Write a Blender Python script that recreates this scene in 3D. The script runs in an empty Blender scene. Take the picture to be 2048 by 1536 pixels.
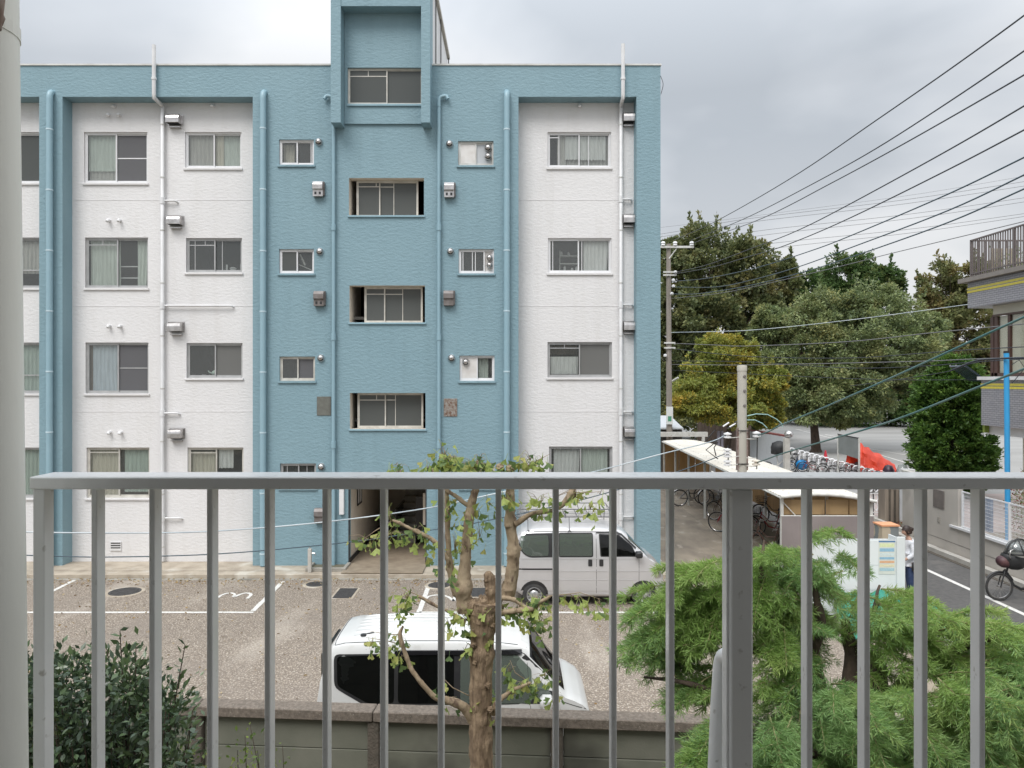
import bpy, bmesh, math, random
import numpy as np
from mathutils import Vector, Matrix, noise as mnoise
random.seed(7); np.random.seed(7)
SC = bpy.context.scene
COL = SC.collection
PI = math.pi

# ------------------------------------------------------------------ camera, sky, sun, exposure
EYE = 5.1
cam_d = bpy.data.cameras.new('camera')
cam = bpy.data.objects.new('camera', cam_d); COL.objects.link(cam)
cam.location = (0, 0, EYE); cam.rotation_euler = (math.radians(90), 0, 0)
cam_d.sensor_width = 36; cam_d.lens = 26.37; cam_d.shift_y = -0.0039
cam_d.clip_start = 0.05; cam_d.clip_end = 3000
SC.camera = cam

SUN_EL, SUN_AZ = math.radians(52), math.radians(-28)     # soft light through cloud, from behind the viewer and a little left
world = bpy.data.worlds.new('World'); SC.world = world; world.use_nodes = True
wn, wl = world.node_tree.nodes, world.node_tree.links
wn.clear()
w_out = wn.new('ShaderNodeOutputWorld'); w_bg = wn.new('ShaderNodeBackground')
sky = wn.new('ShaderNodeTexSky'); sky.sky_type = 'NISHITA'; sky.sun_disc = False
sky.sun_elevation = SUN_EL; sky.sun_rotation = math.radians(180) + SUN_AZ
sky.air_density = 1.0; sky.dust_density = 3.0
w_bg.inputs['Strength'].default_value = 0.10
tc = wn.new('ShaderNodeTexCoord')
# cloud layer: direction projected on a flat cloud deck, so the cloud banks flatten toward the horizon
sep = wn.new('ShaderNodeSeparateXYZ'); wl.new(tc.outputs['Generated'], sep.inputs[0])
def wmath(op, a, b=None, clamp=False):
    n = wn.new('ShaderNodeMath'); n.operation = op; n.use_clamp = clamp
    for i, v in enumerate((a, b)):
        if v is None: continue
        if isinstance(v, (int, float)): n.inputs[i].default_value = v
        else: wl.new(v, n.inputs[i])
    return n.outputs[0]
zz = wmath('ADD', wmath('MAXIMUM', sep.outputs['Z'], 0.0), 0.28)
dx = wmath('DIVIDE', sep.outputs['X'], zz); dy = wmath('DIVIDE', sep.outputs['Y'], zz)
comb = wn.new('ShaderNodeCombineXYZ'); wl.new(dx, comb.inputs[0]); wl.new(dy, comb.inputs[1])
comb.inputs[2].default_value = 8.1
n1 = wn.new('ShaderNodeTexNoise'); n1.inputs['Scale'].default_value = 1.5; n1.inputs['Detail'].default_value = 5.0
n1.inputs['Roughness'].default_value = 0.42; n1.inputs['Distortion'].default_value = 0.25
wl.new(comb.outputs[0], n1.inputs['Vector'])
ramp = wn.new('ShaderNodeValToRGB')
ramp.color_ramp.elements[0].position = 0.38; ramp.color_ramp.elements[0].color = (3.9, 4.18, 4.5, 1)
ramp.color_ramp.elements[1].position = 0.60; ramp.color_ramp.elements[1].color = (6.5, 6.6, 6.7, 1)
e = ramp.color_ramp.elements.new(0.475); e.color = (4.85, 5.1, 5.4, 1)
wl.new(n1.outputs['Fac'], ramp.inputs[0])
# overcast sky: brighter toward the zenith, evenly all round
up = wn.new('ShaderNodeMapRange'); up.inputs['From Min'].default_value = 0.35; up.inputs['From Max'].default_value = 1.0
up.inputs['To Min'].default_value = 1.0; up.inputs['To Max'].default_value = 3.3
wl.new(sep.outputs['Z'], up.inputs['Value'])
mulc = wn.new('ShaderNodeMixRGB'); mulc.blend_type = 'MULTIPLY'; mulc.inputs[0].default_value = 1.0
wl.new(ramp.outputs[0], mulc.inputs[1]); wl.new(up.outputs[0], mulc.inputs[2])
hz = wn.new('ShaderNodeMapRange'); hz.inputs['From Min'].default_value = 0.30; hz.inputs['From Max'].default_value = 0.02
hz.inputs['To Min'].default_value = 0.0; hz.inputs['To Max'].default_value = 0.75; wl.new(sep.outputs['Z'], hz.inputs['Value'])
hmix = wn.new('ShaderNodeMixRGB'); hmix.inputs[2].default_value = (5.75, 5.7, 5.7, 1)
wl.new(hz.outputs[0], hmix.inputs[0]); wl.new(mulc.outputs[0], hmix.inputs[1])
smix = wn.new('ShaderNodeMixRGB'); smix.inputs[0].default_value = 0.90
wl.new(sky.outputs[0], smix.inputs[1]); wl.new(hmix.outputs[0], smix.inputs[2])
wl.new(smix.outputs[0], w_bg.inputs['Color']); wl.new(w_bg.outputs[0], w_out.inputs['Surface'])

sun_d = bpy.data.lights.new('sun', 'SUN'); sun_d.energy = 1.5; sun_d.angle = math.radians(28)
sun_d.color = (1.0, 0.975, 0.94)
sun = bpy.data.objects.new('sun', sun_d); COL.objects.link(sun)
sd = Vector((math.sin(SUN_AZ)*math.cos(SUN_EL), -math.cos(SUN_AZ)*math.cos(SUN_EL), math.sin(SUN_EL)))
sun.rotation_euler = sd.to_track_quat('Z', 'Y').to_euler(); sun.location = (0, -5, 30)
vs = SC.view_settings
vs.view_transform = 'Standard'; vs.look = 'None'; vs.gamma = 1.0; vs.exposure = 0.48; vs.use_curve_mapping = False
SC.render.engine = 'CYCLES'
SC.cycles.use_denoising = True
SC.cycles.max_bounces = 8; SC.cycles.transparent_max_bounces = 24
SC.cycles.diffuse_bounces = 4; SC.cycles.glossy_bounces = 3
SC.cycles.caustics_reflective = False; SC.cycles.caustics_refractive = False

# ------------------------------------------------------------------ materials
MATS = {}
def pmat(name, c1, c2=None, scale=6.0, rough=0.7, bump=0.0, bscale=None, stretch=(1, 1, 1), metal=0.0, coat=0.0,
         detail=4.0, spec=0.5, lo=0.35, hi=0.65, c3=None, s3=1.0, f3=0.5, transl=0.0, bdist=0.02, alpha=1.0, f3w=0.12):
    if name in MATS: return MATS[name]
    m = bpy.data.materials.new(name); m.use_nodes = True
    nt = m.node_tree; N, L = nt.nodes, nt.links
    b = N['Principled BSDF']
    b.inputs['Roughness'].default_value = rough; b.inputs['Metallic'].default_value = metal
    b.inputs['Specular IOR Level'].default_value = spec
    if coat: b.inputs['Coat Weight'].default_value = coat; b.inputs['Coat Roughness'].default_value = 0.08
    tcn = N.new('ShaderNodeTexCoord'); mp = N.new('ShaderNodeMapping'); mp.inputs['Scale'].default_value = stretch
    L.new(tcn.outputs['Object'], mp.inputs[0])
    c2 = c2 or tuple(x*0.9 for x in c1)
    nz = N.new('ShaderNodeTexNoise'); nz.inputs['Scale'].default_value = scale; nz.inputs['Detail'].default_value = detail
    L.new(mp.outputs[0], nz.inputs['Vector'])
    r = N.new('ShaderNodeValToRGB'); r.color_ramp.elements[0].position = lo; r.color_ramp.elements[1].position = hi
    r.color_ramp.elements[0].color = (*c1, 1); r.color_ramp.elements[1].color = (*c2, 1)
    L.new(nz.outputs['Fac'], r.inputs[0]); out = r.outputs[0]
    if c3:
        n3 = N.new('ShaderNodeTexNoise'); n3.inputs['Scale'].default_value = s3; n3.inputs['Detail'].default_value = 3
        L.new(mp.outputs[0], n3.inputs['Vector'])
        mr = N.new('ShaderNodeMapRange'); mr.inputs['From Min'].default_value = f3; mr.inputs['From Max'].default_value = f3 + f3w
        L.new(n3.outputs['Fac'], mr.inputs['Value'])
        mx = N.new('ShaderNodeMixRGB'); mx.inputs[2].default_value = (*c3, 1)
        L.new(mr.outputs[0], mx.inputs[0]); L.new(out, mx.inputs[1]); out = mx.outputs[0]
    L.new(out, b.inputs['Base Color'])
    if bump:
        nb = N.new('ShaderNodeTexNoise'); nb.inputs['Scale'].default_value = bscale or scale*4; nb.inputs['Detail'].default_value = 5
        L.new(mp.outputs[0], nb.inputs['Vector'])
        bp = N.new('ShaderNodeBump'); bp.inputs['Strength'].default_value = bump; bp.inputs['Distance'].default_value = bdist
        L.new(nb.outputs['Fac'], bp.inputs['Height']); L.new(bp.outputs[0], b.inputs['Normal'])
    if transl:
        tr = N.new('ShaderNodeBsdfTranslucent'); L.new(out, tr.inputs['Color'])
        mxs = N.new('ShaderNodeMixShader'); mxs.inputs[0].default_value = transl
        L.new(b.outputs[0], mxs.inputs[1]); L.new(tr.outputs[0], mxs.inputs[2])
        L.new(mxs.outputs[0], N['Material Output'].inputs['Surface'])
    if alpha < 1:
        tp = N.new('ShaderNodeBsdfTransparent'); mxs = N.new('ShaderNodeMixShader'); mxs.inputs[0].default_value = alpha
        L.new(tp.outputs[0], mxs.inputs[1]); L.new(b.outputs[0], mxs.inputs[2])
        L.new(mxs.outputs[0], N['Material Output'].inputs['Surface'])
    MATS[name] = m
    return m

def glassmat(name, tint, body=0.0, bodycol=(0.3, 0.3, 0.3), rough=0.02, refl=1.0):
    """sheet glass: fresnel reflection over a tinted clear (or partly frosted) body"""
    m = bpy.data.materials.new(name); m.use_nodes = True
    nt = m.node_tree; N, L = nt.nodes, nt.links; N.remove(N['Principled BSDF'])
    tp = N.new('ShaderNodeBsdfTransparent'); tp.inputs[0].default_value = (*tint, 1)
    df = N.new('ShaderNodeBsdfDiffuse'); df.inputs[0].default_value = (*bodycol, 1)
    gl = N.new('ShaderNodeBsdfGlossy'); gl.inputs['Roughness'].default_value = rough
    geo = N.new('ShaderNodeNewGeometry'); dt = N.new('ShaderNodeVectorMath'); dt.operation = 'DOT_PRODUCT'
    L.new(geo.outputs['Normal'], dt.inputs[0]); L.new(geo.outputs['Incoming'], dt.inputs[1])
    def mth(op, a, b=None):
        q = N.new('ShaderNodeMath'); q.operation = op
        for i_, v_ in enumerate((a, b)):
            if v_ is None: continue
            if isinstance(v_, float): q.inputs[i_].default_value = v_
            else: L.new(v_, q.inputs[i_])
        return q.outputs[0]
    # Schlick reflectance, the same from both sides of the sheet
    fr_o = mth('ADD', mth('MULTIPLY', mth('POWER', mth('SUBTRACT', 1.0, mth('ABSOLUTE', dt.outputs['Value'])), 5.0), 0.93), 0.045)
    nz = N.new('ShaderNodeTexNoise'); nz.inputs['Scale'].default_value = 1.7
    tcn = N.new('ShaderNodeTexCoord'); L.new(tcn.outputs['Object'], nz.inputs['Vector'])
    bp = N.new('ShaderNodeBump'); bp.inputs['Strength'].default_value = 0.06; bp.inputs['Distance'].default_value = 0.05
    L.new(nz.outputs['Fac'], bp.inputs['Height']); L.new(bp.outputs[0], gl.inputs['Normal'])
    m1 = N.new('ShaderNodeMixShader'); m1.inputs[0].default_value = body
    m2 = N.new('ShaderNodeMixShader')
    mu = N.new('ShaderNodeMath'); mu.operation = 'MULTIPLY'; mu.inputs[1].default_value = refl; mu.use_clamp = True
    L.new(fr_o, mu.inputs[0]); L.new(mu.outputs[0], m2.inputs[0])
    L.new(tp.outputs[0], m1.inputs[1]); L.new(df.outputs[0], m1.inputs[2])
    L.new(m1.outputs[0], m2.inputs[1]); L.new(gl.outputs[0], m2.inputs[2])
    L.new(m2.outputs[0], N['Material Output'].inputs['Surface'])
    return m

BLUE = (0.165, 0.325, 0.405)
M = {}
def stucco(name, c1, c2, c3, stren=0.34):
    m = bpy.data.materials.new(name); m.use_nodes = True
    N, L = m.node_tree.nodes, m.node_tree.links; b = N['Principled BSDF']; b.inputs['Roughness'].default_value = 0.62
    t = N.new('ShaderNodeTexCoord')
    def nz(scale, st, det=4):
        mp = N.new('ShaderNodeMapping'); mp.inputs['Scale'].default_value = st; L.new(t.outputs['Object'], mp.inputs[0])
        n = N.new('ShaderNodeTexNoise'); n.inputs['Scale'].default_value = scale; n.inputs['Detail'].default_value = det
        n.inputs['Distortion'].default_value = 0.25
        L.new(mp.outputs[0], n.inputs['Vector']); return n.outputs['Fac']
    big = nz(0.55, (1, 1, 1)); streak = nz(1.6, (2.4, 2.4, 0.22)); trowel = nz(9.0, (1.0, 1.0, 1.9), 6); grain = nz(34.0, (1, 1, 1.5), 3)
    r = N.new('ShaderNodeValToRGB'); r.color_ramp.elements[0].position = 0.3; r.color_ramp.elements[1].position = 0.7
    r.color_ramp.elements[0].color = (*c1, 1); r.color_ramp.elements[1].color = (*c2, 1); L.new(big, r.inputs[0])
    mr = N.new('ShaderNodeMapRange'); mr.inputs['From Min'].default_value = 0.50; mr.inputs['From Max'].default_value = 0.72
    mr.inputs['To Max'].default_value = 0.28; L.new(streak, mr.inputs['Value'])
    mx = N.new('ShaderNodeMixRGB'); mx.inputs[2].default_value = (*c3, 1); L.new(mr.outputs[0], mx.inputs[0]); L.new(r.outputs[0], mx.inputs[1])
    L.new(mx.outputs[0], b.inputs['Base Color'])
    ad = N.new('ShaderNodeMath'); ad.operation = 'MULTIPLY_ADD'; ad.inputs[1].default_value = 0.45
    L.new(grain, ad.inputs[0]); L.new(trowel, ad.inputs[2])
    bp = N.new('ShaderNodeBump'); bp.inputs['Strength'].default_value = stren; bp.inputs['Distance'].default_value = 0.05
    L.new(ad.outputs[0], bp.inputs['Height']); L.new(bp.outputs[0], b.inputs['Normal'])
    return m
M['blue'] = stucco('blue_stucco', (0.205, 0.322, 0.373), (0.222, 0.342, 0.393), (0.17, 0.268, 0.305))
M['white'] = stucco('white_stucco', (0.70, 0.69, 0.69), (0.74, 0.73, 0.73), (0.61, 0.595, 0.57), 0.27)
M['bluepaint'] = pmat('blue_gloss_paint', (0.25, 0.39, 0.455), (0.27, 0.41, 0.475), 3, rough=0.4)
M['ring'] = pmat('pale_pipe_ring', (0.55, 0.68, 0.74), rough=0.4)
M['whitepaint'] = pmat('white_gloss_paint', (0.74, 0.74, 0.75), (0.66, 0.66, 0.66), 2.5, rough=0.42)
M['whitedull'] = pmat('white_weathered_paint', (0.66, 0.66, 0.64), (0.5, 0.49, 0.46), 2.2, rough=0.6)
M['alu'] = pmat('window_aluminium', (0.50, 0.50, 0.50), (0.42, 0.42, 0.42), 4, rough=0.42, metal=0.35)
M['aluw'] = pmat('window_white_aluminium', (0.78, 0.78, 0.79), (0.72, 0.72, 0.73), 4, rough=0.4)
M['alub'] = pmat('window_cream_frame', (0.62, 0.60, 0.55), (0.5, 0.48, 0.43), 5, rough=0.5)
M['chrome'] = pmat('stainless_steel', (0.62, 0.60, 0.59), (0.45, 0.43, 0.42), 9, rough=0.28, metal=0.9)
M['rusty'] = pmat('rusty_steel', (0.36, 0.35, 0.33), (0.22, 0.16, 0.12), 11, rough=0.6, metal=0.3, c3=(0.17, 0.10, 0.07), s3=14, f3=0.52)
M['hoodbrown'] = pmat('brown_vent_metal', (0.22, 0.20, 0.195), (0.17, 0.15, 0.14), 8, rough=0.5, metal=0.3)
M['plate'] = pmat('grey_olive_plate', (0.155, 0.16, 0.14), (0.12, 0.12, 0.105), 9, rough=0.6)
M['glass'] = glassmat('clear_glass', (0.93, 0.945, 0.935), 0.10, (0.31, 0.325, 0.32), 0.02, 1.3)
M['frost'] = glassmat('frosted_glass', (0.5, 0.52, 0.5), 0.85, (0.105, 0.112, 0.108), 0.2, 0.7)
M['frostw'] = glassmat('pale_frosted_glass', (0.6, 0.6, 0.6), 0.6, (0.24, 0.24, 0.23), 0.2, 0.8)
M['screen'] = glassmat('insect_screen', (0.9, 0.9, 0.9), 0.6, (0.19, 0.19, 0.20), 0.5, 0.15)
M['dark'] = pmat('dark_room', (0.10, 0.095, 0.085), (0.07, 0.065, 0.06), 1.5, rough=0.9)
M['slab'] = pmat('room_slab', (0.3, 0.29, 0.27), rough=0.9)
def cloth(name, c, tr=0.08): return pmat(name, c, tuple(x*0.86 for x in c), 14, rough=0.9, stretch=(1, 1, 0.15), transl=tr)
M['c_sage'] = cloth('sage_curtain', (0.70, 0.76, 0.70)); M['c_beige'] = cloth('beige_curtain', (0.72, 0.67, 0.56))
M['c_blue'] = cloth('pale_blue_curtain', (0.66, 0.74, 0.82)); M['c_white'] = cloth('white_lace_curtain', (0.85, 0.85, 0.84))
M['c_grey'] = cloth('grey_curtain', (0.60, 0.58, 0.55)); M['c_cream'] = cloth('cream_blind', (0.80, 0.72, 0.48), 0.2)
M['c_brown'] = cloth('brown_curtain', (0.30, 0.23, 0.17)); M['c_green'] = cloth('green_curtain', (0.52, 0.62, 0.56))
M['board'] = pmat('white_board_panel', (0.70, 0.68, 0.66), (0.60, 0.57, 0.54), 5, rough=0.55)
M['boardg'] = pmat('grey_board_panel', (0.50, 0.52, 0.54), (0.46, 0.48, 0.5), 5, rough=0.5)
M['black'] = pmat('black_rubber', (0.018, 0.018, 0.02), (0.03, 0.03, 0.03), 6, rough=0.6)
M['blackgloss'] = pmat('black_gloss', (0.012, 0.012, 0.014), rough=0.12)
M['railing'] = pmat('grey_railing_paint', (0.78, 0.785, 0.79), (0.72, 0.72, 0.715), 3.0, rough=0.36, coat=0.25, bump=0.12, bscale=90, c3=(0.40, 0.38, 0.35), s3=38, f3=0.66, bdist=0.002)
M['pipegrey'] = pmat('grey_beige_pipe', (0.82, 0.82, 0.76), (0.76, 0.755, 0.70), 2.2, rough=0.5, bump=0.25, bscale=40, bdist=0.003, stretch=(1, 1, 0.35), c3=(0.66, 0.64, 0.58), s3=2.5, f3=0.62)
M['concrete'] = pmat('grey_concrete', (0.36, 0.34, 0.30), (0.27, 0.255, 0.225), 3.5, rough=0.85, bump=0.5, bscale=30, c3=(0.20, 0.19, 0.165), s3=1.6, f3=0.56)
M['concretel'] = pmat('pale_concrete', (0.52, 0.50, 0.46), (0.44, 0.42, 0.38), 3.0, rough=0.85, bump=0.3, bscale=30, c3=(0.36, 0.34, 0.31), s3=1.3, f3=0.6)
M['fencepanel'] = pmat('mossy_concrete_panel', (0.175, 0.175, 0.14), (0.135, 0.14, 0.108), 2.2, rough=0.88, bump=0.35, bscale=45, c3=(0.085, 0.085, 0.068), s3=1.2, f3=0.58, bdist=0.006)
M['fencecap'] = pmat('dark_pebbly_cap', (0.20, 0.165, 0.135), (0.125, 0.105, 0.085), 28, rough=0.9, bump=0.8, bscale=70, c3=(0.30, 0.27, 0.23), s3=55, f3=0.62, bdist=0.006)
M['fencepost'] = pmat('dark_concrete_post', (0.12, 0.10, 0.08), (0.085, 0.075, 0.06), 9, rough=0.9, bump=0.6, bscale=50)
M['bark'] = pmat('ginkgo_bark', (0.33, 0.24, 0.155), (0.16, 0.11, 0.07), 26, rough=0.9, bump=1.0, bscale=38, stretch=(1, 1, 0.22), c3=(0.36, 0.28, 0.19), s3=3, f3=0.55, bdist=0.03)
M['barkd'] = pmat('dark_bark', (0.105, 0.075, 0.055), (0.055, 0.04, 0.03), 16, rough=0.9, bump=0.9, bscale=30, stretch=(1, 1, 0.3), bdist=0.02)
M['barkp'] = pmat('pale_pruned_bark', (0.37, 0.29, 0.195), (0.27, 0.20, 0.13), 14, rough=0.85, bump=0.8, bscale=45, stretch=(1, 1, 0.5), c3=(0.13, 0.085, 0.06), s3=16, f3=0.58, bdist=0.01)
def leafm(name, a, b, c3=None, s=2.0, rough=0.5, tr=0.3, s3=0.5, f3=0.5, spec=0.4):
    return pmat(name, a, b, s, rough=rough, transl=tr, c3=c3, s3=s3, f3=f3, detail=2, lo=0.4, hi=0.6, spec=spec)
# ------------------------------------------------------------------ helpers
def P(px, py, D):
    """the point of the place seen at photo position (px, py) at distance D ahead of the eye"""
    return Vector(((px-1024)/1500*D, D, EYE-(py-760)/1500*D))

class MB:
    def __init__(s): s.v = []; s.f = []; s.m = []
    def add(s, vs, fs, mi=0):
        o = len(s.v); s.v += [tuple(v) for v in vs]; s.f += [tuple(i+o for i in f) for f in fs]; s.m += [mi]*len(fs); return s
    def box(s, x0, x1, y0, y1, z0, z1, mi=0):
        vs = [(x0,y0,z0),(x1,y0,z0),(x1,y1,z0),(x0,y1,z0),(x0,y0,z1),(x1,y0,z1),(x1,y1,z1),(x0,y1,z1)]
        return s.add(vs, [(0,3,2,1),(4,5,6,7),(0,1,5,4),(1,2,6,5),(2,3,7,6),(3,0,4,7)], mi)
    def obox(s, c, ax, ay, az, mi=0):
        c = Vector(c); ax = Vector(ax); ay = Vector(ay); az = Vector(az); vs = []
        for k in (-1, 1):
            for a, b in ((-1,-1),(1,-1),(1,1),(-1,1)): vs.append(c + ax*a + ay*b + az*k)
        return s.add(vs, [(0,3,2,1),(4,5,6,7),(0,1,5,4),(1,2,6,5),(2,3,7,6),(3,0,4,7)], mi)
    def tube(s, pts, r, n=8, mi=0, caps=True, closed=False):
        pts = [Vector(p) for p in pts]; rs = r if isinstance(r, (list, tuple)) else [r]*len(pts)
        base = len(s.v); prev = None; k = len(pts)
        for i, p in enumerate(pts):
            if closed: d = pts[(i+1) % k] - pts[i-1]
            else: d = pts[min(i+1, k-1)] - pts[max(i-1, 0)]
            if d.length < 1e-9: d = Vector((0, 0, 1))
            d.normalize()
            if prev is None:
                a = Vector((0, 0, 1)) if abs(d.z) < 0.9 else Vector((1, 0, 0))
                u = d.cross(a).normalized()
            else: u = (prev - d*prev.dot(d)).normalized() if (prev - d*prev.dot(d)).length > 1e-6 else prev
            prev = u; w = d.cross(u)
            for j in range(n):
                t = 2*PI*j/n; q = p + (u*math.cos(t) + w*math.sin(t))*rs[i]; s.v.append(tuple(q))
        m = k if closed else k-1
        for i in range(m):
            i2 = (i+1) % k
            for j in range(n):
                j2 = (j+1) % n
                s.f.append((base+i*n+j, base+i*n+j2, base+i2*n+j2, base+i2*n+j)); s.m.append(mi)
        if caps and not closed:
            s.f.append(tuple(base+j for j in reversed(range(n)))); s.m.append(mi)
            s.f.append(tuple(base+(k-1)*n+j for j in range(n))); s.m.append(mi)
        return s
    def cyl(s, a, b, r, n=12, mi=0, r2=None): return s.tube([a, b], [r, r if r2 is None else r2], n, mi)
    def lathe(s, c, prof, n=16, mi=0, axis='Z'):
        """prof: list of (radius, height along axis)"""
        c = Vector(c); base = len(s.v)
        for r, h in prof:
            for j in range(n):
                t = 2*PI*j/n; a, b = r*math.cos(t), r*math.sin(t)
                q = {'Z': (a, b, h), 'Y': (a, h, b), 'X': (h, a, b)}[axis]
                s.v.append(tuple(c + Vector(q)))
        for i in range(len(prof)-1):
            for j in range(n):
                j2 = (j+1) % n
                s.f.append((base+i*n+j, base+i*n+j2, base+(i+1)*n+j2, base+(i+1)*n+j)); s.m.append(mi)
        return s
    def prism(s, poly, fn, mi=0):
        """poly: 2-D outline, fn(u, v, k) -> 3-D point, k = 0 / 1 the two ends"""
        n = len(poly); vs = [fn(u, v, 0) for u, v in poly] + [fn(u, v, 1) for u, v in poly]
        fs = [tuple(reversed(range(n))), tuple(range(n, 2*n))] + [(i, (i+1) % n, n+(i+1) % n, n+i) for i in range(n)]
        return s.add(vs, fs, mi)
    def mesh(s, name, mats, smooth=False, angle=None):
        me = bpy.data.meshes.new(name); me.from_pydata(s.v, [], s.f)
        for m in (mats if isinstance(mats, (list, tuple)) else [mats]): me.materials.append(m)
        if any(s.m): me.polygons.foreach_set('material_index', s.m)
        if smooth:
            me.polygons.foreach_set('use_smooth', [True]*len(s.f))
            if angle: me.set_sharp_from_angle(angle=math.radians(angle))
        me.update(); return me
    def build(s, name, mats, parent=None, smooth=False, angle=35, bevel=0.0, kind=None, label=None):
        me = s.mesh(name, mats, smooth, angle)
        bm = bmesh.new(); bm.from_mesh(me)
        if bevel:
            bmesh.ops.bevel(bm, geom=[e for e in bm.edges], offset=bevel, segments=1, affect='EDGES', clamp_overlap=True)
        bmesh.ops.recalc_face_normals(bm, faces=bm.faces); bm.to_mesh(me); bm.free()
        return link(name, me, parent, kind, label)

def link(name, me, parent=None, kind=None, label=None):
    o = bpy.data.objects.new(name, me); COL.objects.link(o)
    if parent is not None:
        o.parent = parent
        if parent.type == 'EMPTY' and not parent.get('_local'): o.location = -parent.location
    if kind: o['kind'] = kind
    if label: o['label'] = label
    return o
def tag(o, label=None, cat=None, group=None, kind=None):
    if label: o['label'] = label
    if cat: o['category'] = cat
    if group: o['group'] = group
    if kind: o['kind'] = kind
    return o
def thing(name, label, cat, loc=(0, 0, 0), group=None, rot=None):
    """an Empty at a thing's base; with rot its parts are built in local coordinates, else in world ones"""
    o = bpy.data.objects.new(name, None); COL.objects.link(o); o.location = loc; o.empty_display_size = 0.2
    if rot is not None: o['_local'] = 1; o.rotation_euler = (0, 0, rot)
    return tag(o, label, cat, group)
def copy_tree(o, parent=None):
    kids = [c for c in bpy.data.objects if c.parent == o]
    c = o.copy(); COL.objects.link(c)
    if parent is not None: c.parent = parent
    for k in kids: copy_tree(k, c)
    return c
def struct(mb, name, mat, smooth=False, **k):
    o = mb.build(name, mat, None, smooth, **k); o['kind'] = 'structure'; return o
def arc(p0, p1, p2, n=6):
    p0, p1, p2 = Vector(p0), Vector(p1), Vector(p2)
    return [p0*(1-t)**2 + p1*2*t*(1-t) + p2*t*t for t in [i/n for i in range(n+1)]]
def spline(pts, n=6):
    """Catmull-Rom through the points (tuples of any length)"""
    A = [np.array(p, float) for p in pts]; A = [2*A[0]-A[1]] + A + [2*A[-1]-A[-2]]; out = []
    for i in range(1, len(A)-2):
        for k in range(n):
            t = k/n
            out.append(0.5*((2*A[i]) + (-A[i-1]+A[i+1])*t + (2*A[i-1]-5*A[i]+4*A[i+1]-A[i+2])*t*t + (-A[i-1]+3*A[i]-3*A[i+1]+A[i+2])*t**3))
    out.append(A[-2]); return out

def wall_sheet(mb, x0, x1, z0, z1, y, holes, depth=0.14, mi=0, rmi=None):
    """a wall face at y looking toward -Y, with openings (x0,x1,z0,z1) and their reveals"""
    xs = sorted(set([x0, x1] + [h[0] for h in holes] + [h[1] for h in holes])); zs = sorted(set([z0, z1] + [h[2] for h in holes] + [h[3] for h in holes]))
    xs = [x for x in xs if x0-1e-6 <= x <= x1+1e-6]; zs = [z for z in zs if z0-1e-6 <= z <= z1+1e-6]
    for i in range(len(xs)-1):
        for j in range(len(zs)-1):
            cx, cz = (xs[i]+xs[i+1])/2, (zs[j]+zs[j+1])/2
            if any(h[0] < cx < h[1] and h[2] < cz < h[3] for h in holes): continue
            mb.add([(xs[i], y, zs[j]), (xs[i+1], y, zs[j]), (xs[i+1], y, zs[j+1]), (xs[i], y, zs[j+1])], [(0, 1, 2, 3)], mi)
    for hh in holes:
        a, b, c, d = hh[:4]; dd = hh[4] if len(hh) > 4 else depth; r = mi if rmi is None else rmi; r = hh[5] if len(hh) > 5 else r
        a, b = max(a, x0), min(b, x1)
        for q in ([(a,y,c),(a,y+dd,c),(a,y+dd,d),(a,y,d)], [(b,y,d),(b,y+dd,d),(b,y+dd,c),(b,y,c)], [(a,y,d),(a,y+dd,d),(b,y+dd,d),(b,y,d)], [(a,y+dd,c),(a,y,c),(b,y,c),(b,y+dd,c)]):
            mb.add(q, [(0, 1, 2, 3)], r)

def leaf_cloud(name, centers, dirs, size, mats, parent, kind='stuff', aspect=0.5, jitter=0.35, mats_idx=None, fold=0.15, label=None):
    """many leaves as folded quads, one mesh; centers (n,3), dirs (n,3) leaf axis"""
    n = len(centers); C = np.asarray(centers, float); Dv = np.asarray(dirs, float)
    Dv /= np.linalg.norm(Dv, axis=1, keepdims=True)+1e-9
    R = np.random.normal(size=(n, 3)); S = np.cross(Dv, R); S /= np.linalg.norm(S, axis=1, keepdims=True)+1e-9
    Nn = np.cross(Dv, S)
    sz = np.asarray(size if np.ndim(size) else np.full(n, size))*(1+jitter*(np.random.rand(n)*2-1)); sz = sz[:, None]
    v = np.empty((n, 4, 3)); v[:, 0] = C; v[:, 1] = C + Dv*sz*0.5 + S*sz*aspect*0.5 + Nn*sz*fold*0.5
    v[:, 2] = C + Dv*sz; v[:, 3] = C + Dv*sz*0.5 - S*sz*aspect*0.5 + Nn*sz*fold*0.5
    me = bpy.data.meshes.new(name); me.vertices.add(4*n); me.vertices.foreach_set('co', v.reshape(-1))
    base = (np.arange(n)*4)[:, None]
    tri = np.concatenate([base+np.array([0, 1, 2]), base+np.array([0, 2, 3])], axis=1).reshape(-1)
    me.loops.add(6*n); me.loops.foreach_set('vertex_index', tri)
    me.polygons.add(2*n); me.polygons.foreach_set('loop_start', np.arange(2*n)*3)
    me.polygons.foreach_set('loop_total', np.full(2*n, 3))
    for m in (mats if isinstance(mats, (list, tuple)) else [mats]): me.materials.append(m)
    if isinstance(mats, (list, tuple)) and len(mats) > 1:
        idx = np.random.randint(0, len(mats), n) if mats_idx is None else mats_idx
        me.polygons.foreach_set('material_index', np.repeat(idx, 2))
    me.update(); me.validate()
    return link(name, me, parent, kind, label)

def wire(name, pts, D0, D1, r, mat, label, cat='cable', group=None):
    """a cable through photo positions; its distance runs evenly from D0 to D1 (straight in space)"""
    sp = spline(pts, 6); x0, x1 = sp[0][0], sp[-1][0]
    q = []
    for p in sp:
        t = (p[0]-x0)/(x1-x0); inv = (1/D0)*(1-t) + (1/D1)*t; q.append(P(p[0], p[1], 1/inv))
    o = MB().tube(q, r, 5, 0).build(name, mat, None, True, None); return tag(o, label, cat, group)
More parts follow.
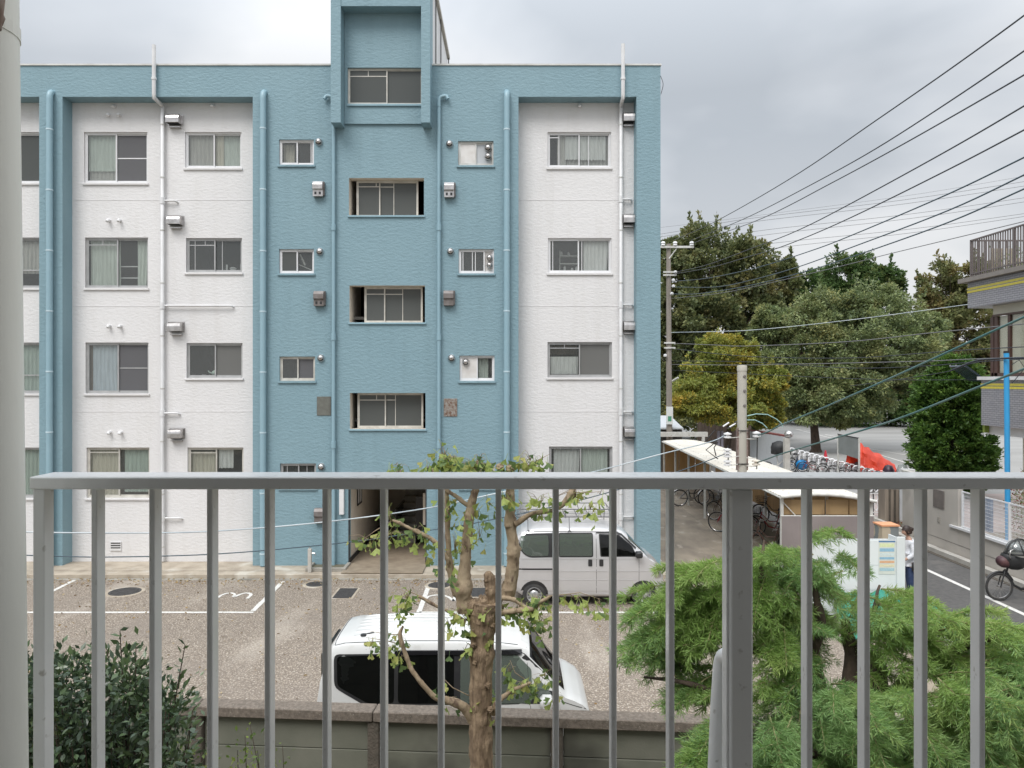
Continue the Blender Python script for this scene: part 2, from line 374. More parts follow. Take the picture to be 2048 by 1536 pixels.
# ------------------------------------------------------------------ the blue and white apartment block
YF, SF, YB, SB = 20.2, 74.26, 20.65, 72.64
FX = lambda p: (p-1024)/SF
FZ = lambda p: EYE-(p-760)/SF
BX = lambda p: (p-1024)/SB
BZ = lambda p: EYE-(p-760)/SB
GB = 0.10
ZT = FZ(131.5)
XL, XR = -21.0, FX(1321)
bl = thing('apartment_building', 'four storey apartment block painted blue with recessed white wall bays', 'building', ((XL+XR)/2, YF+4, GB))

bath_L = [(558, 628, 279, 330), (558, 628, 498, 547), (559, 630, 713, 762), (560, 632, 927, 976)]
bath_R = [(916, 987, 282, 331), (917, 988, 498, 547), (919, 989, 711, 762), (920, 990, 926, 976)]
stair = [(698, 848, 356, 431), (699, 850, 571, 645), (700, 851, 786, 858)]
tow = (696, 846, 137, 210)
entry = (697, 853, 950, 1130)
W1 = [(168, 295, 264, 366), (170, 296, 475, 576), (171, 297, 685, 787), (173, 299, 895, 996)]
W2 = [(370, 483, 264, 336), (372, 484, 476, 545), (373, 485, 686, 756), (375, 487, 895, 968)]
W3 = [(1095, 1222, 264, 335), (1096, 1223, 476, 546), (1095, 1224, 684, 755), (1098, 1225, 893, 968)]
W0 = [(-46, 82, 264, 366), (-45, 83, 475, 576), (-44, 84, 685, 787), (-43, 85, 895, 996)]
fh = lambda t: (FX(t[0]), FX(t[1]), FZ(t[3]), FZ(t[2]))
bh = lambda t: (BX(t[0]), BX(t[1]), BZ(t[3]), BZ(t[2]))

RT = FZ(193.5)
rec = [(XL+0.6, FX(78.5), GB, RT, 0.45), (FX(115+10), FX(505.5), GB, RT, 0.45), (FX(1037), FX(1273), GB, RT, 0.45)]
mb = MB()
entry_h = (FX(697), FX(853), GB, FZ(950))
wall_sheet(mb, XL, XR, GB, ZT, YF, rec + [fh(t) for t in bath_L+bath_R] + [fh(t)+(0.34, 1) for t in stair] + [fh(tow)] + [entry_h+(0.3,)])
mb.box(XR-0.2, XR, YF+0.003, YF+9, GB, ZT); mb.box(XL, XL+0.2, YF+0.003, YF+9, GB, ZT)
mb.box(XL+0.2, XR-0.2, YF+8.8, YF+9, GB, ZT)
M['hall'] = pmat('cream_hall_wall', (0.74, 0.68, 0.59), (0.66, 0.60, 0.52), 2.5, rough=0.8)
mb.build('wall', [M['blue'], M['hall']], bl)
for (a, b, c, d, _), wins in zip(rec, (W0, W1+W2, W3)):
    mb = MB(); wall_sheet(mb, a, b, c, d, YB, [bh(t) for t in wins], 0.12)
    mb.build('recessed_wall', M['white'], bl)
MB().box(XL+0.2, XR-0.2, YF+0.3, YF+8.8, ZT-0.6, ZT-0.45).build('roof', M['concrete'], bl)
MB().box(XL-0.02, FX(672), YF-0.03, YF+0.3, ZT+0.002, ZT+0.045).box(FX(860), XR+0.02, YF-0.03, YF+0.3, ZT+0.002, ZT+0.045).build('coping', M['whitedull'], bl)
mb = MB()
for z in (FZ(839), FZ(628), FZ(417)): mb.box(XL+0.25, XR-0.25, YB+0.2, YF+8.7, z-0.1, z-0.02)
for a, b in ((XL+.25, FX(660)), (FX(890), XR-.25)): mb.box(a, b, YB+0.2, YF+8.7, FZ(1050)-0.1, FZ(1050)-0.02)
mb.build('floor_slab', M['slab'], bl)
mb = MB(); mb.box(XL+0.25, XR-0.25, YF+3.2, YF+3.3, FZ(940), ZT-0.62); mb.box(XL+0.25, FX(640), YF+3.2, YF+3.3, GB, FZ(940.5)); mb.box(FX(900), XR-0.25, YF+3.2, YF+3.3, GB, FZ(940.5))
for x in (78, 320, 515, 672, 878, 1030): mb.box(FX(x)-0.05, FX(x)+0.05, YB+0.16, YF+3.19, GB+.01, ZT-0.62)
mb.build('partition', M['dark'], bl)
# faint day joints on the white walls
for (a, b, c, d, _) in rec[1:]:
    for p in (400, 612, 823): MB().box(a+0.01, b-0.01, YB-0.006, YB+0.01, BZ(p)-0.012, BZ(p)+0.012).build('wall_joint', M['white'], bl)

def curtain(parent, x0, x1, z0, z1, y, mat, pleat=0.11, amp=0.022, taper=0.0, hem=0):
    mb = MB(); n = max(6, int((x1-x0)/pleat*6)); rows = 5; vs = []
    for j in range(rows):
        v = j/(rows-1); z = z1+(z0-z1)*v
        for i in range(n+1):
            u = i/n; x = x0+(x1-x0)*u*(1-taper*(v**1.5))
            zz = z + (hem*abs(math.sin(u*(x1-x0)/0.09*PI)) if j == rows-1 and hem else 0)
            vs.append((x, y+amp*math.sin(u*(x1-x0)/pleat*2*PI+0.6*math.sin(v*3+i*.05))*(0.5+0.5*v), zz))
    fs = [(j*(n+1)+i, j*(n+1)+i+1, (j+1)*(n+1)+i+1, (j+1)*(n+1)+i) for j in range(rows-1) for i in range(n)]
    mb.add(vs, fs); return mb.build('curtain', mat, parent, True, None)

def window(parent, hole, y, fm, kinds=('glass', 'glass'), split=0.5, sill=None, inset=0.05, fw=0.04, mids=(None, None),
           bars=(), name='window', silln=0.035, sw=0.032, open_l=0.0, open_r=0.0):
    x0, x1, z0, z1 = hole[:4]
    mb = MB(); ya, yb = y+inset, y+inset+0.075
    mb.box(x0, x0+fw, ya, yb, z0, z1).box(x1-fw, x1, ya, yb, z0, z1)
    mb.box(x0+fw, x1-fw, ya, yb, z1-fw, z1).box(x0+fw, x1-fw, ya, yb, z0, z0+fw)
    w = mb.build(name, fm, parent, bevel=0.003)
    xm = x0+fw+(x1-x0-2*fw)*split
    spans = [(x0+fw-0.004+open_l, xm+sw/2, ya+0.012, 0), (xm-sw/2, x1-fw+0.004-open_r, ya+0.042, 1)]
    for (a, b, yy, i) in spans:
        k = kinds[i]
        if k is None: continue
        mb = MB(); za, zb = z0+fw-0.003, z1-fw+0.003
        mb.box(a, a+sw, yy, yy+0.024, za, zb).box(b-sw, b, yy, yy+0.024, za, zb)
        mb.box(a+sw, b-sw, yy, yy+0.024, zb-sw, zb).box(a+sw, b-sw, yy, yy+0.024, za, za+sw*1.35)
        if mids[i] is not None:
            zc = z0+(z1-z0)*mids[i]; mb.box(a+sw, b-sw, yy+0.002, yy+0.022, zc-0.014, zc+0.014)
        for (bi, kind, p, q0, q1) in bars:        # extra glazing bars: (sash, 'h'/'v', position, from, to) as fractions
            if bi != i: continue
            if kind == 'h': mb.box(a+sw+(b-a-2*sw)*q0, a+sw+(b-a-2*sw)*q1, yy+0.003, yy+0.021, z0+(z1-z0)*p-0.012, z0+(z1-z0)*p+0.012)
            else: mb.box(a+(b-a)*p-0.009, a+(b-a)*p+0.009, yy+0.0035, yy+0.0205, z0+(z1-z0)*q0, z0+(z1-z0)*q1)
        mb.build('sash', fm, w)
        pm = M.get(k)
        MB().box(a+sw*0.5, b-sw*0.5, yy+0.010, yy+0.014, za+0.01, zb-0.01).build('pane', pm, w)
    if sill is not None:
        MB().box(x0-silln, x1+silln, y-0.045, y+inset+0.02, z0-0.06, z0-0.001).build('sill', sill, w, bevel=0.006)
    return w
def cur(w, plane, y, x0, x1, y0, y1, mat, **k):
    if plane == 'b': return curtain(w, BX(x0), BX(x1), BZ(y1), BZ(y0), y, M[mat], **k)
    return curtain(w, FX(x0), FX(x1), FZ(y1), FZ(y0), y, M[mat], **k)
CY = YB+0.15
# --- first white bay, left windows
A, Wm = M['alu'], M['white']
w = window(bl, bh(W1[0]), YB, M['aluw'], ('glass', 'screen'), 0.49, Wm, mids=(None, 0.5))
cur(w, 'b', CY, 172, 240, 266, 340, 'c_sage', amp=0.012); cur(w, 'b', CY+.03, 172, 292, 330, 366, 'c_grey'); cur(w, 'b', CY+.06, 232, 292, 266, 366, 'c_grey')
w = window(bl, bh(W1[1]), YB, A, ('glass', 'glass'), 0.5, Wm, bars=((0, 'h', 0.86, 0, 1), (0, 'v', 0.5, 0.86, 0.95)))
cur(w, 'b', CY, 176, 236, 478, 574, 'c_sage'); cur(w, 'b', CY, 270, 294, 478, 570, 'c_sage', taper=0.25)
MB().box(BX(176), BX(292), YB+.2, YB+.22, BZ(532), BZ(530)).box(BX(176), BX(292), YB+.2, YB+.22, BZ(555), BZ(553)).build('curtain_rail', M['whitepaint'], w)
w = window(bl, bh(W1[2]), YB, A, ('glass', 'screen'), 0.5, Wm, mids=(None, 0.5))
cur(w, 'b', CY, 180, 234, 690, 784, 'c_blue', taper=-0.05); cur(w, 'b', CY+.04, 173, 182, 690, 784, 'c_brown')
w = window(bl, bh(W1[3]), YB, M['alub'], ('glass', 'glass'), 0.5, Wm, bars=((0, 'h', 0.9, 0, 1),))
cur(w, 'b', CY, 176, 236, 900, 992, 'c_beige'); cur(w, 'b', CY, 244, 297, 900, 985, 'c_green')
# --- first white bay, kitchen windows
w = window(bl, bh(W2[0]), YB, M['aluw'], ('glass', 'glass'), 0.5, Wm)
cur(w, 'b', CY, 374, 428, 266, 332, 'c_grey'); cur(w, 'b', CY, 428, 444, 266, 332, 'c_beige'); cur(w, 'b', CY+.03, 440, 480, 266, 332, 'c_sage', amp=.01)
w = window(bl, bh(W2[1]), YB, A, ('glass', 'glass'), 0.5, Wm, bars=((0, 'h', 0.80, 0, 1), (0, 'v', 0.25, 0.05, 0.95), (0, 'v', 0.62, 0.8, 0.95), (1, 'v', 0.28, 0.06, 0.95)))
w2b = w
w = window(bl, bh(W2[2]), YB, A, ('glass', 'frostw'), 0.5, Wm)
w2c = w
cur(w, 'b', CY, 452, 470, 700, 752, 'c_beige'); cur(w, 'b', CY+.05, 435, 482, 690, 752, 'c_grey')
w = window(bl, bh(W2[3]), YB, M['alub'], ('glass', 'glass'), 0.5, Wm, bars=((0, 'h', 0.85, 0, 1),))
cur(w, 'b', CY, 378, 432, 904, 964, 'c_beige'); cur(w, 'b', CY-.02, 434, 464, 900, 938, 'c_white', hem=.02)
w2d = w
# --- second white bay
w = window(bl, bh(W3[0]), YB, M['aluw'], ('glass', 'glass'), 0.5, Wm, bars=((0, 'v', 0.33, 0.05, 0.95), (1, 'v', 0.33, 0.05, 0.95), (0, 'h', 0.86, 0, .3)))
cur(w, 'b', CY, 1115, 1133, 268, 332, 'c_grey'); cur(w, 'b', CY-.02, 1131, 1162, 270, 318, 'c_white', hem=.03); cur(w, 'b', CY-.02, 1158, 1212, 270, 319, 'c_white', hem=.03); cur(w, 'b', CY+.04, 1134, 1218, 270, 332, 'c_grey')
w = window(bl, bh(W3[1]), YB, M['aluw'], ('glass', 'glass'), 0.48, Wm, bars=((0, 'v', 0.12, 0.05, 0.95), (1, 'v', 0.13, 0.05, 0.95)))
cur(w, 'b', CY, 1168, 1218, 481, 542, 'c_white', taper=.06)
w3b = w
w = window(bl, bh(W3[2]), YB, A, ('glass', 'frostw'), 0.5, Wm, bars=((0, 'h', 0.83, 0, 1), (0, 'v', 0.5, 0.83, 0.96)))
cur(w, 'b', CY, 1098, 1157, 713, 748, 'c_white'); cur(w, 'b', YB+.13, 1162, 1221, 712, 752, 'c_beige')
cur(w, 'b', CY+.3, 1098, 1157, 686, 708, 'c_brown')
w = window(bl, bh(W3[3]), YB, A, ('glass', 'glass'), 0.5, Wm)
cur(w, 'b', CY, 1108, 1160, 898, 966, 'c_white', taper=.06); cur(w, 'b', CY, 1162, 1216, 898, 966, 'c_sage')
# --- far left bay
for i, (t, fm) in enumerate(zip(W0, ('aluw', 'alu', 'alu', 'alu'))):
    w = window(bl, bh(t), YB, M[fm], ('glass', 'glass' if i else 'frost'), 0.5, Wm, mids=(None, None if i in (0, 3) else 0.36))
    if i: cur(w, 'b', CY, t[0]+6, t[1]-4, t[2]+4, t[3]-(30 if i == 1 else 4), ('c_sage', 'c_grey', 'c_green', 'c_green')[i])
# --- bath windows, left column
Bm = M['blue']
w = window(bl, fh(bath_L[0]), YF, M['aluw'], ('glass', 'glass'), 0.5, Bm, bars=((1, 'v', 0.85, .1, .9),)); cur(w, 'f', YF+.25, 562, 584, 284, 328, 'c_beige')
w = window(bl, fh(bath_L[1]), YF, M['aluw'], ('frost', 'glass'), 0.5, Bm)
MB().cyl((FX(566), YF+.2, FZ(515)), (FX(624), YF+.22, FZ(540)), .012, 6).cyl((FX(596), YF+.2, FZ(506)), (FX(606), YF+.21, FZ(528)), .025, 6).build('drying_rod', M['whitedull'], w)
w = window(bl, fh(bath_L[2]), YF, M['alub'], ('glass', 'screen'), 0.5, Bm)
w = window(bl, fh(bath_L[3]), YF, M['alu'], ('glass', 'glass'), 0.5, Bm, bars=((0, 'v', 0.3, .05, .95), (1, 'v', .5, .05, .95)))
# --- bath windows, right column (some panes replaced by boards with round boiler vents)
def dome(parent, x, y, z, r=0.09, ring=None, name='vent_cap', metal='chrome'):
    mb = MB(); n, m = 16, 6; base = []
    for i in range(m+1):
        a = PI/2*i/m; base.append((r*math.cos(a)*1.0, -r*0.95*math.sin(a)-0.03))
    prof = [(r*1.12, 0.0), (r*1.12, -0.02), (r, -0.03)] + base[1:]
    mb.lathe((x, y, z), prof, n, 0, 'Y')
    for k, f in enumerate(mb.f):
        c = sum((Vector(mb.v[i]) for i in f), Vector())/len(f) - Vector((x, y, z))
        if c.z < -0.30*r and c.y < -0.045 and c.y > -r*0.93: mb.m[k] = 1
    c = mb.build(name, [M[metal], M['black']], parent, True, 40)
    if ring: MB().lathe((x, y, z), [(r*1.32, 0), (r*1.32, -.012), (r*1.1, -.016)], 16, 0, 'Y').build('flange', ring, c)
    return c
w = window(bl, fh(bath_R[0]), YF, M['whitedull'], ('board', 'boardg'), 0.5, Bm)
dome(w, FX(976), YF+.06, FZ(295), .085); dome(w, FX(976), YF+.06, FZ(312), .085)
w = window(bl, fh(bath_R[1]), YF, M['aluw'], ('glass', 'board'), 0.74, Bm, bars=((0, 'v', 0.12, .05, .95), (0, 'v', .5, .05, .95), (0, 'v', .62, .05, .95)))
dome(w, FX(979), YF+.05, FZ(515), .075); dome(w, FX(979), YF+.05, FZ(530), .075)
w = window(bl, fh(bath_R[2]), YF, M['aluw'], ('board', 'glass'), 0.5, Bm)
cur(w, 'f', YF+.22, 952, 976, 716, 758, 'c_sage'); dome(w, FX(931.5), YF+.055, FZ(724), .085)
window(bl, fh(bath_R[3]), YF, M['alub'], ('frostw', 'board'), 0.5, Bm)
# --- stair windows
def stairwin(t, split, kinds, ox, bars, y=YF+.26, fm='alub', right=0):
    h = list(fh(t)); x0, x1, z0, z1 = h; xa = FX(ox[0]); xb = FX(ox[1])
    w = window(bl, (xa, xb, z0+.005, z1-.005), y, M[fm], kinds, split, None, inset=0.0, fw=.03, bars=bars, sw=.03, name='stair_window')
    MB().box(x0-.03, x1+.03, YF-.045, YF+.34, z0-.05, z0-.001).build('sill', M['bluepaint'], w, bevel=.006)
    return w
stairwin(stair[0], 0.37, ('frost', 'frost'), (709, 834), ((0, 'h', .84, 0, 1), (0, 'v', .82, .84, .97), (1, 'v', .38, .0, 1), (1, 'h', .84, 0, .38)))
stairwin(stair[1], 0.34, ('frost', 'frost'), (725, 843), ((0, 'h', .80, 0, 1), (1, 'v', .49, 0, 1), (1, 'h', .80, 0, .49)))
stairwin(stair[2], 0.42, ('frost', 'frost'), (711, 844), ((0, 'h', .80, 0, 1), (0, 'v', .66, .8, .97), (1, 'v', .28, 0, 1), (1, 'h', .80, 0, .28)))
# beige stair hall wall behind the stair windows
M['hall'] = pmat('cream_hall_wall', (0.74, 0.68, 0.59), (0.66, 0.60, 0.52), 2.5, rough=0.8)
for t in stair:
    x0, x1, z0, z1 = fh(t)
    MB().box(x0-.3, x0-.005, YF+.345, YF+1.6, z0-.4, z1+.3).build('hall_wall', M['hall'], bl); MB().box(x1+.005, x1+.3, YF+.345, YF+1.6, z0-.4, z1+.3).build('hall_wall', M['hall'], bl)

# --- stair tower above the roof with two projecting fins
mb = MB(); z1 = EYE+(760+55)/SF
XT0, XT1 = FX(676), FX(862)
TP = YF-0.06
wall_sheet(mb, FX(690), FX(846), FZ(249), z1, TP, [(FX(696), FX(845.5), FZ(210), FZ(137), .15)])
mb.box(FX(690), FX(846), TP+.002, YF-.002, FZ(249), FZ(247))
mb.build('tower_wall', M['blue'], bl)
for a, b in ((670, 689.5), (846.5, 864)): MB().box(FX(a), FX(b), YF-.48, YF+.2, FZ(257), z1).build('tower_fin', M['blue'], bl)
MB().box(FX(689.6), FX(846.4), YF-.46, YF+.2, EYE+(760-12)/76.0, z1-.01).build('tower_beam', M['blue'], bl)
mb = MB(); yb = YF+5.4
mb.box(FX(691), XT1-.02, YF+.21, yb, ZT-.4, z1-.06); mb.build('tower_room', M['whitepaint'], bl)
MB().box(FX(667), FX(866), YF-.5, yb+.1, z1, z1+.12).build('tower_roof', M['concretel'], bl)
mb = MB(); x = XT1+.02
for yy in (YF+1.1, YF+2.6): mb.tube([(x, yy, ZT-.4), (x, yy, z1-.02)], .018, 6)
mb.tube([(x, YF+5.38, ZT-.4), (x, YF+5.38, z1)], .02, 6)
mb.build('tower_cable', M['black'], bl)
w = window(bl, (FX(696), FX(845.5), FZ(210), FZ(137)), TP, M['alub'], ('frost', 'frost'), .52, M['bluepaint'], inset=.06, fw=.03, sw=.03, bars=((0, 'h', .79, 0, 1), (0, 'v', .5, .79, .97)), silln=-.002)

# --- entrance hall at ground level
M['lobbyfloor'] = pmat('tan_hall_floor', (0.34, 0.28, 0.21), (0.27, 0.22, 0.165), 5, rough=0.5, c3=(0.22, 0.175, 0.13), s3=1.2, f3=.55)
x0, x1, z0, z1e = entry_h
mb = MB()
mb.box(x0-.12, x0-.002, YF+.302, YF+5.5, GB, z1e+.3, 0); mb.box(x1+.002, x1+.12, YF+.302, YF+5.5, GB, z1e+.3, 0)
mb.box(x0-.1, x1+.1, YF+5.5, YF+5.6, GB, z1e+.3, 0); mb.box(x0-.1, x1+.1, YF+.302, YF+5.5, z1e+.003, z1e+.1, 0)
eo = mb.build('entrance_hall', M['hall'], bl)
MB().box(x0+.001, x1-.001, YF-.9, YF+5.5, GB+.02, GB+.045).build('hall_floor', M['lobbyfloor'], eo)
MB().box(x0+.001, x0+.02, YF+.02, YF+5.4, GB+.046, GB+.17).box(x0-.0, x0+.03, YF-.012, YF+.03, GB+.046, z1e-.002).box(x1-.03, x1, YF-.012, YF+.03, GB+.046, z1e-.002).build('black_trim', M['black'], eo)
mb = MB()                               # stair flight climbing away to the left and its dark underside
for k in range(9):
    mb.box(x0+.9-k*.0, x0+1.9, YF+2.6+k*.26, YF+2.9+k*.26, GB+.05, GB+.2+k*.17)
mb.build('stair_flight', M['concrete'], eo)
MB().box(x0+.86, x0+.92, YF+2.4, YF+5, GB+.05, GB+1.1).build('stair_rail', M['blackgloss'], eo)
mb = MB().box(x1-.62, x1-.24, YF+2.6, YF+3.1, GB+.05, GB+1.45).build('mailbox_bank', M['blackgloss'], eo)
MB().box(x1-.25, x1-.03, YF+1.3, YF+1.36, GB+.85, GB+1.75).build('notice_panel', M['hall'], eo)
mb = MB(); yy = YF+1.1
mb.box(x0+.002, x0+.02, yy, yy+.65, GB+1.42, GB+1.47).box(x0+.002, x0+.02, yy, yy+.65, GB+1.93, GB+1.98).box(x0+.002, x0+.02, yy, yy+.05, GB+1.47, GB+1.93).box(x0+.002, x0+.02, yy+.6, yy+.65, GB+1.47, GB+1.93).box(x0+.002, x0+.02, yy+.3, yy+.34, GB+1.47, GB+1.93)
nb = mb.build('notice_frame', M['black'], eo)
MB().box(x0+.003, x0+.01, yy+.05, yy+.6, GB+1.47, GB+1.93).build('notice_sheet', M['whitepaint'], eo)

# --- pipes
def pipe(pts, r, mat, rings=(), ringmat=None, collars=(), name='drainpipe', fix=None):
    o = MB().tube(pts, r, 12).build(name, mat, bl, True, 60)
    for p in rings:
        MB().lathe(p, [(r+.001, -.018), (r+.007, -.018), (r+.007, .018), (r+.001, .018)], 12).build('pipe_ring', ringmat or mat, o)
    for p in collars:
        mb = MB().lathe(p, [(r, -.09), (r+.016, -.09), (r+.016, .09), (r, .09)], 12)
        mb.build('pipe_collar', mat, o, True, 40)
    return o
def vpipe_blue(pxt, pxb, top, rings, r=.082):
    y = YF-.12; px = (pxt+pxb)/2; x = FX(px)*y/YF; zt = EYE-(top-760)*y/1500
    pts = arc((x, y+.2, zt-.01), (x, y, zt+.02), (x, y, zt-.24), 6) + [(x, y, GB+.03)]
    zr = [EYE-(q-760)*y/1500 for q in rings]
    pipe(pts, r, M['bluepaint'], [(x, y, z) for z in zr], M['ring'])
    pass
rr = [259+121*k for k in range(8)]
vpipe_blue(95, 103, 181, rr); vpipe_blue(524, 528, 181, [257, 379]+[502+121*k for k in range(6)]); vpipe_blue(1012, 1015, 181, rr)
for pxm, dx in ((667, -1), (878, 1)):
    y = YF-.09; x = FX(pxm)*y/YF; r = .048
    q = [(x+dx*.24, y-.01, FZ(201)), (x+dx*.2, y, FZ(195))] + arc((x+dx*.17, y, FZ(194.5)), (x, y, FZ(194.5)), (x, y, FZ(205)), 5) + [(x, y, GB+.04)]
    pipe(q, r, M['bluepaint'], [(x, y, FZ(p)) for p in (215, 1070, 1085, 1100)], M['bluepaint'], [(x, y, FZ(p)) for p in (456, 674, 889)])
for pxu, pxl, pxb, top, dx, br in ((308, 323, 327, 93, 1, [(403, 353), (612, 465), (826, 357), (1035, 362)]), (1246, 1240.5, 1243, 91, -1, [(400, 1264), (610, 1266), (823, 1266), (1032, 1268)])):
    yu = YF-.09; yl = YB-.09; xu = FX(pxu)*yu/YF; xl = (( pxl+pxb)/2-1024)/1500*yl; r = .052
    q = [(xu, yu, FZ(top)), (xu, yu, FZ(192)), (xu, yu, FZ(198)), (xl, yl, BZ(214)), (xl, yl, BZ(220)), (xl, yl, GB+.05)]
    o = pipe(q, r, M['whitepaint'], [(xl, yl, BZ(p)) for p in range(252, 1100, 105)], M['whitedull'], [(xl, yl, BZ(b[0])) for b in br])
    MB().lathe((xu, yu, FZ(160)), [(r, -.03), (r+.015, -.03), (r+.015, .03), (r, .03)], 12).build('pipe_collar', M['whitepaint'], o)
    for py, px2 in br:
        x2 = (px2-1024)/1500*yl; z = BZ(py)
        MB().tube([(xl, yl, z)]+arc((x2-.08, yl, z), (x2, yl, z), (x2, yl+.09, z-.04), 4), .026, 8).build('branch_pipe', M['whitepaint'], o, True, 60)
# --- vents
def hood(px, py, w=.36, plane='b', mat='chrome', d=.24, hgt=.31, name='vent_hood'):
    X, Z, y = (BX(px), BZ(py), YB) if plane == 'b' else (FX(px), FZ(py), YF)
    k = (y-d)/y; X = X*(1-d*.3/y); h = hgt
    poly = [(0, h*.5), (-d*.6, h*.5), (-d*.92, h*.33), (-d, h*.1), (-d, -h*.32), (0, -h*.32)]
    o = MB().prism(poly, lambda u, v, e: (X-w/2+e*w, y+u, Z+v)).build(name, M[mat], bl, bevel=.006)
    MB().box(X-w/2+.02, X+w/2-.02, y-d+.02, y-.01, Z-h*.322-.004, Z-h*.322-.001).build('vent_opening', M['black'], o)
    MB().box(X-w*.42, X+w*.44, y-d*.45, y-.005, Z-h*.62, Z-h*.54).build('drip_plate', M[mat], o)
    MB().box(X-w/2-.02, X+w/2+.03, y-.02, y-.002, Z-h*.36, Z+h*.54).build('back_plate', M[mat], o)
    return o
for px, py in ((349, 243), (351, 444), (352, 656), (353, 868)): hood(px, py)
for px, py in ((1257, 240), (1257, 441), (1258, 654), (1259, 865)): hood(px, py, .31)
def flue(px, py, mat, slots=True):
    X, Z = FX(px), FZ(py); y = YF; w, h, d = .27, .40, .19
    poly = [(0, h/2), (-d*.7, h/2), (-d, h*.3), (-d, -h*.02), (-d*.75, -h*.1), (-d*.75, -h/2), (0, -h/2)]
    o = MB().prism(poly, lambda u, v, e: (X-w/2+e*w, y+u, Z+v)).build('flue_box', M[mat], bl, bevel=.005)
    if slots:
        for s in (-1, 1): MB().box(X+s*.06-.028, X+s*.06+.028, y-d*.75-.004, y-d*.75, Z-h*.38, Z-h*.2).build('flue_slot', M['black'], o)
    MB().box(X+w/2, X+w/2+.03, y-.1, y-.001, Z-h*.42, Z+h*.5).build('back_plate', M['hoodbrown'], o)
flue(638, 380, 'chrome'); flue(640, 598, 'hoodbrown'); flue(899, 382, 'chrome'); flue(898, 597, 'hoodbrown', False); flue(641, 1030, 'hoodbrown', False)
for px, py, w, h, m in ((648, 812, 28, 38, 'plate'), (901, 815, 27, 36, 'rusty')):
    MB().box(FX(px-w/2), FX(px+w/2), YF-.018, YF-.001, FZ(py+h/2), FZ(py-h/2)).build('cover_plate', M[m], bl, bevel=.004)
for px, py in ((638, 284), (640, 503), (642, 716), (643, 933), (899, 288), (901, 503), (903, 716)): dome(bl, FX(px), YF, FZ(py), .088, M['blue'])
for px, py in ((219, 231), (240, 231), (230, 213), (219, 441), (241, 441), (220, 652), (242, 652), (221, 864), (243, 864), (427, 212), (1159, 212)):
    mb = MB(); mb.tube([(BX(px), YB, BZ(py)), (BX(px), YB-.09, BZ(py)), (BX(px), YB-.12, BZ(py)-.05)], .042, 10)
    mb.build('wall_peg', M['whitepaint'], bl, True, 40)
# louvred vent low on the white wall
o = MB().box(BX(221), BX(243), YB-.03, YB-.002, BZ(1101), BZ(1083)).build('wall_vent', M['whitepaint'], bl)
for k in range(3): MB().box(BX(223), BX(242), YB-.036, YB-.031, BZ(1096-k*4.6), BZ(1094-k*4.6)).build('louvre', M['black'], o)
# white conduit box beside the entrance
MB().box(FX(680), FX(689), YF-.1, YF-.003, FZ(1028), FZ(950)).build('conduit_cover', M['whitepaint'], bl, bevel=.004)
# cable loop at the roof corner
MB().tube(spline([(XR+.01, YF+.05, ZT-.25), (XR+.07, YF, ZT-.5), (XR+.02, YF+.05, ZT-.75)], 6), .008, 5).build('loose_cable', M['black'], bl)

# things on window ledges
def ledge(name, label, cat, mbl, mat, grp=None):
    o = mbl.build(name, mat, None, True, 45); return tag(o, label, cat, grp)
z = BZ(752)
ledge('teapot', 'pale green teapot on the ledge inside the second floor kitchen window', 'teapot',
      MB().lathe((BX(423), YB+.32, z), [(.0, 0), (.07, 0), (.12, .05), (.125, .1), (.08, .155), (.03, .17), (.025, .2), (0, .2)], 14).tube([(BX(414), YB+.32, z+.08), (BX(409), YB+.32, z+.11), (BX(407), YB+.32, z+.15)], .018, 6), pmat('pale_green_china', (.55, .68, .6), rough=.2))
ledge('bowl', 'small white bowl beside the pale green teapot in the window', 'bowl', MB().lathe((BX(399), YB+.3, z), [(0, 0), (.03, 0), (.06, .05), (.055, .05), (.02, .01)], 12), M['whitepaint'])
z = BZ(541)
ledge('dish_rack', 'dish rack with pale crockery inside the third floor kitchen window', 'dish rack',
      MB().box(BX(444), BX(478), YB+.25, YB+.45, z, z+.04).box(BX(445), BX(448), YB+.25, YB+.28, z+.04, z+.2).box(BX(474), BX(477), YB+.25, YB+.28, z+.04, z+.22).lathe((BX(457), YB+.35, z+.04), [(0, 0), (.06, 0), (.1, .07), (.05, .1), (0, .1)], 12), M['whitepaint'])
z = BZ(964)
ledge('kitchen_pot', 'pale pot on the ledge inside the ground floor kitchen window', 'pot', MB().lathe((BX(446), YB+.3, z), [(0, 0), (.12, 0), (.13, .12), (.04, .17), (0, .18)], 14), M['whitepaint'])
z = BZ(541)
sh = MB()
for k in range(3): sh.box(BX(1121), BX(1162), YB+.42, YB+.6, z+.02+k*.22, z+.045+k*.22)
for x in (1121, 1160): sh.box(BX(x), BX(x)+.02, YB+.41, YB+.61, z, z+.62)
ledge('kitchen_shelf', 'pale kitchen shelf rack seen through the third floor window of the right bay', 'shelf', sh, M['whitedull'])
random.seed(3)
jar = None
jl = ['white jar at the left end of the kitchen shelf', 'squat pot on the kitchen shelf', 'pale bottle in the middle of the kitchen shelf', 'white cup on the kitchen shelf', 'tall jar at the right end of the kitchen shelf']
for k, (fx, lv, h) in enumerate(((1125, 2, .12), (1140, 2, .10), (1132, 0, .16), (1147, 0, .1), (1156, 0, .14))):
    zz = z+.046+lv*.22
    ledge('jar', jl[k], 'jar', MB().lathe((BX(fx), YB+.5, zz), [(0, 0), (.035, 0), (.038, h*.7), (.02, h*.8), (.022, h), (0, h)], 10), M['whitepaint'], 'jars on the kitchen shelf behind the window')
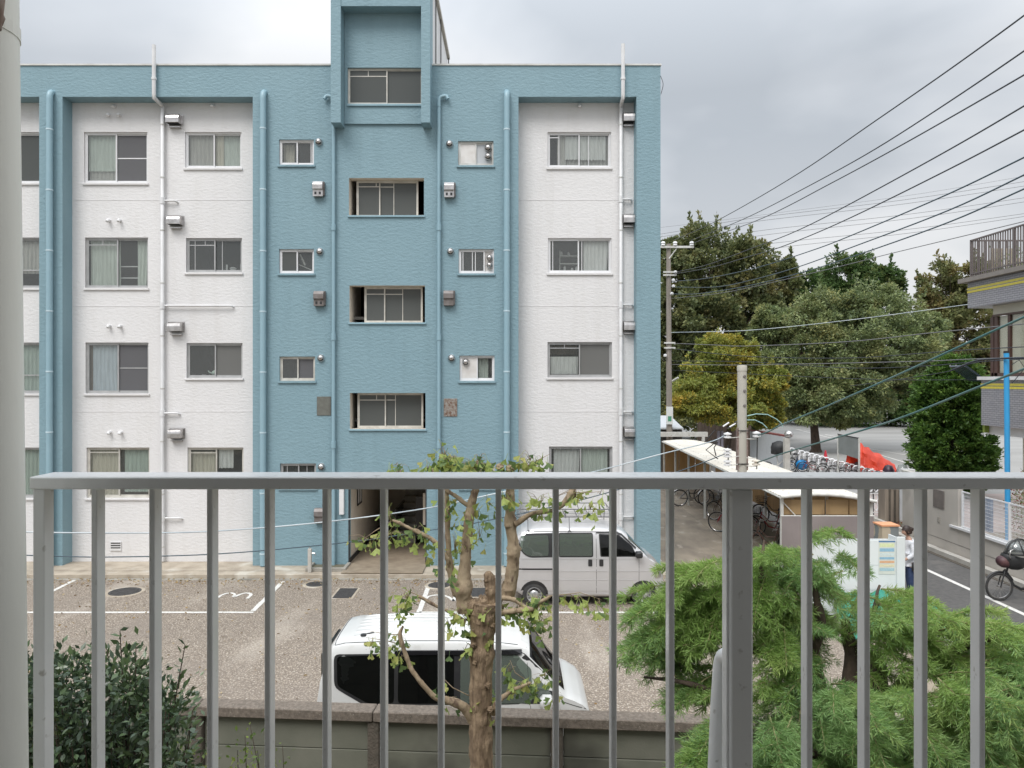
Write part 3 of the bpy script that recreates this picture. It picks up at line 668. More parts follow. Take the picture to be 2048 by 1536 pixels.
# ------------------------------------------------------------------ ground, road, pavements
def asphalt():
    m = bpy.data.materials.new('worn_lot_asphalt'); m.use_nodes = True; N, L = m.node_tree.nodes, m.node_tree.links; b = N['Principled BSDF']; b.inputs['Roughness'].default_value = .93
    t = N.new('ShaderNodeTexCoord')
    def nz(s, d=4, st=(1, 1, 1)):
        mp = N.new('ShaderNodeMapping'); mp.inputs['Scale'].default_value = st; L.new(t.outputs['Object'], mp.inputs[0])
        n = N.new('ShaderNodeTexNoise'); n.inputs['Scale'].default_value = s; n.inputs['Detail'].default_value = d; L.new(mp.outputs[0], n.inputs[0]); return n.outputs['Fac']
    def ramp(f, c, p0, p1, c2):
        r = N.new('ShaderNodeValToRGB'); r.color_ramp.elements[0].position = p0; r.color_ramp.elements[1].position = p1
        r.color_ramp.elements[0].color = (*c, 1); r.color_ramp.elements[1].color = (*c2, 1); L.new(f, r.inputs[0]); return r.outputs[0]
    def mix(f, a, c, lo, hi, k):
        mr = N.new('ShaderNodeMapRange'); mr.inputs['From Min'].default_value = lo; mr.inputs['From Max'].default_value = hi; mr.inputs['To Max'].default_value = k; L.new(f, mr.inputs['Value'])
        x = N.new('ShaderNodeMixRGB'); L.new(mr.outputs[0], x.inputs[0]); L.new(a, x.inputs[1]); x.inputs[2].default_value = (*c, 1); return x.outputs[0]
    v = N.new('ShaderNodeTexVoronoi'); v.inputs['Scale'].default_value = 26; L.new(t.outputs['Object'], v.inputs['Vector'])
    c = ramp(nz(7, 6), (.42, .355, .285), .35, .65, (.30, .25, .20))
    c = mix(v.outputs['Distance'], c, (.15, .12, .095), .22, .5, .75)
    c = mix(nz(30, 2), c, (.66, .60, .52), .56, .68, .75)
    c = mix(nz(.55, 4), c, (.23, .195, .165), .50, .66, .5)
    c = mix(nz(.9, 3, (1, .25, 1)), c, (.56, .50, .43), .56, .72, .4)
    c = mix(nz(1.9, 2), c, (.13, .11, .095), .68, .76, .5)
    L.new(c, b.inputs['Base Color'])
    bp = N.new('ShaderNodeBump'); bp.inputs['Strength'].default_value = .8; bp.inputs['Distance'].default_value = .014; L.new(v.outputs['Distance'], bp.inputs['Height']); L.new(bp.outputs[0], b.inputs['Normal'])
    return m
M['lot'] = asphalt()
M['apron'] = pmat('stained_beige_concrete', (0.46, 0.40, 0.32), (0.33, 0.28, 0.22), 2.6, rough=0.85, bump=0.35, bscale=25, c3=(0.55, 0.51, 0.44), s3=1.5, f3=.56)
M['path'] = pmat('brown_concrete_path', (0.30, 0.25, 0.19), (0.20, 0.165, 0.13), 1.8, rough=0.85, bump=0.3, bscale=22, c3=(0.38, 0.33, 0.27), s3=2.6, f3=.58, stretch=(1, .5, 1))
M['road'] = pmat('grey_asphalt', (0.115, 0.11, 0.105), (0.085, 0.082, 0.08), 9, rough=0.88, bump=0.4, bscale=90, c3=(0.15, 0.14, 0.13), s3=.8, f3=.56, bdist=.005)
M['yard'] = pmat('pale_grey_yard', (0.34, 0.335, 0.325), (0.28, 0.275, 0.265), .35, rough=0.9, bump=0.2, bscale=30, c3=(0.25, 0.245, 0.235), s3=.12, f3=.52, stretch=(.4, 1, 1))
M['earth'] = pmat('dull_ground', (0.16, 0.14, 0.10), (0.10, 0.095, 0.06), .5, rough=0.95, bump=.4, bscale=4)
M['line'] = pmat('worn_white_line', (0.74, 0.73, 0.70), (0.62, 0.60, 0.56), 14, rough=0.8, c3=(0.34, 0.31, 0.27), s3=22, f3=0.62, f3w=.06)
struct(MB().box(-400, 500, -60, 900, -0.3, -0.012), 'ground', M['earth'])
struct(MB().box(-22, 6.75, 6.2, 19.1, -0.10, 0.0), 'parking_lot', M['lot'])
mb = MB(); mb.box(-22, XR+.15, 19.26, 28.4, -.1, GB+.003)
o = struct(mb, 'apron', M['apron'], bevel=.01)
struct(MB().box(-22, 6.75, 19.1, 19.26, -.1, .008), 'gutter', M['concrete'])
# second low step of the apron and worn joints
mb = MB()
for y in (19.62,): mb.box(-22, FX(640), y, y+.02, GB, GB+.005)
tag(mb.build('apron_joint', M['fencepost'], o)) 
struct(MB().box(XR+.16, 6.75, 19.26, 45, -.1, .006), 'side_path', M['path'])
struct(MB().box(6.75, 9.30, 7.0, 45, -.1, .012), 'shed_floor', M['path'])
struct(MB().box(9.30, 12.32, -20, 60, -.1, .0), 'road', M['road'])
mb = MB(); mb.box(12.32, 12.46, -20, 60, -.1, .012)
struct(mb, 'road_gutter', M['fencepost'])
mb = MB()
for k in range(40): mb.box(12.46, 12.68, -6+k*1.0+.006, -5+k*1.0-.006, -.1, .13)
struct(mb, 'kerb', M['concretel'])
M['pink'] = pmat('pinkish_paving', (0.42, 0.34, 0.32), (0.36, 0.30, 0.28), 2, rough=.8, bump=.2)
struct(MB().box(12.69, 60, 25.0, 33.5, -.1, .02), 'school_pavement', M['pink'])
struct(MB().box(12.69, 60, -20, 24.99, -.1, .015), 'garden_ground', M['path'])
struct(MB().box(12.69, 140, 33.5, 98, -.1, .004), 'school_yard', M['yard'])
struct(MB().box(4.3, 12.3, 60, 98, -.1, .002), 'yard_side', M['yard'])
def mark(name, poly, z=.004, label=None):
    n = len(poly); vs = [(x, y, z) for x, y in poly]
    o = MB().add(vs, [tuple(range(n))]).build(name, M['line'], None); o['kind'] = 'structure'; return o
def gp(px, py, z=0.0):
    D = 1500*(EYE-z)/(py-760); return ((px-1024)/1500*D, D)
def strip(name, pts, w, z=.005):
    """painted line along ground points"""
    vs = []; fs = []; n = len(pts)
    for i, (x, y) in enumerate(pts):
        a = Vector(pts[max(i-1, 0)]); b = Vector(pts[min(i+1, n-1)]); d = (b-a).normalized(); nn = Vector((-d.y, d.x))*w/2
        jx = random.uniform(-.006, .006)
        vs += [(x+nn.x+jx, y+nn.y+jx, z), (x-nn.x, y-nn.y+jx, z)]
    for i in range(n-1): fs.append((2*i, 2*i+1, 2*i+3, 2*i+2))
    o = MB().add(vs, fs).build(name, M['line'], None); o['kind'] = 'structure'; return o
def seg(a, b, n=16): return [(a[0]+(b[0]-a[0])*k/n, a[1]+(b[1]-a[1])*k/n) for k in range(n+1)]
yl = gp(500, 1225)[1]
strip('stall_line', seg((-21, yl), (gp(507, 1225)[0], yl), 60), .10)
strip('stall_line', seg(gp(506, 1222), gp(566, 1163)), .11)
strip('stall_line', seg(gp(96, 1187), gp(150, 1160)), .10)
strip('stall_line', seg((gp(838, 1225)[0], yl), (gp(1330, 1225)[0], yl), 30), .10)
strip('stall_line', seg(gp(838, 1225), gp(858, 1170)), .11)
def digit(strokes, px, py, name, w=.075):
    x0, y0 = gp(px, py)
    for st in strokes:
        strip(name, [(x0+a, y0+b) for a, b in st], w, .006)
# parking bay numbers, painted to be read from the building side
three = [spline([(.36, -.30), (.34, .02), (.2, .16), (.08, .06), (.01, -.16), (-.07, .06), (-.2, .16), (-.33, .04), (-.36, -.26)], 5)]
digit([[(a, b*1.0+.12) for a, b in three[0]]], 469, 1193, 'stall_number')
two = [spline([(-.2, -.32), (-.34, -.12), (-.28, .14), (-.06, .24), (.14, .1), (.32, -.25)], 5), [(.32, -.25), (.32, .3)]]
digit(two, 882, 1196, 'stall_number')
strip('road_line', seg((11.14, -5), (11.14, 55), 60), .13, .005)
for a, b in (((1590, 858), (1622, 862)), ((1590, 858), (1700, 886)), ((1760, 910), (1860, 940)), ((1650, 869), (1690, 877)), ((1735, 897), (1870, 920))):
    strip('yard_line', seg(gp(*a), gp(*b), 6), .12, .012)
strip('yard_line', seg(gp(1795, 847), gp(1900, 845), 6), .16, .012)

# manhole covers and drain grates
M['iron'] = pmat('dark_cast_iron', (0.075, 0.072, 0.072), (0.05, 0.048, 0.048), 12, rough=.75, bump=.5, bscale=60)
def manhole(px, py, r, label):
    x, y = gp(px, py); o = thing('manhole_cover', label, 'manhole cover', (x, y, 0), 'manhole covers set in the parking lot')
    MB().lathe((x, y, 0), [(r+.09, .0), (r+.085, .012), (r+.005, .012)], 28).build('collar', M['apron'], o)
    MB().lathe((x, y, 0), [(r, .0), (r, .018), (r-.03, .02), (r-.035, .014), (0, .014)], 28).build('lid', M['iron'], o)
    mb = MB()
    for k in range(-3, 4):
        h = math.sqrt(max(0, (r-.06)**2-(k*r*.24)**2)); mb.box(x-h, x+h, y+k*r*.24-.012, y+k*r*.24+.012, .013, .021)
    mb.build('lid_rib', M['iron'], o)
manhole(250, 1184, .36, 'largest round manhole cover, beside the painted number 3')
manhole(632, 1169, .24, 'small round manhole cover in front of the planter basin')
manhole(878, 1171, .27, 'round manhole cover in front of the entrance, near the painted number 2')
def grate(pa, pb, label):
    x0, y0 = gp(*pa); x1, y1 = gp(*pb); o = thing('drain_grate', label, 'drain grate', ((x0+x1)/2, (y0+y1)/2, 0), 'square drain grates in the lot')
    ya, yb = min(y0, y1), max(y0, y1)
    MB().box(x0-.05, x1+.05, ya-.05, yb+.05, -.02, .006).build('grate_frame', M['apron'], o)
    MB().box(x0, x1, ya, yb, -.01, .009).build('grate_plate', M['iron'], o)
    mb = MB(); n = 12
    for k in range(n): xx = x0+(x1-x0)*(k+.5)/n; mb.box(xx-.012, xx+.012, ya+.02, yb-.02, .009, .016)
    mb.build('grate_bar', M['iron'], o)
grate((664, 1197), (716, 1177), 'square dark drain grate left of the entrance path')
grate((938, 1194), (985, 1176), 'square dark drain grate behind the ginkgo trunks')
# planter basin and standpipe beside the downpipe
x0, x1 = FX(624), FX(702)
o = thing('planter_basin', 'low concrete basin round the downpipe left of the entrance', 'planter', ((x0+x1)/2, YF-.45, GB))
mb = MB(); mb.box(x0, x1, YF-.66, YF-.56, GB, GB+.1); mb.box(x0, x0+.09, YF-.56, YF-.02, GB, GB+.1); mb.box(x1-.09, x1, YF-.56, YF-.02, GB, GB+.1)
mb.build('basin_kerb', M['concrete'], o, bevel=.01)
MB().box(x0+.09, x1-.09, YF-.56, YF-.02, GB, GB+.04).build('soil', M['earth'], o)
o = thing('standpipe', 'beige square garden tap post by the downpipe', 'tap', (FX(634), YF-.5, GB))
x = FX(634)
MB().box(x-.045, x+.045, YF-.76, YF-.67, GB, GB+.62).build('post', M['concretel'], o, bevel=.008)
MB().tube([(x+.045, YF-.715, GB+.5), (x+.13, YF-.715, GB+.5), (x+.14, YF-.715, GB+.44)], .014, 6).cyl((x, YF-.715, GB+.6), (x, YF-.715, GB+.66), .018, 6).build('tap', M['chrome'], o)

# dead leaves blown about the lot and along the gutter
n = 2600; C = np.column_stack([np.random.uniform(-14, 6.7, n), 7.7+11.6*np.random.rand(n)**.7, np.full(n, .012)])
k = np.random.rand(n) < .45; C[k, 1] = 19.05+np.random.normal(size=k.sum())*.22; C[:, 0] += np.random.normal(size=n)*.2
Dn = np.random.normal(size=(n, 3)); Dn[:, 2] = np.abs(Dn[:, 2])*.15
ll = leaf_cloud('leaf_litter', C, Dn, .06, [pmat('dry_leaf', (.22, .13, .05), (.32, .22, .08), 6, rough=.8), pmat('pale_dry_leaf', (.42, .34, .20), (.30, .22, .12), 6, rough=.8)], None, 'stuff')
ll['label'] = 'dead leaves scattered over the parking lot'; ll['category'] = 'leaf litter'

# ------------------------------------------------------------------ precast concrete boundary wall
fa = Vector((-3.44, 7.59)); fb = Vector((1.92, 7.2)); fd = (fb-fa).normalized(); fn = Vector((-fd.y, fd.x))
F0 = thing('concrete_wall', 'low precast concrete boundary wall with stacked planks and a rough cap', 'wall', (0, 7.4, 0))
def fpt(t, n, z): q = fa+fd*t+fn*n; return Vector((q.x, q.y, z))
ZC = 1.85
posts = []; t0 = (765-345)/(1425-345)*5.37
mb_p = None
pitch = 1.80
ts = [t0+pitch*k for k in range(-8, 5)]
def fbox(t0_, t1_, n0, n1, z0, z1): 
    mb = MB(); vs = [fpt(t, n, z) for z in (z0, z1) for t, n in ((t0_, n0), (t1_, n0), (t1_, n1), (t0_, n1))]
    return mb.add(vs, [(0,3,2,1),(4,5,6,7),(0,1,5,4),(1,2,6,5),(2,3,7,6),(3,0,4,7)])
for k, t in enumerate(ts):
    fbox(t-.06, t+.06, -.075, .075, 0, ZC-.1).build('post', M['fencepost'], F0, bevel=.012)
    if k < len(ts)-1:
        for r in range(6):
            z1 = ZC-.115-r*.30; z0 = max(z1-.294, 0.0); j = random.uniform(-.006, .006)
            fbox(t+.062, t+pitch-.062, -.02+j, .03+j, z0, z1).build('panel', M['fencepanel'], F0, bevel=.006)
        fbox(t+.004, t+pitch-.004, -.10, .10, ZC-.1, ZC).build('cap', M['fencecap'], F0, bevel=.008)

# ------------------------------------------------------------------ our own balcony: slab, plus unseen soffit and wall added to shade the railing
M['ourwall'] = pmat('dim_brown_render', (0.21, 0.205, 0.19), (0.17, 0.165, 0.155), 3, rough=.8, bump=.3, bscale=40)  # unseen wall colour, kept dark so the railing's room side stays shaded
D0 = 1.5
hb = thing('balcony', 'concrete balcony floor, soffit and wall on the near side of the grey railing', 'balcony', (0, 0, EYE-1.4))
MB().box(-4, 4, -.55, D0+.12, EYE-1.55, EYE-1.4).build('floor_slab', M['concrete'], hb)
MB().box(-4, 4, -.55, 1.0, EYE+1.25, EYE+1.4).build('upper_slab', M['concrete'], hb)
MB().box(-4, 4, -.75, -.56, 0, EYE+4).build('house_wall', M['ourwall'], hb)

# ------------------------------------------------------------------ grey painted railing
rl = thing('balcony_railing', 'grey painted steel balcony railing across the whole foreground', 'railing', (0, D0, EYE-1.4))
s = 1500/D0; RX = lambda p: (p-1024)/s
zt = EYE-(954-760)/s; zb = EYE-(979-760)/s
xl = RX(58)
mb = MB().box(xl, 3.2, D0, D0+.083, zb, zt); mb.build('handrail', M['railing'], rl, bevel=.0025)
M_R = M['railing']; zlo = EYE-1.3
bal = [75]+[82.6+114.3*k for k in range(1, 12)] + [1454] + [1613+114*k for k in range(0, 12)]
base = None
for i, p in enumerate(bal):
    x = RX(p)*(1.0 if i == 0 else 1.5345/1.5)
    wdt = .0115; dep = .033
    if i == 0:
        o = MB().box(x-.017, x+.006, D0+.012, D0+.045, zlo, zb-.001).build('baluster', M_R, rl, bevel=.0015); continue
    xx = x+ (.0 if p < 1024 else 0.0)
    if base is None:
        base = MB().box(-wdt/2, wdt/2, D0+.018, D0+.018+dep, zlo, zb-.001).build('baluster', M_R, rl, bevel=.0015); base.location = (-0+xx, -rl.location.y, -rl.location.z)
    else:
        c = base.copy(); COL.objects.link(c); c.location = (xx, -rl.location.y, -rl.location.z)
MB().box(RX(1463.5), RX(1508), D0+.006, D0+.062, EYE-1.4, zb-.001).build('post', M_R, rl, bevel=.003)
MB().box(xl+.01, 3.2, D0+.02, D0+.05, zlo-.03, zlo).build('bottom_rail', M_R, rl, bevel=.002)
# bent grey stay behind the post
o = MB().tube([(RX(1440)*1.10, D0+.22, EYE-1.35), P(1432, 1536, D0+.2), P(1438, 1400, D0+.2)]+arc(P(1443, 1330, D0+.2), P(1446, 1302, D0+.2), P(1462, 1318, D0+.16), 8)+[P(1474, 1345, D0+.10), P(1482, 1362, D0+.07)], .0185, 14).build('railing_stay', M_R, rl, True, 60)
# downpipe standing on the balcony at the left
xr = -.902; r = .075
dp = thing('balcony_downpipe', 'thick grey beige downpipe standing at the left edge of the balcony', 'drainpipe', (xr-r, 1.35, EYE-1.4))
MB().tube([(xr-r+.020, 1.36, EYE-1.4), (xr-r+.008, 1.36, EYE-.35), (xr-r-.012, 1.36, EYE+1.24)], r, 28).build('pipe', M['pipegrey'], dp, True, 60)
zc = EYE+.64
MB().lathe((xr-r-.008, 1.36, zc), [(r+.001, -.011), (r+.005, -.011), (r+.005, .011), (r+.001, .011)], 28).build('clamp', M['pipegrey'], dp)
MB().tube([(xr-r+.06, 1.30, zc-.03), (xr+.000, 1.305, zc-.025), (xr+.004, 1.31, zc+.04), (xr-.01, 1.31, zc+.055)], .013, 8).cyl((xr-.014, 1.29, zc+.0), (xr-.014, 1.33, zc+.0), .018, 8).build('clamp_bolt', M['rusty'], dp, True, 50)
# ------------------------------------------------------------------ vehicles
M['silver'] = pmat('silver_car_paint', (0.64, 0.635, 0.64), (0.60, 0.595, 0.60), 2, rough=.30, metal=.35, coat=.6, c3=(.57, .56, .55), s3=1.4, f3=.6)
M['carwhite'] = pmat('white_car_paint', (0.60, 0.60, 0.585), (0.565, 0.565, 0.55), 1.6, rough=.38, coat=.5, c3=(.52, .515, .49), s3=6, f3=.63)
M['carglass'] = glassmat('dark_privacy_glass', (0.10, 0.11, 0.11), 0.25, (0.012, 0.013, 0.013))
M['vanglass'] = glassmat('greenish_reflection_glass', (0.50, 0.58, 0.52), 0.38, (0.22, 0.26, 0.225), .02, 2.4)  # pale green window reflection is mixed into the diffuse body colour
M['carblack'] = pmat('black_trim_plastic', (0.02, 0.02, 0.022), (0.03, 0.03, 0.03), 8, rough=.45)
M['tyre'] = pmat('tyre_rubber', (0.03, 0.03, 0.032), (0.05, 0.048, 0.045), 10, rough=.85)
M['wheel'] = pmat('silver_wheel', (0.55, 0.55, 0.55), (0.4, 0.4, 0.4), 8, rough=.35, metal=.6)

class Body:
    """a car body lofted along x (rear 0 to front L): stations (x, top z, bottom z, plan factor)"""
    def __init__(s, stations, sect, belt): s.st = stations; s.sect = sect; s.belt = belt
    def at(s, x):
        st = s.st
        for i in range(len(st)-1):
            if st[i][0] <= x <= st[i+1][0]:
                t = (x-st[i][0])/max(1e-9, st[i+1][0]-st[i][0]); return [a+(b-a)*t for a, b in zip(st[i], st[i+1])]
        return list(st[0] if x < st[0][0] else st[-1])
    def section(s, x):
        _, zt, zb, k = s.at(x); out = []; zbelt = min(s.belt, zt-.06)
        for w, v, up in s.sect:                       # v: 0..1 within lower body or greenhouse
            z = zb+(zbelt-zb)*v if not up else zbelt+(zt-zbelt)*v
            sq = 1.0 if not up else min(1, max(0, (zt-s.belt)/.5))
            w0 = s.sect[s.nl-1][0]; ww = w if not up else (w*sq + (w0-(w0)*v**6*1.0)*(1-sq) if v < 1 else 0)
            out.append((ww*k, z))
        return out
    def side_y(s, x, z):
        q = s.section(x)
        for (w0, z0), (w1, z1) in zip(q, q[1:]):
            if z0 <= z <= z1: return w0+(w1-w0)*(z-z0)/max(1e-9, z1-z0)
        return q[-1][0]

def build_body(B, name, paint, root, glass, ws=(0, 0), ws_j=6, n=46, rear=None):
    B_ = B; L = B.st[-1][0]; xs = sorted(set([L*i/n for i in range(n+1)] + [t[0] for t in B.st]))
    mb = MB(); rows = []
    for x in xs:
        q = B.section(x); ring = [(x, -w, z) for w, z in q] + [(x, w, z) for w, z in reversed(q[:-1])]
        rows.append(ring)
    m = len(rows[0]); vs = [p for r in rows for p in r]; fs = []; mi = []
    for i in range(len(rows)-1):
        for j in range(m-1):
            fs.append((i*m+j, i*m+j+1, (i+1)*m+j+1, (i+1)*m+j)); xm = (xs[i]+xs[i+1])/2
            mi.append(1 if ws[0] < xm < ws[1] and ws_j <= j < m-1-ws_j else 0)
        fs.append(tuple([i*m, (i+1)*m, (i+1)*m+m-1, i*m+m-1])); mi.append(2)
    fs.append(tuple(range(m))); mi.append(0); k = (len(rows)-1)*m; fs.append(tuple(k+j for j in reversed(range(m)))); mi.append(0)
    mb.v = vs; mb.f = fs; mb.m = mi
    return mb.build(name, [paint, glass, M['carblack']], root, True, 38)

def side_patch(B, poly, off, name, mat, parent, sides=(-1,), rings=3, thick=True):
    cx = sum(p[0] for p in poly)/len(poly); cz = sum(p[1] for p in poly)/len(poly); o = None
    for sgn in sides:
        mb = MB(); n = len(poly); vs = [(cx, sgn*(B.side_y(cx, cz)+off), cz)]; fs = []
        for r in range(1, rings+1):
            t = r/rings
            for x, z in poly:
                X, Z = cx+(x-cx)*t, cz+(z-cz)*t; vs.append((X, sgn*(B.side_y(X, Z)+off), Z))
        for j in range(n): fs.append((0, 1+j, 1+(j+1) % n))
        for r in range(rings-1):
            a = 1+r*n; b = a+n
            for j in range(n): fs.append((a+j, b+j, b+(j+1) % n, a+(j+1) % n))
        a = 1+(rings-1)*n; vs += [(x, y-sgn*off*1.5, z) for x, y, z in vs[a:a+n]]
        for j in range(n): fs.append((a+j, a+n+j, a+n+(j+1) % n, a+(j+1) % n))
        mb.add(vs, fs); o = mb.build(name, mat, parent, True, 30)
    return o
def rpoly(pts, r=.05, n=3):
    """round the corners of an outline"""
    out = []; k = len(pts)
    for i in range(k):
        p = Vector(pts[i]); a = Vector(pts[i-1])-p; b = Vector(pts[(i+1) % k])-p; ra = min(r, a.length*.45); rb = min(r, b.length*.45)
        q = [tuple(v) for v in [p+a.normalized()*ra, p, p+b.normalized()*rb]]
        for j in range(n+1):
            t = j/n; out.append(tuple(Vector(q[0])*(1-t)**2+Vector(q[1])*2*t*(1-t)+Vector(q[2])*t*t))
        if i < k: # subdivide the straight run so it follows the curved side
            nx = Vector(pts[(i+1) % k]); e = p+b.normalized()*rb; c = Vector(pts[(i+2) % k])-nx; f = nx-b.normalized()*min(r, b.length*.45)
            for j in (1, 2, 3): out.append(tuple(e+(f-e)*j/4))
    return out
def band(B, pts, w, off, name, mat, parent, sides=(-1,)):
    """a thin strip (seam or moulding) along (x, z) points on the side"""
    for sgn in sides:
        vs = []; fs = []; n = len(pts)
        for i, p in enumerate(pts):
            a = Vector(pts[max(i-1, 0)]); b = Vector(pts[min(i+1, n-1)]); d = (b-a).normalized(); nn = Vector((-d.y, d.x))*w/2
            for q in (Vector(p)+nn, Vector(p)-nn): vs.append((q.x, sgn*(B.side_y(q.x, q.y)+off), q.y))
            for q in (Vector(p)+nn, Vector(p)-nn): vs.append((q.x, sgn*(B.side_y(q.x, q.y)-.004), q.y))
        for i in range(n-1):
            a = 4*i; fs += [(a, a+1, a+5, a+4), (a+2, a, a+4, a+6), (a+1, a+3, a+7, a+5)]
        MB().add(vs, fs).build(name, mat, parent)
def line2(a, b, n=6): return [(a[0]+(b[0]-a[0])*i/n, a[1]+(b[1]-a[1])*i/n) for i in range(n+1)]
def wheel(root, x, y, r, sgn, hub='steel'):
    w = MB().lathe((x, y, r), [(r*.62, 0), (r*.9, 0*sgn), (r, .02*-sgn), (r, .13*-sgn), (r*.9, .15*-sgn), (0.01, .15*-sgn)], 28, 0, 'Y').build('wheel', M['tyre'], root, True, 40)
    MB().lathe((x, y, r), [(r*.66, .0), (r*.64, .008*sgn), (r*.58, -.012*sgn), (r*.44, -.03*sgn), (r*.30, -.004*sgn), (r*.24, .006*sgn), (0.001, .006*sgn)], 28, 0, 'Y').build('rim', M['wheel'], w, True, 50)
    mb = MB()
    for k in range(12):
        a = 2*PI*k/12; cx, cz = x+math.cos(a)*r*.50, r+math.sin(a)*r*.50; mb.lathe((cx, y-.012*sgn+.004*sgn, cz), [(r*.055, 0), (r*.055, .006*sgn), (0.001, .006*sgn)], 8, 0, 'Y')
    mb.build('rim_hole', M['carblack'], w)

def arch(B, x, r, root, zc):
    pts = [(x+math.cos(a)*r, zc+math.sin(a)*r*1.0) for a in [PI*i/12 for i in range(13)]]
    pts = [(p[0], max(p[1], .24)) for p in pts]
    pts = pts + [(x-r*.5, .235), (x, .232), (x+r*.5, .235)]
    side_patch(B, pts, .004, 'wheel_arch', M['carblack'], root, (-1, 1))

# --- silver one-box van parked in front of the right bay, nose to the right
van = thing('parked_van', 'silver one box minivan with a roof rack parked against the blue block', 'van', (0.06, 17.60, 0), rot=0.0)
st = [(0, 1.30, .42, .86), (.02, 1.50, .36, .93), (.07, 1.62, .30, .97), (.16, 1.73, .24, .99), (.4, 1.79, .22, 1), (1.0, 1.82, .21, 1), (1.8, 1.81, .21, 1), (2.2, 1.77, .21, 1), (2.45, 1.68, .21, 1), (2.56, 1.60, .21, .995),
      (2.8, 1.34, .21, .99), (3.03, 1.09, .21, .965), (3.16, 1.02, .22, .94), (3.27, .93, .22, .90), (3.33, .80, .24, .86), (3.37, .68, .28, .80), (3.385, .5, .34, .76)]
sect = [(.64, 0, 0), (.69, .06, 0), (.712, .25, 0), (.722, .5, 0), (.730, .72, 0), (.722, .86, 0), (.715, 1, 0), (.69, .35, 1), (.655, .62, 1), (.615, .80, 1), (.56, .90, 1), (.42, .965, 1), (.2, .995, 1), (0, 1, 1)]
Bv = Body(st, sect, 1.10); Bv.nl = 7
build_body(Bv, 'body', M['silver'], van, M['vanglass'], (2.6, 3.0), 9)
rear_o = rpoly([(.22, 1.16), (.10, 1.30), (.10, 1.62), (.92, 1.64), (.92, 1.11), (.34, 1.10)], .07)
def shrink(poly, k, kz=None):
    kz = kz or k; cx = sum(p[0] for p in poly)/len(poly); cz = sum(p[1] for p in poly)/len(poly); return [(cx+(x-cx)*k, cz+(z-cz)*kz) for x, z in poly]
side_patch(Bv, rear_o, .004, 'window_rubber', M['carblack'], van, (-1, 1))
side_patch(Bv, shrink(rpoly([(.22, 1.16), (.10, 1.30), (.10, 1.62), (.80, 1.64), (.80, 1.11), (.34, 1.10)], .07), .91, .86), .008, 'side_glass', M['vanglass'], van, (-1, 1))
mid_o = rpoly([(.99, 1.11), (.99, 1.645), (1.77, 1.645), (1.77, 1.11)], .05)
side_patch(Bv, mid_o, .004, 'window_rubber', M['carblack'], van, (-1, 1))
side_patch(Bv, shrink(mid_o, .95, .90), .008, 'side_glass', M['vanglass'], van, (-1, 1))
fr_o = rpoly([(1.93, 1.12), (1.90, 1.62), (2.36, 1.60), (2.66, 1.34), (2.76, 1.12)], .03)
side_patch(Bv, fr_o, .004, 'window_rubber', M['carblack'], van, (-1, 1))
side_patch(Bv, shrink(fr_o, .94, .91), .008, 'side_glass', M['carglass'], van, (-1, 1))
band(Bv, line2((1.84, 1.655), (2.30, 1.645), 6)+line2((2.42, 1.60), (2.74, 1.30), 5), .035, .016, 'rain_visor', M['carblack'], van)
for a, b in (((1.84, 1.64), (1.84, .27)), ((.955, 1.66), (.955, .27)), ((2.80, 1.14), (2.80, .50))): band(Bv, line2(a, b, 10), .008, .0015, 'door_seam', M['carblack'], van)
band(Bv, line2((.06, .845), (.95, .845)), .034, .006, 'slide_rail', M['carblack'], van)
band(Bv, line2((.06, .80), (3.3, .80), 24), .012, .008, 'body_crease', M['silver'], van, (-1, 1))
band(Bv, line2((.06, .60), (2.75, .60), 20), .010, .006, 'body_crease', M['silver'], van, (-1, 1))
band(Bv, line2((.06, 1.082), (2.8, 1.085), 20), .02, .008, 'belt_moulding', M['silver'], van, (-1, 1))
band(Bv, line2((.75, .275), (2.55, .275), 14), .04, .010, 'sill_moulding', M['silver'], van, (-1, 1))
band(Bv, line2((.18, 1.675), (2.35, 1.66), 16), .014, .003, 'roof_gutter', M['carblack'], van, (-1, 1))
for x in (1.70, 1.95):
    side_patch(Bv, rpoly([(x-.045, .91), (x-.045, 1.06), (x+.045, 1.06), (x+.045, .91)], .02), .012, 'door_handle', M['carblack'], van)
for x in (.44, 2.90):
    arch(Bv, x, .315, van, .27)
    wheel(van, x, -.725, .262, -1); wheel(van, x, .725, .262, 1)
MB().box(2.70, 2.86, -.90, -.73, 1.12, 1.26).build('wing_mirror', M['carblack'], van, True, bevel=.03)
MB().tube([(2.78, -.52, 1.29), (2.95, -.32, 1.13), (3.02, -.1, 1.10)], .008, 6).build('wiper', M['carblack'], van)
side_patch(Bv, rpoly([(3.17, .62), (3.17, .76), (3.31, .77), (3.32, .64)], .03), .006, 'headlight', M['chrome'], van, (-1, 1))
MB().box(-.06, .1, -.62, .62, .28, .50).build('rear_bumper', M['silver'], van, True, bevel=.04)
MB().box(3.28, 3.44, -.60, .60, .26, .46).build('front_bumper', M['silver'], van, True, bevel=.05)
for s_ in (-1, 1): MB().box(.0, .035, s_*.60-.05, s_*.60+.05, .62, .98).build('tail_light', pmat('red_lamp', (.35, .02, .02), rough=.15), van, bevel=.01)
# seats and steering wheel inside
for x in (.55, 1.35, 2.15):
    MB().box(x-.08, x+.08, -.55, .55, .7, 1.28).build('seat_back', pmat('grey_seat_cloth', (.16, .165, .17), rough=.9), van, True, bevel=.04)
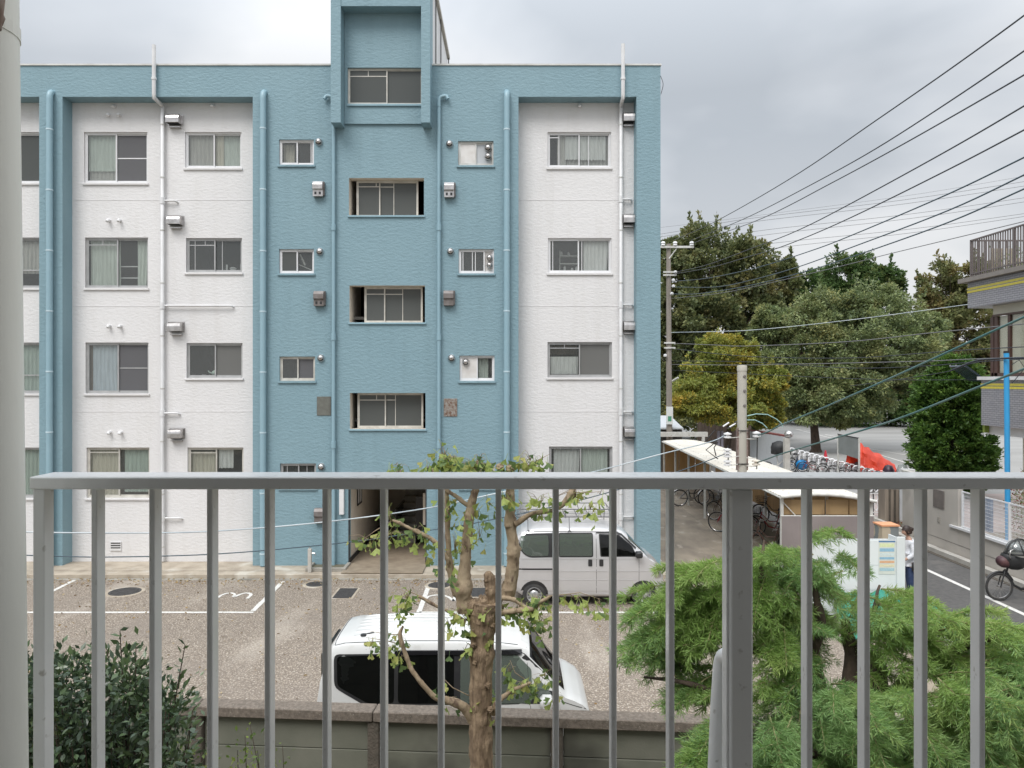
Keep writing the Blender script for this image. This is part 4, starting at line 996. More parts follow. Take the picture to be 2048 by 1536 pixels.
# roof rack
M['rackgrey'] = pmat('dull_grey_rack', (.15, .15, .155), rough=.4, metal=.4)
rk = MB(); 
for y in (-.50, .50):
    rk.tube([(.05, y, 1.98), (2.28, y, 1.98)], .014, 6)
for y in (-.3, -.1, .1, .3): rk.tube([(.06, y, 1.95), (2.26, y, 1.95)], .007, 6)
for x in [.06+.275*k for k in range(9)]: rk.tube([(x, -.5, 1.975), (x, .5, 1.975)], .011, 6)
rk.tube([(.08, .58, 2.12), (2.2, .58, 2.12), (2.30, .5, 1.98)], .013, 6); rk.tube([(.0, -.52, 2.04), (.05, -.5, 1.98)], .008, 6)
for x in (.1, .8, 1.5, 2.2): rk.tube([(x, .58, 2.12), (x+.05, .5, 1.98)], .008, 6)
rk.build('roof_rack', M['rackgrey'], van, True, 60)
for x in (.30, 1.24, 2.17):
    for s_ in (-1, 1):
        MB().tube([(x, s_*.51, 1.98), (x, s_*.575, 1.80), (x, s_*.635, 1.69)], .010, 6).tube([(x-.05, s_*.645, 1.665), (x, s_*.635, 1.71), (x+.05, s_*.645, 1.665)], .008, 6).build('rack_foot', M['rackgrey'], van, True, 60)

# --- white tall wagon right behind the boundary wall, nose to the right
wag = thing('parked_wagon', 'white tall boxy wagon parked close behind the low concrete wall', 'car', (-2.50, 10.22, 0), rot=0.0)
st = [(0, .92, .30, .93), (.015, 1.02, .28, .95), (.05, 1.35, .25, .965), (.12, 1.62, .22, .98), (.20, 1.735, .2, .99), (.35, 1.77, .2, 1), (1.0, 1.80, .2, 1), (1.8, 1.80, .2, 1), (2.3, 1.775, .2, 1), (2.55, 1.74, .2, 1), (2.66, 1.69, .2, .995),
      (2.80, 1.50, .2, .99), (3.00, 1.22, .2, .975), (3.10, 1.10, .2, .96), (3.2, 1.06, .2, .94), (3.32, .99, .22, .90), (3.40, .90, .24, .85), (3.44, .72, .28, .78), (3.45, .5, .32, .74)]
sect = [(.66, 0, 0), (.70, .06, 0), (.725, .25, 0), (.735, .5, 0), (.738, .75, 0), (.732, .9, 0), (.722, 1, 0), (.70, .35, 1), (.672, .62, 1), (.645, .80, 1), (.605, .90, 1), (.48, .965, 1), (.25, .995, 1), (0, 1, 1)]
Bw = Body(st, sect, 1.08); Bw.nl = 7
build_body(Bw, 'body', M['carwhite'], wag, M['carglass'], (2.66, 3.1), 9)
wo = rpoly([(.62, .985), (.24, 1.20), (.22, 1.60), (2.58, 1.63), (2.84, 1.36), (2.98, 1.16), (2.98, 1.0)], .07)
side_patch(Bw, wo, .004, 'window_rubber', M['carblack'], wag, (-1, 1), 4)
for pts in ([(.66, 1.01), (.28, 1.22), (.26, 1.575), (.98, 1.60), (.98, 1.01)], [(1.03, 1.01), (1.03, 1.60), (1.72, 1.605), (1.72, 1.01)]):
    side_patch(Bw, rpoly(pts, .05), .008, 'side_glass', M['carglass'], wag, (-1, 1))
for pts in ([(1.80, 1.01), (1.80, 1.60), (2.50, 1.60), (2.68, 1.42), (2.68, 1.01)], [(2.74, 1.02), (2.74, 1.34), (2.93, 1.12), (2.93, 1.02)]):
    side_patch(Bw, rpoly(pts, .03), .008, 'side_glass', M['vanglass'], wag, (-1, 1))
band(Bw, line2((.98, 1.628), (2.56, 1.632), 16), .05, .03, 'rain_visor', M['blackgloss'], wag, (-1, 1))
for a, b in (((.62, 1.66), (.62, .3)), ((1.76, 1.66), (1.76, .27)), ((2.62, 1.6), (2.72, .3))): band(Bw, line2(a, b, 10), .006, .0015, 'door_seam', M['carblack'], wag, (-1, 1))
for x in (.50, 2.95):
    arch(Bw, x, .33, wag, .28); wheel(wag, x, -.735, .275, -1); wheel(wag, x, .735, .275, 1)
def roofz(B, x, y):
    q = B.section(x)
    for (w0, z0), (w1, z1) in zip(q[::-1], q[::-1][1:]):
        if w0 <= abs(y) <= w1: return z0+(z1-z0)*(abs(y)-w0)/max(1e-9, w1-w0)
    return q[-3][1]
def roofstrip(B, x0, x1, y, w, h, name, mat, root, n=14):
    vs = []; fs = []
    for i in range(n+1):
        x = x0+(x1-x0)*i/n; e = 0 if i in (0, n) else h
        for yy, hh in ((y-w/2, 0), (y-w/3, e), (y+w/3, e), (y+w/2, 0)): vs.append((x, yy, roofz(B, x, yy)+hh+.0005))
    for i in range(n):
        for j in range(3): a = 4*i+j; fs.append((a, a+1, a+5, a+4))
    MB().add(vs, fs).build(name, mat, root, True, 60)
for y in (-.42, -.28, -.14, 0, .14, .28, .42): roofstrip(Bw, .42, 2.25, y, .055, .016, 'roof_rib', M['carwhite'], wag)
for y in (-.565, .565): roofstrip(Bw, .22, 2.62, y, .014, .002, 'roof_ditch', M['carblack'], wag, 20)
mb = MB(); mb.tube([(.215, y, roofz(Bw, .215, y)+.001) for y in [-.56+1.12*i/12 for i in range(13)]], .005, 5); mb.build('roof_seam', M['carblack'], wag)
for y in (-.3, -.1, .1, .3): roofstrip(Bv, .4, 2.1, y, .05, .006, 'roof_rib', M['silver'], van)
MB().lathe((.55, -.42, 1.765), [(.045, 0), (.04, .014), (.0, .02)], 12).tube([(.55, -.42, 1.775), (.68, -.40, 1.80)], .008, 6).build('antenna', M['carblack'], wag, True, 50)
MB().box(2.78, 2.95, -.92, -.74, .98, 1.14).build('wing_mirror', M['carwhite'], wag, True, bevel=.035)
MB().box(2.78, 2.95, .74, .92, .98, 1.14).build('wing_mirror', M['carwhite'], wag, True, bevel=.035)
MB().tube([(2.98, -.45, 1.26), (3.08, -.15, 1.125)], .008, 6).tube([(3.0, .25, 1.235), (3.09, .5, 1.12)], .008, 6).build('wiper', M['carblack'], wag)
band(Bw, line2((3.06, 1.02), (3.36, .90), 5), .008, .002, 'bonnet_seam', M['carblack'], wag, (-1, 1))
side_patch(Bw, rpoly([(3.12, .72), (3.10, .90), (3.30, .86), (3.38, .72)], .03), .006, 'headlight', M['chrome'], wag, (-1, 1))
for s_ in (-1, 1): MB().box(.015, .07, s_*.62-.035, s_*.62+.035, .75, 1.05).build('tail_light', MATS['red_lamp'], wag, bevel=.012)
for x in (1.15, 2.0):
    MB().box(x-.08, x+.08, -.55, .55, .6, 1.3).build('seat_back', MATS['grey_seat_cloth'], wag, True, bevel=.05)
for x in (0,): MB().box(.02, .06, -.48, .48, 1.08, 1.55).build('rear_glass', M['carglass'], wag, bevel=.01)
wag.scale = (1.025, 1, 1)
# ------------------------------------------------------------------ trees and shrubs
def rnd(a, b): return random.uniform(a, b)
def rdirs(n, up=0.0, w=1.0):
    d = np.random.normal(size=(n, 3)); d[:, 2] = d[:, 2]*w+up; return d/np.linalg.norm(d, axis=1, keepdims=True)

def limb_tree(name, label, base, height, trunk_r, blobs, leafmats, leaf=.22, per=260, group=None, cat='tree', trunk_frac=.35, bark=None, droop=-0.1, spiky=0.0, seed=1, shell=.45, nclump=38, clump_r=.27, aspect=.55):
    """a broadleaf tree: trunk, limbs to each blob of the crown, and a leafy crown made of clumps of leaf-sized faces
    blobs: (x, y, z, rx, rz) ellipsoids of the crown"""
    random.seed(seed); np.random.seed(seed)
    b = Vector(base); root = thing(name, label, cat, base, group)
    mb = MB(); top = b+Vector((rnd(-.3, .3), rnd(-.3, .3), height*trunk_frac))
    mb.tube([b, b+Vector((0, 0, height*.02)), b+(top-b)*.5+Vector((rnd(-.1, .1), 0, 0)), top], [trunk_r*1.5, trunk_r*1.1, trunk_r*.9, trunk_r*.75], 10)
    C = []; Dn = []
    for (x, y, z, rx, rz) in blobs:
        c = Vector((x, y, z)); mid = top.lerp(c, .5)+Vector((rnd(-.3, .3), rnd(-.3, .3), rnd(-.1, .4)))
        mb.tube([top-Vector((0, 0, trunk_r)), mid, c], [trunk_r*.55, trunk_r*.3, trunk_r*.1], 6)
        for k in range(nclump):
            d = Vector(np.random.normal(size=3)).normalized(); rr = (shell+(1-shell)*random.random()**.6)
            cc = c+Vector((d.x*rx*rr, d.y*rx*rr, d.z*rz*rr))
            if random.random() < .35: mb.tube([mid.lerp(c, .6), mid.lerp(cc, .6)+Vector((0, 0, .15)), cc], [trunk_r*.09, trunk_r*.06, trunk_r*.03], 4)
            n = int(per*.8*rnd(.5, 1.3)); s = rx*clump_r*rnd(.7, 1.35)
            p = np.random.normal(size=(n, 3)); p /= np.linalg.norm(p, axis=1, keepdims=True)+1e-9; p *= (np.random.rand(n, 1)**.45)*s; p[:, 2] *= .62
            q = p+np.array(cc); C.append(q)
            out = p/(s+1e-6)+np.array((d.x, d.y, d.z))*.5+np.random.normal(size=(n, 3))*.6; out[:, 2] += droop; Dn.append(out)
            if spiky and random.random() < spiky:   # a leading shoot standing out of the crown
                m = 46; t = np.random.rand(m, 1); dirv = np.array((d.x*.6+rnd(-.2, .2), d.y*.6, abs(d.z)+.9)); ln = rx*rnd(.22, .42)
                C.append(np.array(cc)+dirv*t*ln+np.random.normal(size=(m, 3))*.07); Dn.append(np.random.normal(size=(m, 3))+dirv)
    mb.build('trunk', bark or M['barkd'], root, True, 60)
    C = np.concatenate(C); Dn = np.concatenate(Dn)
    leaf_cloud('crown', C, Dn, leaf, leafmats, root, 'stuff', aspect=aspect)
    return root

G_dk = [leafm('dark_olive_leaf', (.155, .185, .078), (.22, .235, .09), (.29, .26, .10), 1.2, s3=.5, f3=.54), leafm('deep_green_leaf', (.095, .125, .056), (.14, .165, .07), (.18, .175, .075), 1.5)]
G_md = [leafm('mid_green_leaf', (.20, .26, .11), (.28, .33, .135), (.35, .35, .14), 1.1, s3=.45, f3=.52), leafm('grey_green_leaf', (.13, .175, .085), (.19, .235, .11), (.25, .26, .11), 1.4)]
G_br = [leafm('bright_green_leaf', (.085, .16, .05), (.12, .20, .06), (.15, .18, .06), 1.0, s3=.6), leafm('fresh_green_leaf', (.06, .11, .035), (.09, .145, .045), None, 1.5)]
G_ye = [leafm('yellow_green_leaf', (.32, .33, .065), (.50, .40, .07), (.25, .30, .07), .8, s3=.5, f3=.5), leafm('olive_yellow_leaf', (.20, .25, .06), (.28, .29, .07), (.52, .36, .06), 1.0, s3=.4, f3=.58)]
G_cn = [leafm('cypress_leaf', (.095, .19, .035), (.14, .25, .045), (.19, .27, .06), 2.4, s3=1.2, f3=.55), leafm('cypress_leaf_dark', (.055, .12, .026), (.085, .16, .034), None, 2.4)]
def bl_(px, py, D, rpx, rpz=None):
    q = P(px, py, D); s = 1500/D; return (q.x, q.y, q.z, rpx/s, (rpz or rpx)/s)

limb_tree('background_tree', 'tall dark olive tree with a ragged crown behind the wooden utility pole', (P(1420, 0, 66).x, 66, 0), 18, .45,
          [bl_(1420, 520, 66, 82, 62), bl_(1345, 520, 68, 48, 50), bl_(1490, 540, 66, 66, 70), bl_(1400, 620, 64, 80, 64), bl_(1500, 640, 66, 70, 60), bl_(1350, 640, 65, 50, 80), bl_(1555, 570, 68, 46, 56), bl_(1380, 740, 65, 70, 60), bl_(1470, 740, 66, 70, 60), bl_(1390, 815, 64, 80, 50), bl_(1490, 815, 64, 80, 50), bl_(1560, 640, 68, 50, 60)],
          G_dk, .34, 330, 'trees round the school yard', spiky=.6, seed=11, trunk_frac=.3)
limb_tree('background_tree', 'bright green rounded treetop rising behind the broad crowned tree', (P(1690, 0, 84).x, 84, 0), 18, .45,
          [bl_(1690, 560, 84, 62, 50), bl_(1620, 585, 84, 48, 40), bl_(1755, 570, 84, 46, 44), bl_(1660, 640, 84, 80, 50), bl_(1760, 640, 84, 56, 56), bl_(1720, 740, 84, 110, 60), bl_(1610, 700, 84, 80, 60), bl_(1640, 800, 84, 110, 50), bl_(1760, 800, 84, 90, 50)],
          G_br, .38, 300, 'trees round the school yard', spiky=.35, seed=12)
limb_tree('background_tree', 'brownish green bushy tree left of the rooftop railing', (P(1900, 0, 80).x, 80, 0), 19, .45,
          [bl_(1890, 585, 80, 56, 60), bl_(1945, 575, 80, 46, 54), bl_(1870, 660, 80, 52, 56), bl_(1940, 670, 80, 64, 60), bl_(1890, 740, 80, 70, 56), bl_(1965, 770, 80, 60, 56), bl_(1850, 780, 82, 60, 50), bl_(1990, 690, 82, 50, 60), bl_(1920, 810, 82, 90, 44)],
          [G_dk[0], leafm('russet_green_leaf', (.14, .155, .06), (.18, .18, .07), (.22, .17, .07), 1.2)], .36, 300, 'trees round the school yard', spiky=.5, seed=13)
limb_tree('yard_tree', 'broad dark green tree with a low spreading crown standing in the yard', (P(1632, 0, 53).x, 53, 0), 12, .30,
          [bl_(1700, 690, 53, 100, 74), bl_(1600, 680, 53, 78, 62), bl_(1800, 690, 52, 78, 66), bl_(1660, 620, 54, 78, 40), bl_(1750, 615, 54, 76, 44), bl_(1570, 740, 53, 58, 50), bl_(1650, 760, 52, 80, 50), bl_(1750, 765, 52, 80, 46), bl_(1830, 750, 53, 52, 50), bl_(1850, 670, 54, 44, 44), bl_(1610, 805, 52, 60, 40), bl_(1690, 820, 52, 56, 30), bl_(1540, 650, 54, 42, 40)],
          G_md, .20, 420, 'trees round the school yard', seed=14, shell=.4, trunk_frac=.26, spiky=.12)
limb_tree('yard_tree', 'yellowing autumn tree with golden top left of the broad dark one', (P(1450, 0, 46).x, 46, 0), 8.5, .20,
          [bl_(1450, 730, 46, 60, 44), bl_(1400, 770, 46, 52, 44), bl_(1500, 775, 46, 56, 44), bl_(1440, 690, 46, 38, 22), bl_(1480, 700, 46, 34, 28), bl_(1380, 810, 45, 46, 32), bl_(1460, 815, 45, 60, 34), bl_(1530, 820, 46, 40, 34), bl_(1540, 760, 46, 34, 36)],
          G_ye, .17, 300, 'trees round the school yard', seed=15, shell=.35, spiky=.35)
# undergrowth beyond the yard, one dark mass
random.seed(5); np.random.seed(5)
n = 26000; C = np.column_stack([np.random.uniform(8, 75, n), np.random.uniform(97, 101, n), np.random.rand(n)**1.1*6.5])
hg = leaf_cloud('undergrowth', C, np.random.normal(size=(n, 3)), .55, G_dk, None, 'stuff'); hg['label'] = 'dark mass of shrubs along the far edge of the yard'; hg['category'] = 'undergrowth'

# clipped narrow conifer beside the tiled building
def cone_tree():
    random.seed(21); np.random.seed(21); D = 33; s = 1500/D
    b = P(1902, 960, D); root = thing('conifer', 'dense bright green conifer clipped narrow beside the tiled building', 'tree', (b.x, b.y, 0))
    MB().tube([(b.x, D, 0), (b.x, D, 3), (b.x+.02, D, 5.2)], [.16, .11, .04], 8).build('trunk', M['barkd'], root, True, 60)
    C = []; Dn = []
    prof = [(712, 8), (735, 26), (765, 58), (800, 64), (840, 60), (870, 68), (905, 76), (930, 70), (955, 52), (985, 40)]
    for k in range(900):
        t = random.random()**.85; py = 716+t*265; i = 0
        while prof[i+1][0] < py and i < len(prof)-2: i += 1
        w = prof[i][1]+(prof[i+1][1]-prof[i][1])*(py-prof[i][0])/(prof[i+1][0]-prof[i][0])
        a = rnd(0, 2*PI); rr = (w/s)*rnd(.3, 1.0); z = EYE-(py-760)/s
        c = np.array((b.x+math.cos(a)*rr+(.2 if py < 760 else 0), D+math.sin(a)*rr, z)); m = 90
        out = np.array((math.cos(a), math.sin(a), .35)); tt = np.random.rand(m, 1)
        C.append(c+out*tt*.34-out*.1+np.random.normal(size=(m, 3))*.075); Dn.append(out+np.random.normal(size=(m, 3))*.55)
    leaf_cloud('foliage', np.concatenate(C), np.concatenate(Dn), .17, G_cn, root, 'stuff', aspect=.42)
cone_tree()

# ------------------------------------------------------------------ pollarded ginkgo in front of the wall
def ginkgo():
    random.seed(31); np.random.seed(31); D = 6.25; s = 1500/D
    q = lambda px, py, d=0: P(px, py, D+d)
    base = P(965, 1985, D); root = thing('ginkgo_tree', 'pollarded ginkgo with a stout trunk and knobbly cut limbs in front of the wall', 'tree', (base.x, D, 0))
    def rough(pts, rs, n=12, name='limb', knots=5, mat='barkp'):
        sp = spline([tuple(p)+(r,) for p, r in zip(pts, rs)], 26 if name == 'trunk' else 16); mb = MB(); n = 44 if name == 'trunk' else 16; P_ = [Vector(p[:3]) for p in sp]; R = [p[3]*(1+.10*mnoise.noise(Vector(p[:3])*11)) for i, p in enumerate(sp)]
        for _ in range(knots):
            i = random.randrange(1, len(R)-1); 
            am = rnd(.08, .2)
            for q_ in range(-7, 8):
                if 0 <= i+q_ < len(R): R[i+q_] *= 1+am*math.cos(q_/7*PI/2)**2
        mb.tube(P_, R, n); out = []
        for i, v in enumerate(mb.v):
            v = Vector(v); c = P_[min(i//n, len(P_)-1)]; d = (v-c); rr = d.length or 1e-6; d = d/rr
            rid = 1-abs(mnoise.noise(Vector((v.x*40, v.y*40, v.z*4))))*2.0 if name == 'trunk' else 0
            bump = mnoise.noise(v*16)*.07+mnoise.noise(v*50)*.05+max(0, mnoise.noise(v*30+Vector((9, 2, 4)))-.33)*(.15 if name == 'trunk' else .8)
            out.append(tuple(v+d*(rr*bump+rid*.009)+mnoise.noise_vector(v*9)*.006))
        mb.v = out
        return mb.build(name, M[mat], root, True, 80)
    def knob(p, r, name='knob', mat=None):
        mb = MB(); n, m = 20, 14; c = Vector(p); k0 = len(mb.v)
        for i in range(m+1):
            a = PI*i/m
            for j in range(n):
                b = 2*PI*j/n; d = Vector((math.sin(a)*math.cos(b), math.sin(a)*math.sin(b), math.cos(a)))
                rr = r*(1+.40*mnoise.noise(d*2.6+c*3)+.32*mnoise.noise(d*6+c*5)+.2*mnoise.noise(d*13+c)); mb.v.append(tuple(c+d*rr))
        for i in range(m):
            for j in range(n): mb.f.append((i*n+j, i*n+(j+1) % n, (i+1)*n+(j+1) % n, (i+1)*n+j)); mb.m.append(0)
        return mb.build(name, M['bark'] if name == 'bark_knob' else M['barkp'], root, True, 80)
    rough([Vector((base.x, D, -.02)), q(964, 1700), q(962, 1500), q(961, 1400), q(964, 1300), q(966, 1235), q(968, 1205)], [.125, .095, .088, .085, .090, .100, .095], 18, 'trunk', 3, 'bark')
    knob(q(942, 1215), .07, 'bark_knob'); knob(q(990, 1215, .02), .065, 'bark_knob'); knob(q(968, 1208, .03), .07, 'bark_knob'); knob(q(958, 1245, -.05), .05, 'bark_knob'); knob(q(982, 1250, -.04), .04, 'bark_knob')
    rough([q(930, 1225), q(926, 1180), q(932, 1110), q(937, 1050), q(943, 1010), q(952, 975), q(955, 938)], [.055, .055, .046, .040, .036, .028, .022], 12, 'limb')
    rough([q(925, 1205, .05), q(907, 1170, .05), q(898, 1110, .05), q(895, 1050, .04), q(893, 985, .03), q(896, 935, .02)], [.035, .030, .024, .023, .021, .02], 10, 'limb')
    rough([q(1012, 1195, .04), q(1022, 1150, .04), q(1027, 1100, .04), q(1020, 1045, .04), q(1021, 985, .03), q(1020, 942, .03)], [.05, .046, .046, .043, .036, .026], 12, 'limb')
    rough([q(1024, 1192, .1), q(1032, 1140, .06), q(1030, 1090, .05)], [.02, .024, .02], 8, 'limb', 2)
    rough([q(1030, 1048), q(1065, 1028), q(1100, 1022), q(1122, 1012), q(1140, 990), q(1148, 975)], [.024, .020, .018, .020, .028, .018], 9, 'limb', 2)
    rough([q(985, 1215), q(983, 1182), q(979, 1156), q(970, 1146)], [.034, .036, .044, .018], 10, 'cut_stump', 6, 'bark')
    rough([q(975, 1180), q(996, 1160), q(1000, 1150)], [.022, .024, .016], 8, 'cut_stump', 3, 'bark')
    rough([q(902, 1145, .05), q(892, 1112), q(862, 1078), q(818, 1056), q(797, 1046), q(785, 1040)], [.016, .016, .015, .013, .014, .009], 8, 'limb', 3)
    rough([q(928, 1245), q(905, 1228, -.05), q(868, 1210, -.1), q(838, 1192, -.12)], [.022, .014, .011, .014], 8, 'limb', 2)
    rough([q(945, 1440), q(925, 1412, -.05), q(893, 1400, -.1), q(872, 1395, -.12), q(845, 1368, -.15), q(822, 1335, -.15), q(808, 1300, -.15), q(800, 1270, -.15), q(806, 1252, -.15)], [.045, .036, .028, .024, .020, .018, .016, .017, .008], 9, 'limb', 4)
    rough([q(985, 1425), q(1000, 1400, -.05), q(1030, 1378, -.08), q(1062, 1366, -.1)], [.035, .020, .015, .012], 8, 'limb', 2)
    rough([q(990, 1228), q(1030, 1222, -.05), q(1065, 1218, -.08), q(1080, 1205, -.1), q(1100, 1192, -.1)], [.03, .022, .018, .015, .012], 8, 'limb', 3)
    rough([q(1005, 1195), q(1030, 1200, -.03), q(1052, 1216, -.05), q(1070, 1214, -.05)], [.02, .017, .015, .010], 8, 'limb', 2)
    rough([q(945, 1015), q(925, 1003), q(908, 990), q(890, 980)], [.02, .018, .016, .012], 8, 'limb', 1)
    for p in ((896, 932), (948, 936), (1020, 938), (798, 948), (938, 1045), (935, 1028), (1143, 990), (870, 942), (885, 915), (1000, 935), (958, 928)): knob(q(p[0], p[1], .02), rnd(.022, .04))
    for p in ((952, 1325), (975, 1370), (948, 1290), (980, 1420)): knob(q(p[0], p[1], -.075), .026, 'bark_knob')
    # leaf: notched fan on a thin stalk, about 7 cm wide, four variants
    meshes = []
    mats = [leafm('ginkgo_leaf', (.32, .42, .12), (.44, .52, .16), None, 4, tr=.45, rough=.55), leafm('ginkgo_leaf_deep', (.12, .20, .085), (.17, .25, .09), None, 4, tr=.45, rough=.55), leafm('ginkgo_leaf_yellow', (.50, .48, .17), (.40, .42, .13), None, 4, tr=.45)]
    for v in range(6):
        mb = MB(); pts = [(0, 0, 0)]; n = 8; ang = rnd(1.2, 1.75); cup = rnd(-.25, .3)
        for i in range(n+1):
            a = -ang/2+ang*i/n; r = .043*(1+.05*math.sin(i*2.3+v)) * (.72 if i == n//2 else 1)
            pts.append((math.sin(a)*r, cup*abs(math.sin(a))*r+.004*math.sin(i*1.7), -math.cos(a)*r))
        mb.add([(x, y, z-.038) for x, y, z in pts], [(0, i+1, i+2) for i in range(n)])
        mb.add([(-.0012, 0, 0), (.0012, 0, 0), (.0012, .0, -.04), (-.0012, .0, -.04)], [(0, 1, 2, 3)])
        meshes.append(mb.mesh('leaf', mats[(0, 0, 0, 1, 1, 2)[v]], True))
    cl = [(886, 905, 20, 14, 12), (905, 915, 18, 16, 12), (958, 915, 24, 14, 14), (1060, 915, 24, 12, 9), (800, 930, 22, 12, 10), (792, 925, 14, 8, 3), (855, 932, 24, 11, 16), (888, 918, 30, 20, 26), (905, 932, 20, 14, 10), (945, 928, 34, 18, 28), (972, 932, 16, 12, 10), (1020, 935, 18, 12, 12), (1050, 925, 34, 18, 16), (1085, 915, 12, 10, 5),
          (895, 1000, 18, 16, 8), (925, 1040, 20, 26, 10), (975, 1010, 22, 22, 9), (780, 1030, 14, 30, 10), (775, 1065, 30, 14, 14), (740, 1075, 22, 10, 8), (830, 1060, 26, 12, 6), (868, 1085, 26, 14, 9), (910, 1090, 20, 30, 8), (960, 1060, 22, 30, 8),
          (1080, 1000, 20, 18, 11), (1110, 1015, 22, 14, 10), (1150, 985, 20, 10, 8), (1180, 1010, 26, 20, 8), (1020, 990, 16, 8, 7), (1200, 985, 16, 6, 3),
          (815, 1190, 16, 16, 14), (805, 1215, 12, 16, 7), (905, 1140, 14, 24, 5), (900, 1245, 16, 16, 5), (935, 1230, 30, 24, 16), (960, 1260, 26, 20, 12), (995, 1220, 24, 14, 12), (1040, 1215, 26, 18, 16), (1080, 1200, 28, 18, 20), (1085, 1240, 22, 18, 12), (1150, 1195, 40, 10, 12), (1200, 1205, 16, 10, 5),
          (798, 1272, 12, 18, 9), (775, 1290, 30, 12, 10), (745, 1278, 16, 10, 5), (800, 1315, 14, 14, 4), (880, 1370, 12, 16, 4), (898, 1400, 14, 12, 4), (960, 1390, 18, 20, 6), (1050, 1370, 30, 16, 14), (1090, 1350, 20, 18, 12), (1110, 1385, 14, 12, 5), (1020, 1340, 18, 16, 5), (975, 1440, 14, 8, 3), (930, 1290, 16, 16, 5)]
    tot = sum(c[4] for c in cl); tw = MB(); k_ = 0; leaves = []
    for cx, cy, rx, ry, n in cl:
        c = q(cx, cy)
        m = max(1, int(round(n*1.5)))
        for i in range(m):
            if k_ >= 900: break
            p = q(cx+random.gauss(0, rx*.55), cy+random.gauss(0, ry*.55), random.gauss(0, .06)-.03)
            sc = rnd(.9, 1.75); leaves.append((sc, random.randrange(6), p, (rnd(-1.1, .7), rnd(-.9, .9), rnd(-PI, PI)))); k_ += 1
            if random.random() < .4: tw.tube([p, p.lerp(c, .5)+Vector((0, 0, .015)), c.lerp(q(cx, cy+ry*.7), .7)], [.0012, .0018, .003], 4)
    for a, b, e in (((783, 1042), (770, 1010), (762, 985)), ((783, 1042), (750, 1062), (722, 1082)), ((1148, 978), (1100, 1000), (1175, 960)), ((1050, 935), (1080, 918), (1100, 908)), ((840, 1192), (812, 1180), (800, 1205)), ((800, 1270), (770, 1268), (740, 1262)), ((1100, 1192), (1160, 1185), (1205, 1200)), ((1148, 985), (1180, 985), (1205, 982)), ((808, 1290), (765, 1280), (732, 1275)), ((955, 1400), (905, 1375), (882, 1352)), ((1060, 1366), (1030, 1345), (1020, 1320)), ((893, 930), (890, 905), (886, 893))):
        tw.tube([q(*a), q(*b), q(*e)], [.005, .0035, .0015], 5)
    o = tw.build('twig', M['barkp'], root, True, None); o['kind'] = 'stuff'
    leaves.sort(key=lambda t: -t[0]); rest = MB()
    for sc, v, p, r in leaves[:298]:
        o = bpy.data.objects.new('leaf', meshes[v]); COL.objects.link(o); o.parent = root; o.location = p-root.location; o.scale = (sc, sc, sc); o.rotation_euler = r
    from mathutils import Euler
    for sc, v, p, r in leaves[298:]:
        m4 = Matrix.Translation(p) @ Euler(r).to_matrix().to_4x4() @ Matrix.Scale(sc, 4); me = meshes[v]
        rest.add([m4 @ w.co for w in me.vertices], [tuple(f.vertices) for f in me.polygons], (0, 0, 0, 1, 1, 2)[v])
    o = link('leaves', rest.mesh('leaves', mats, True), root, 'stuff')
ginkgo()

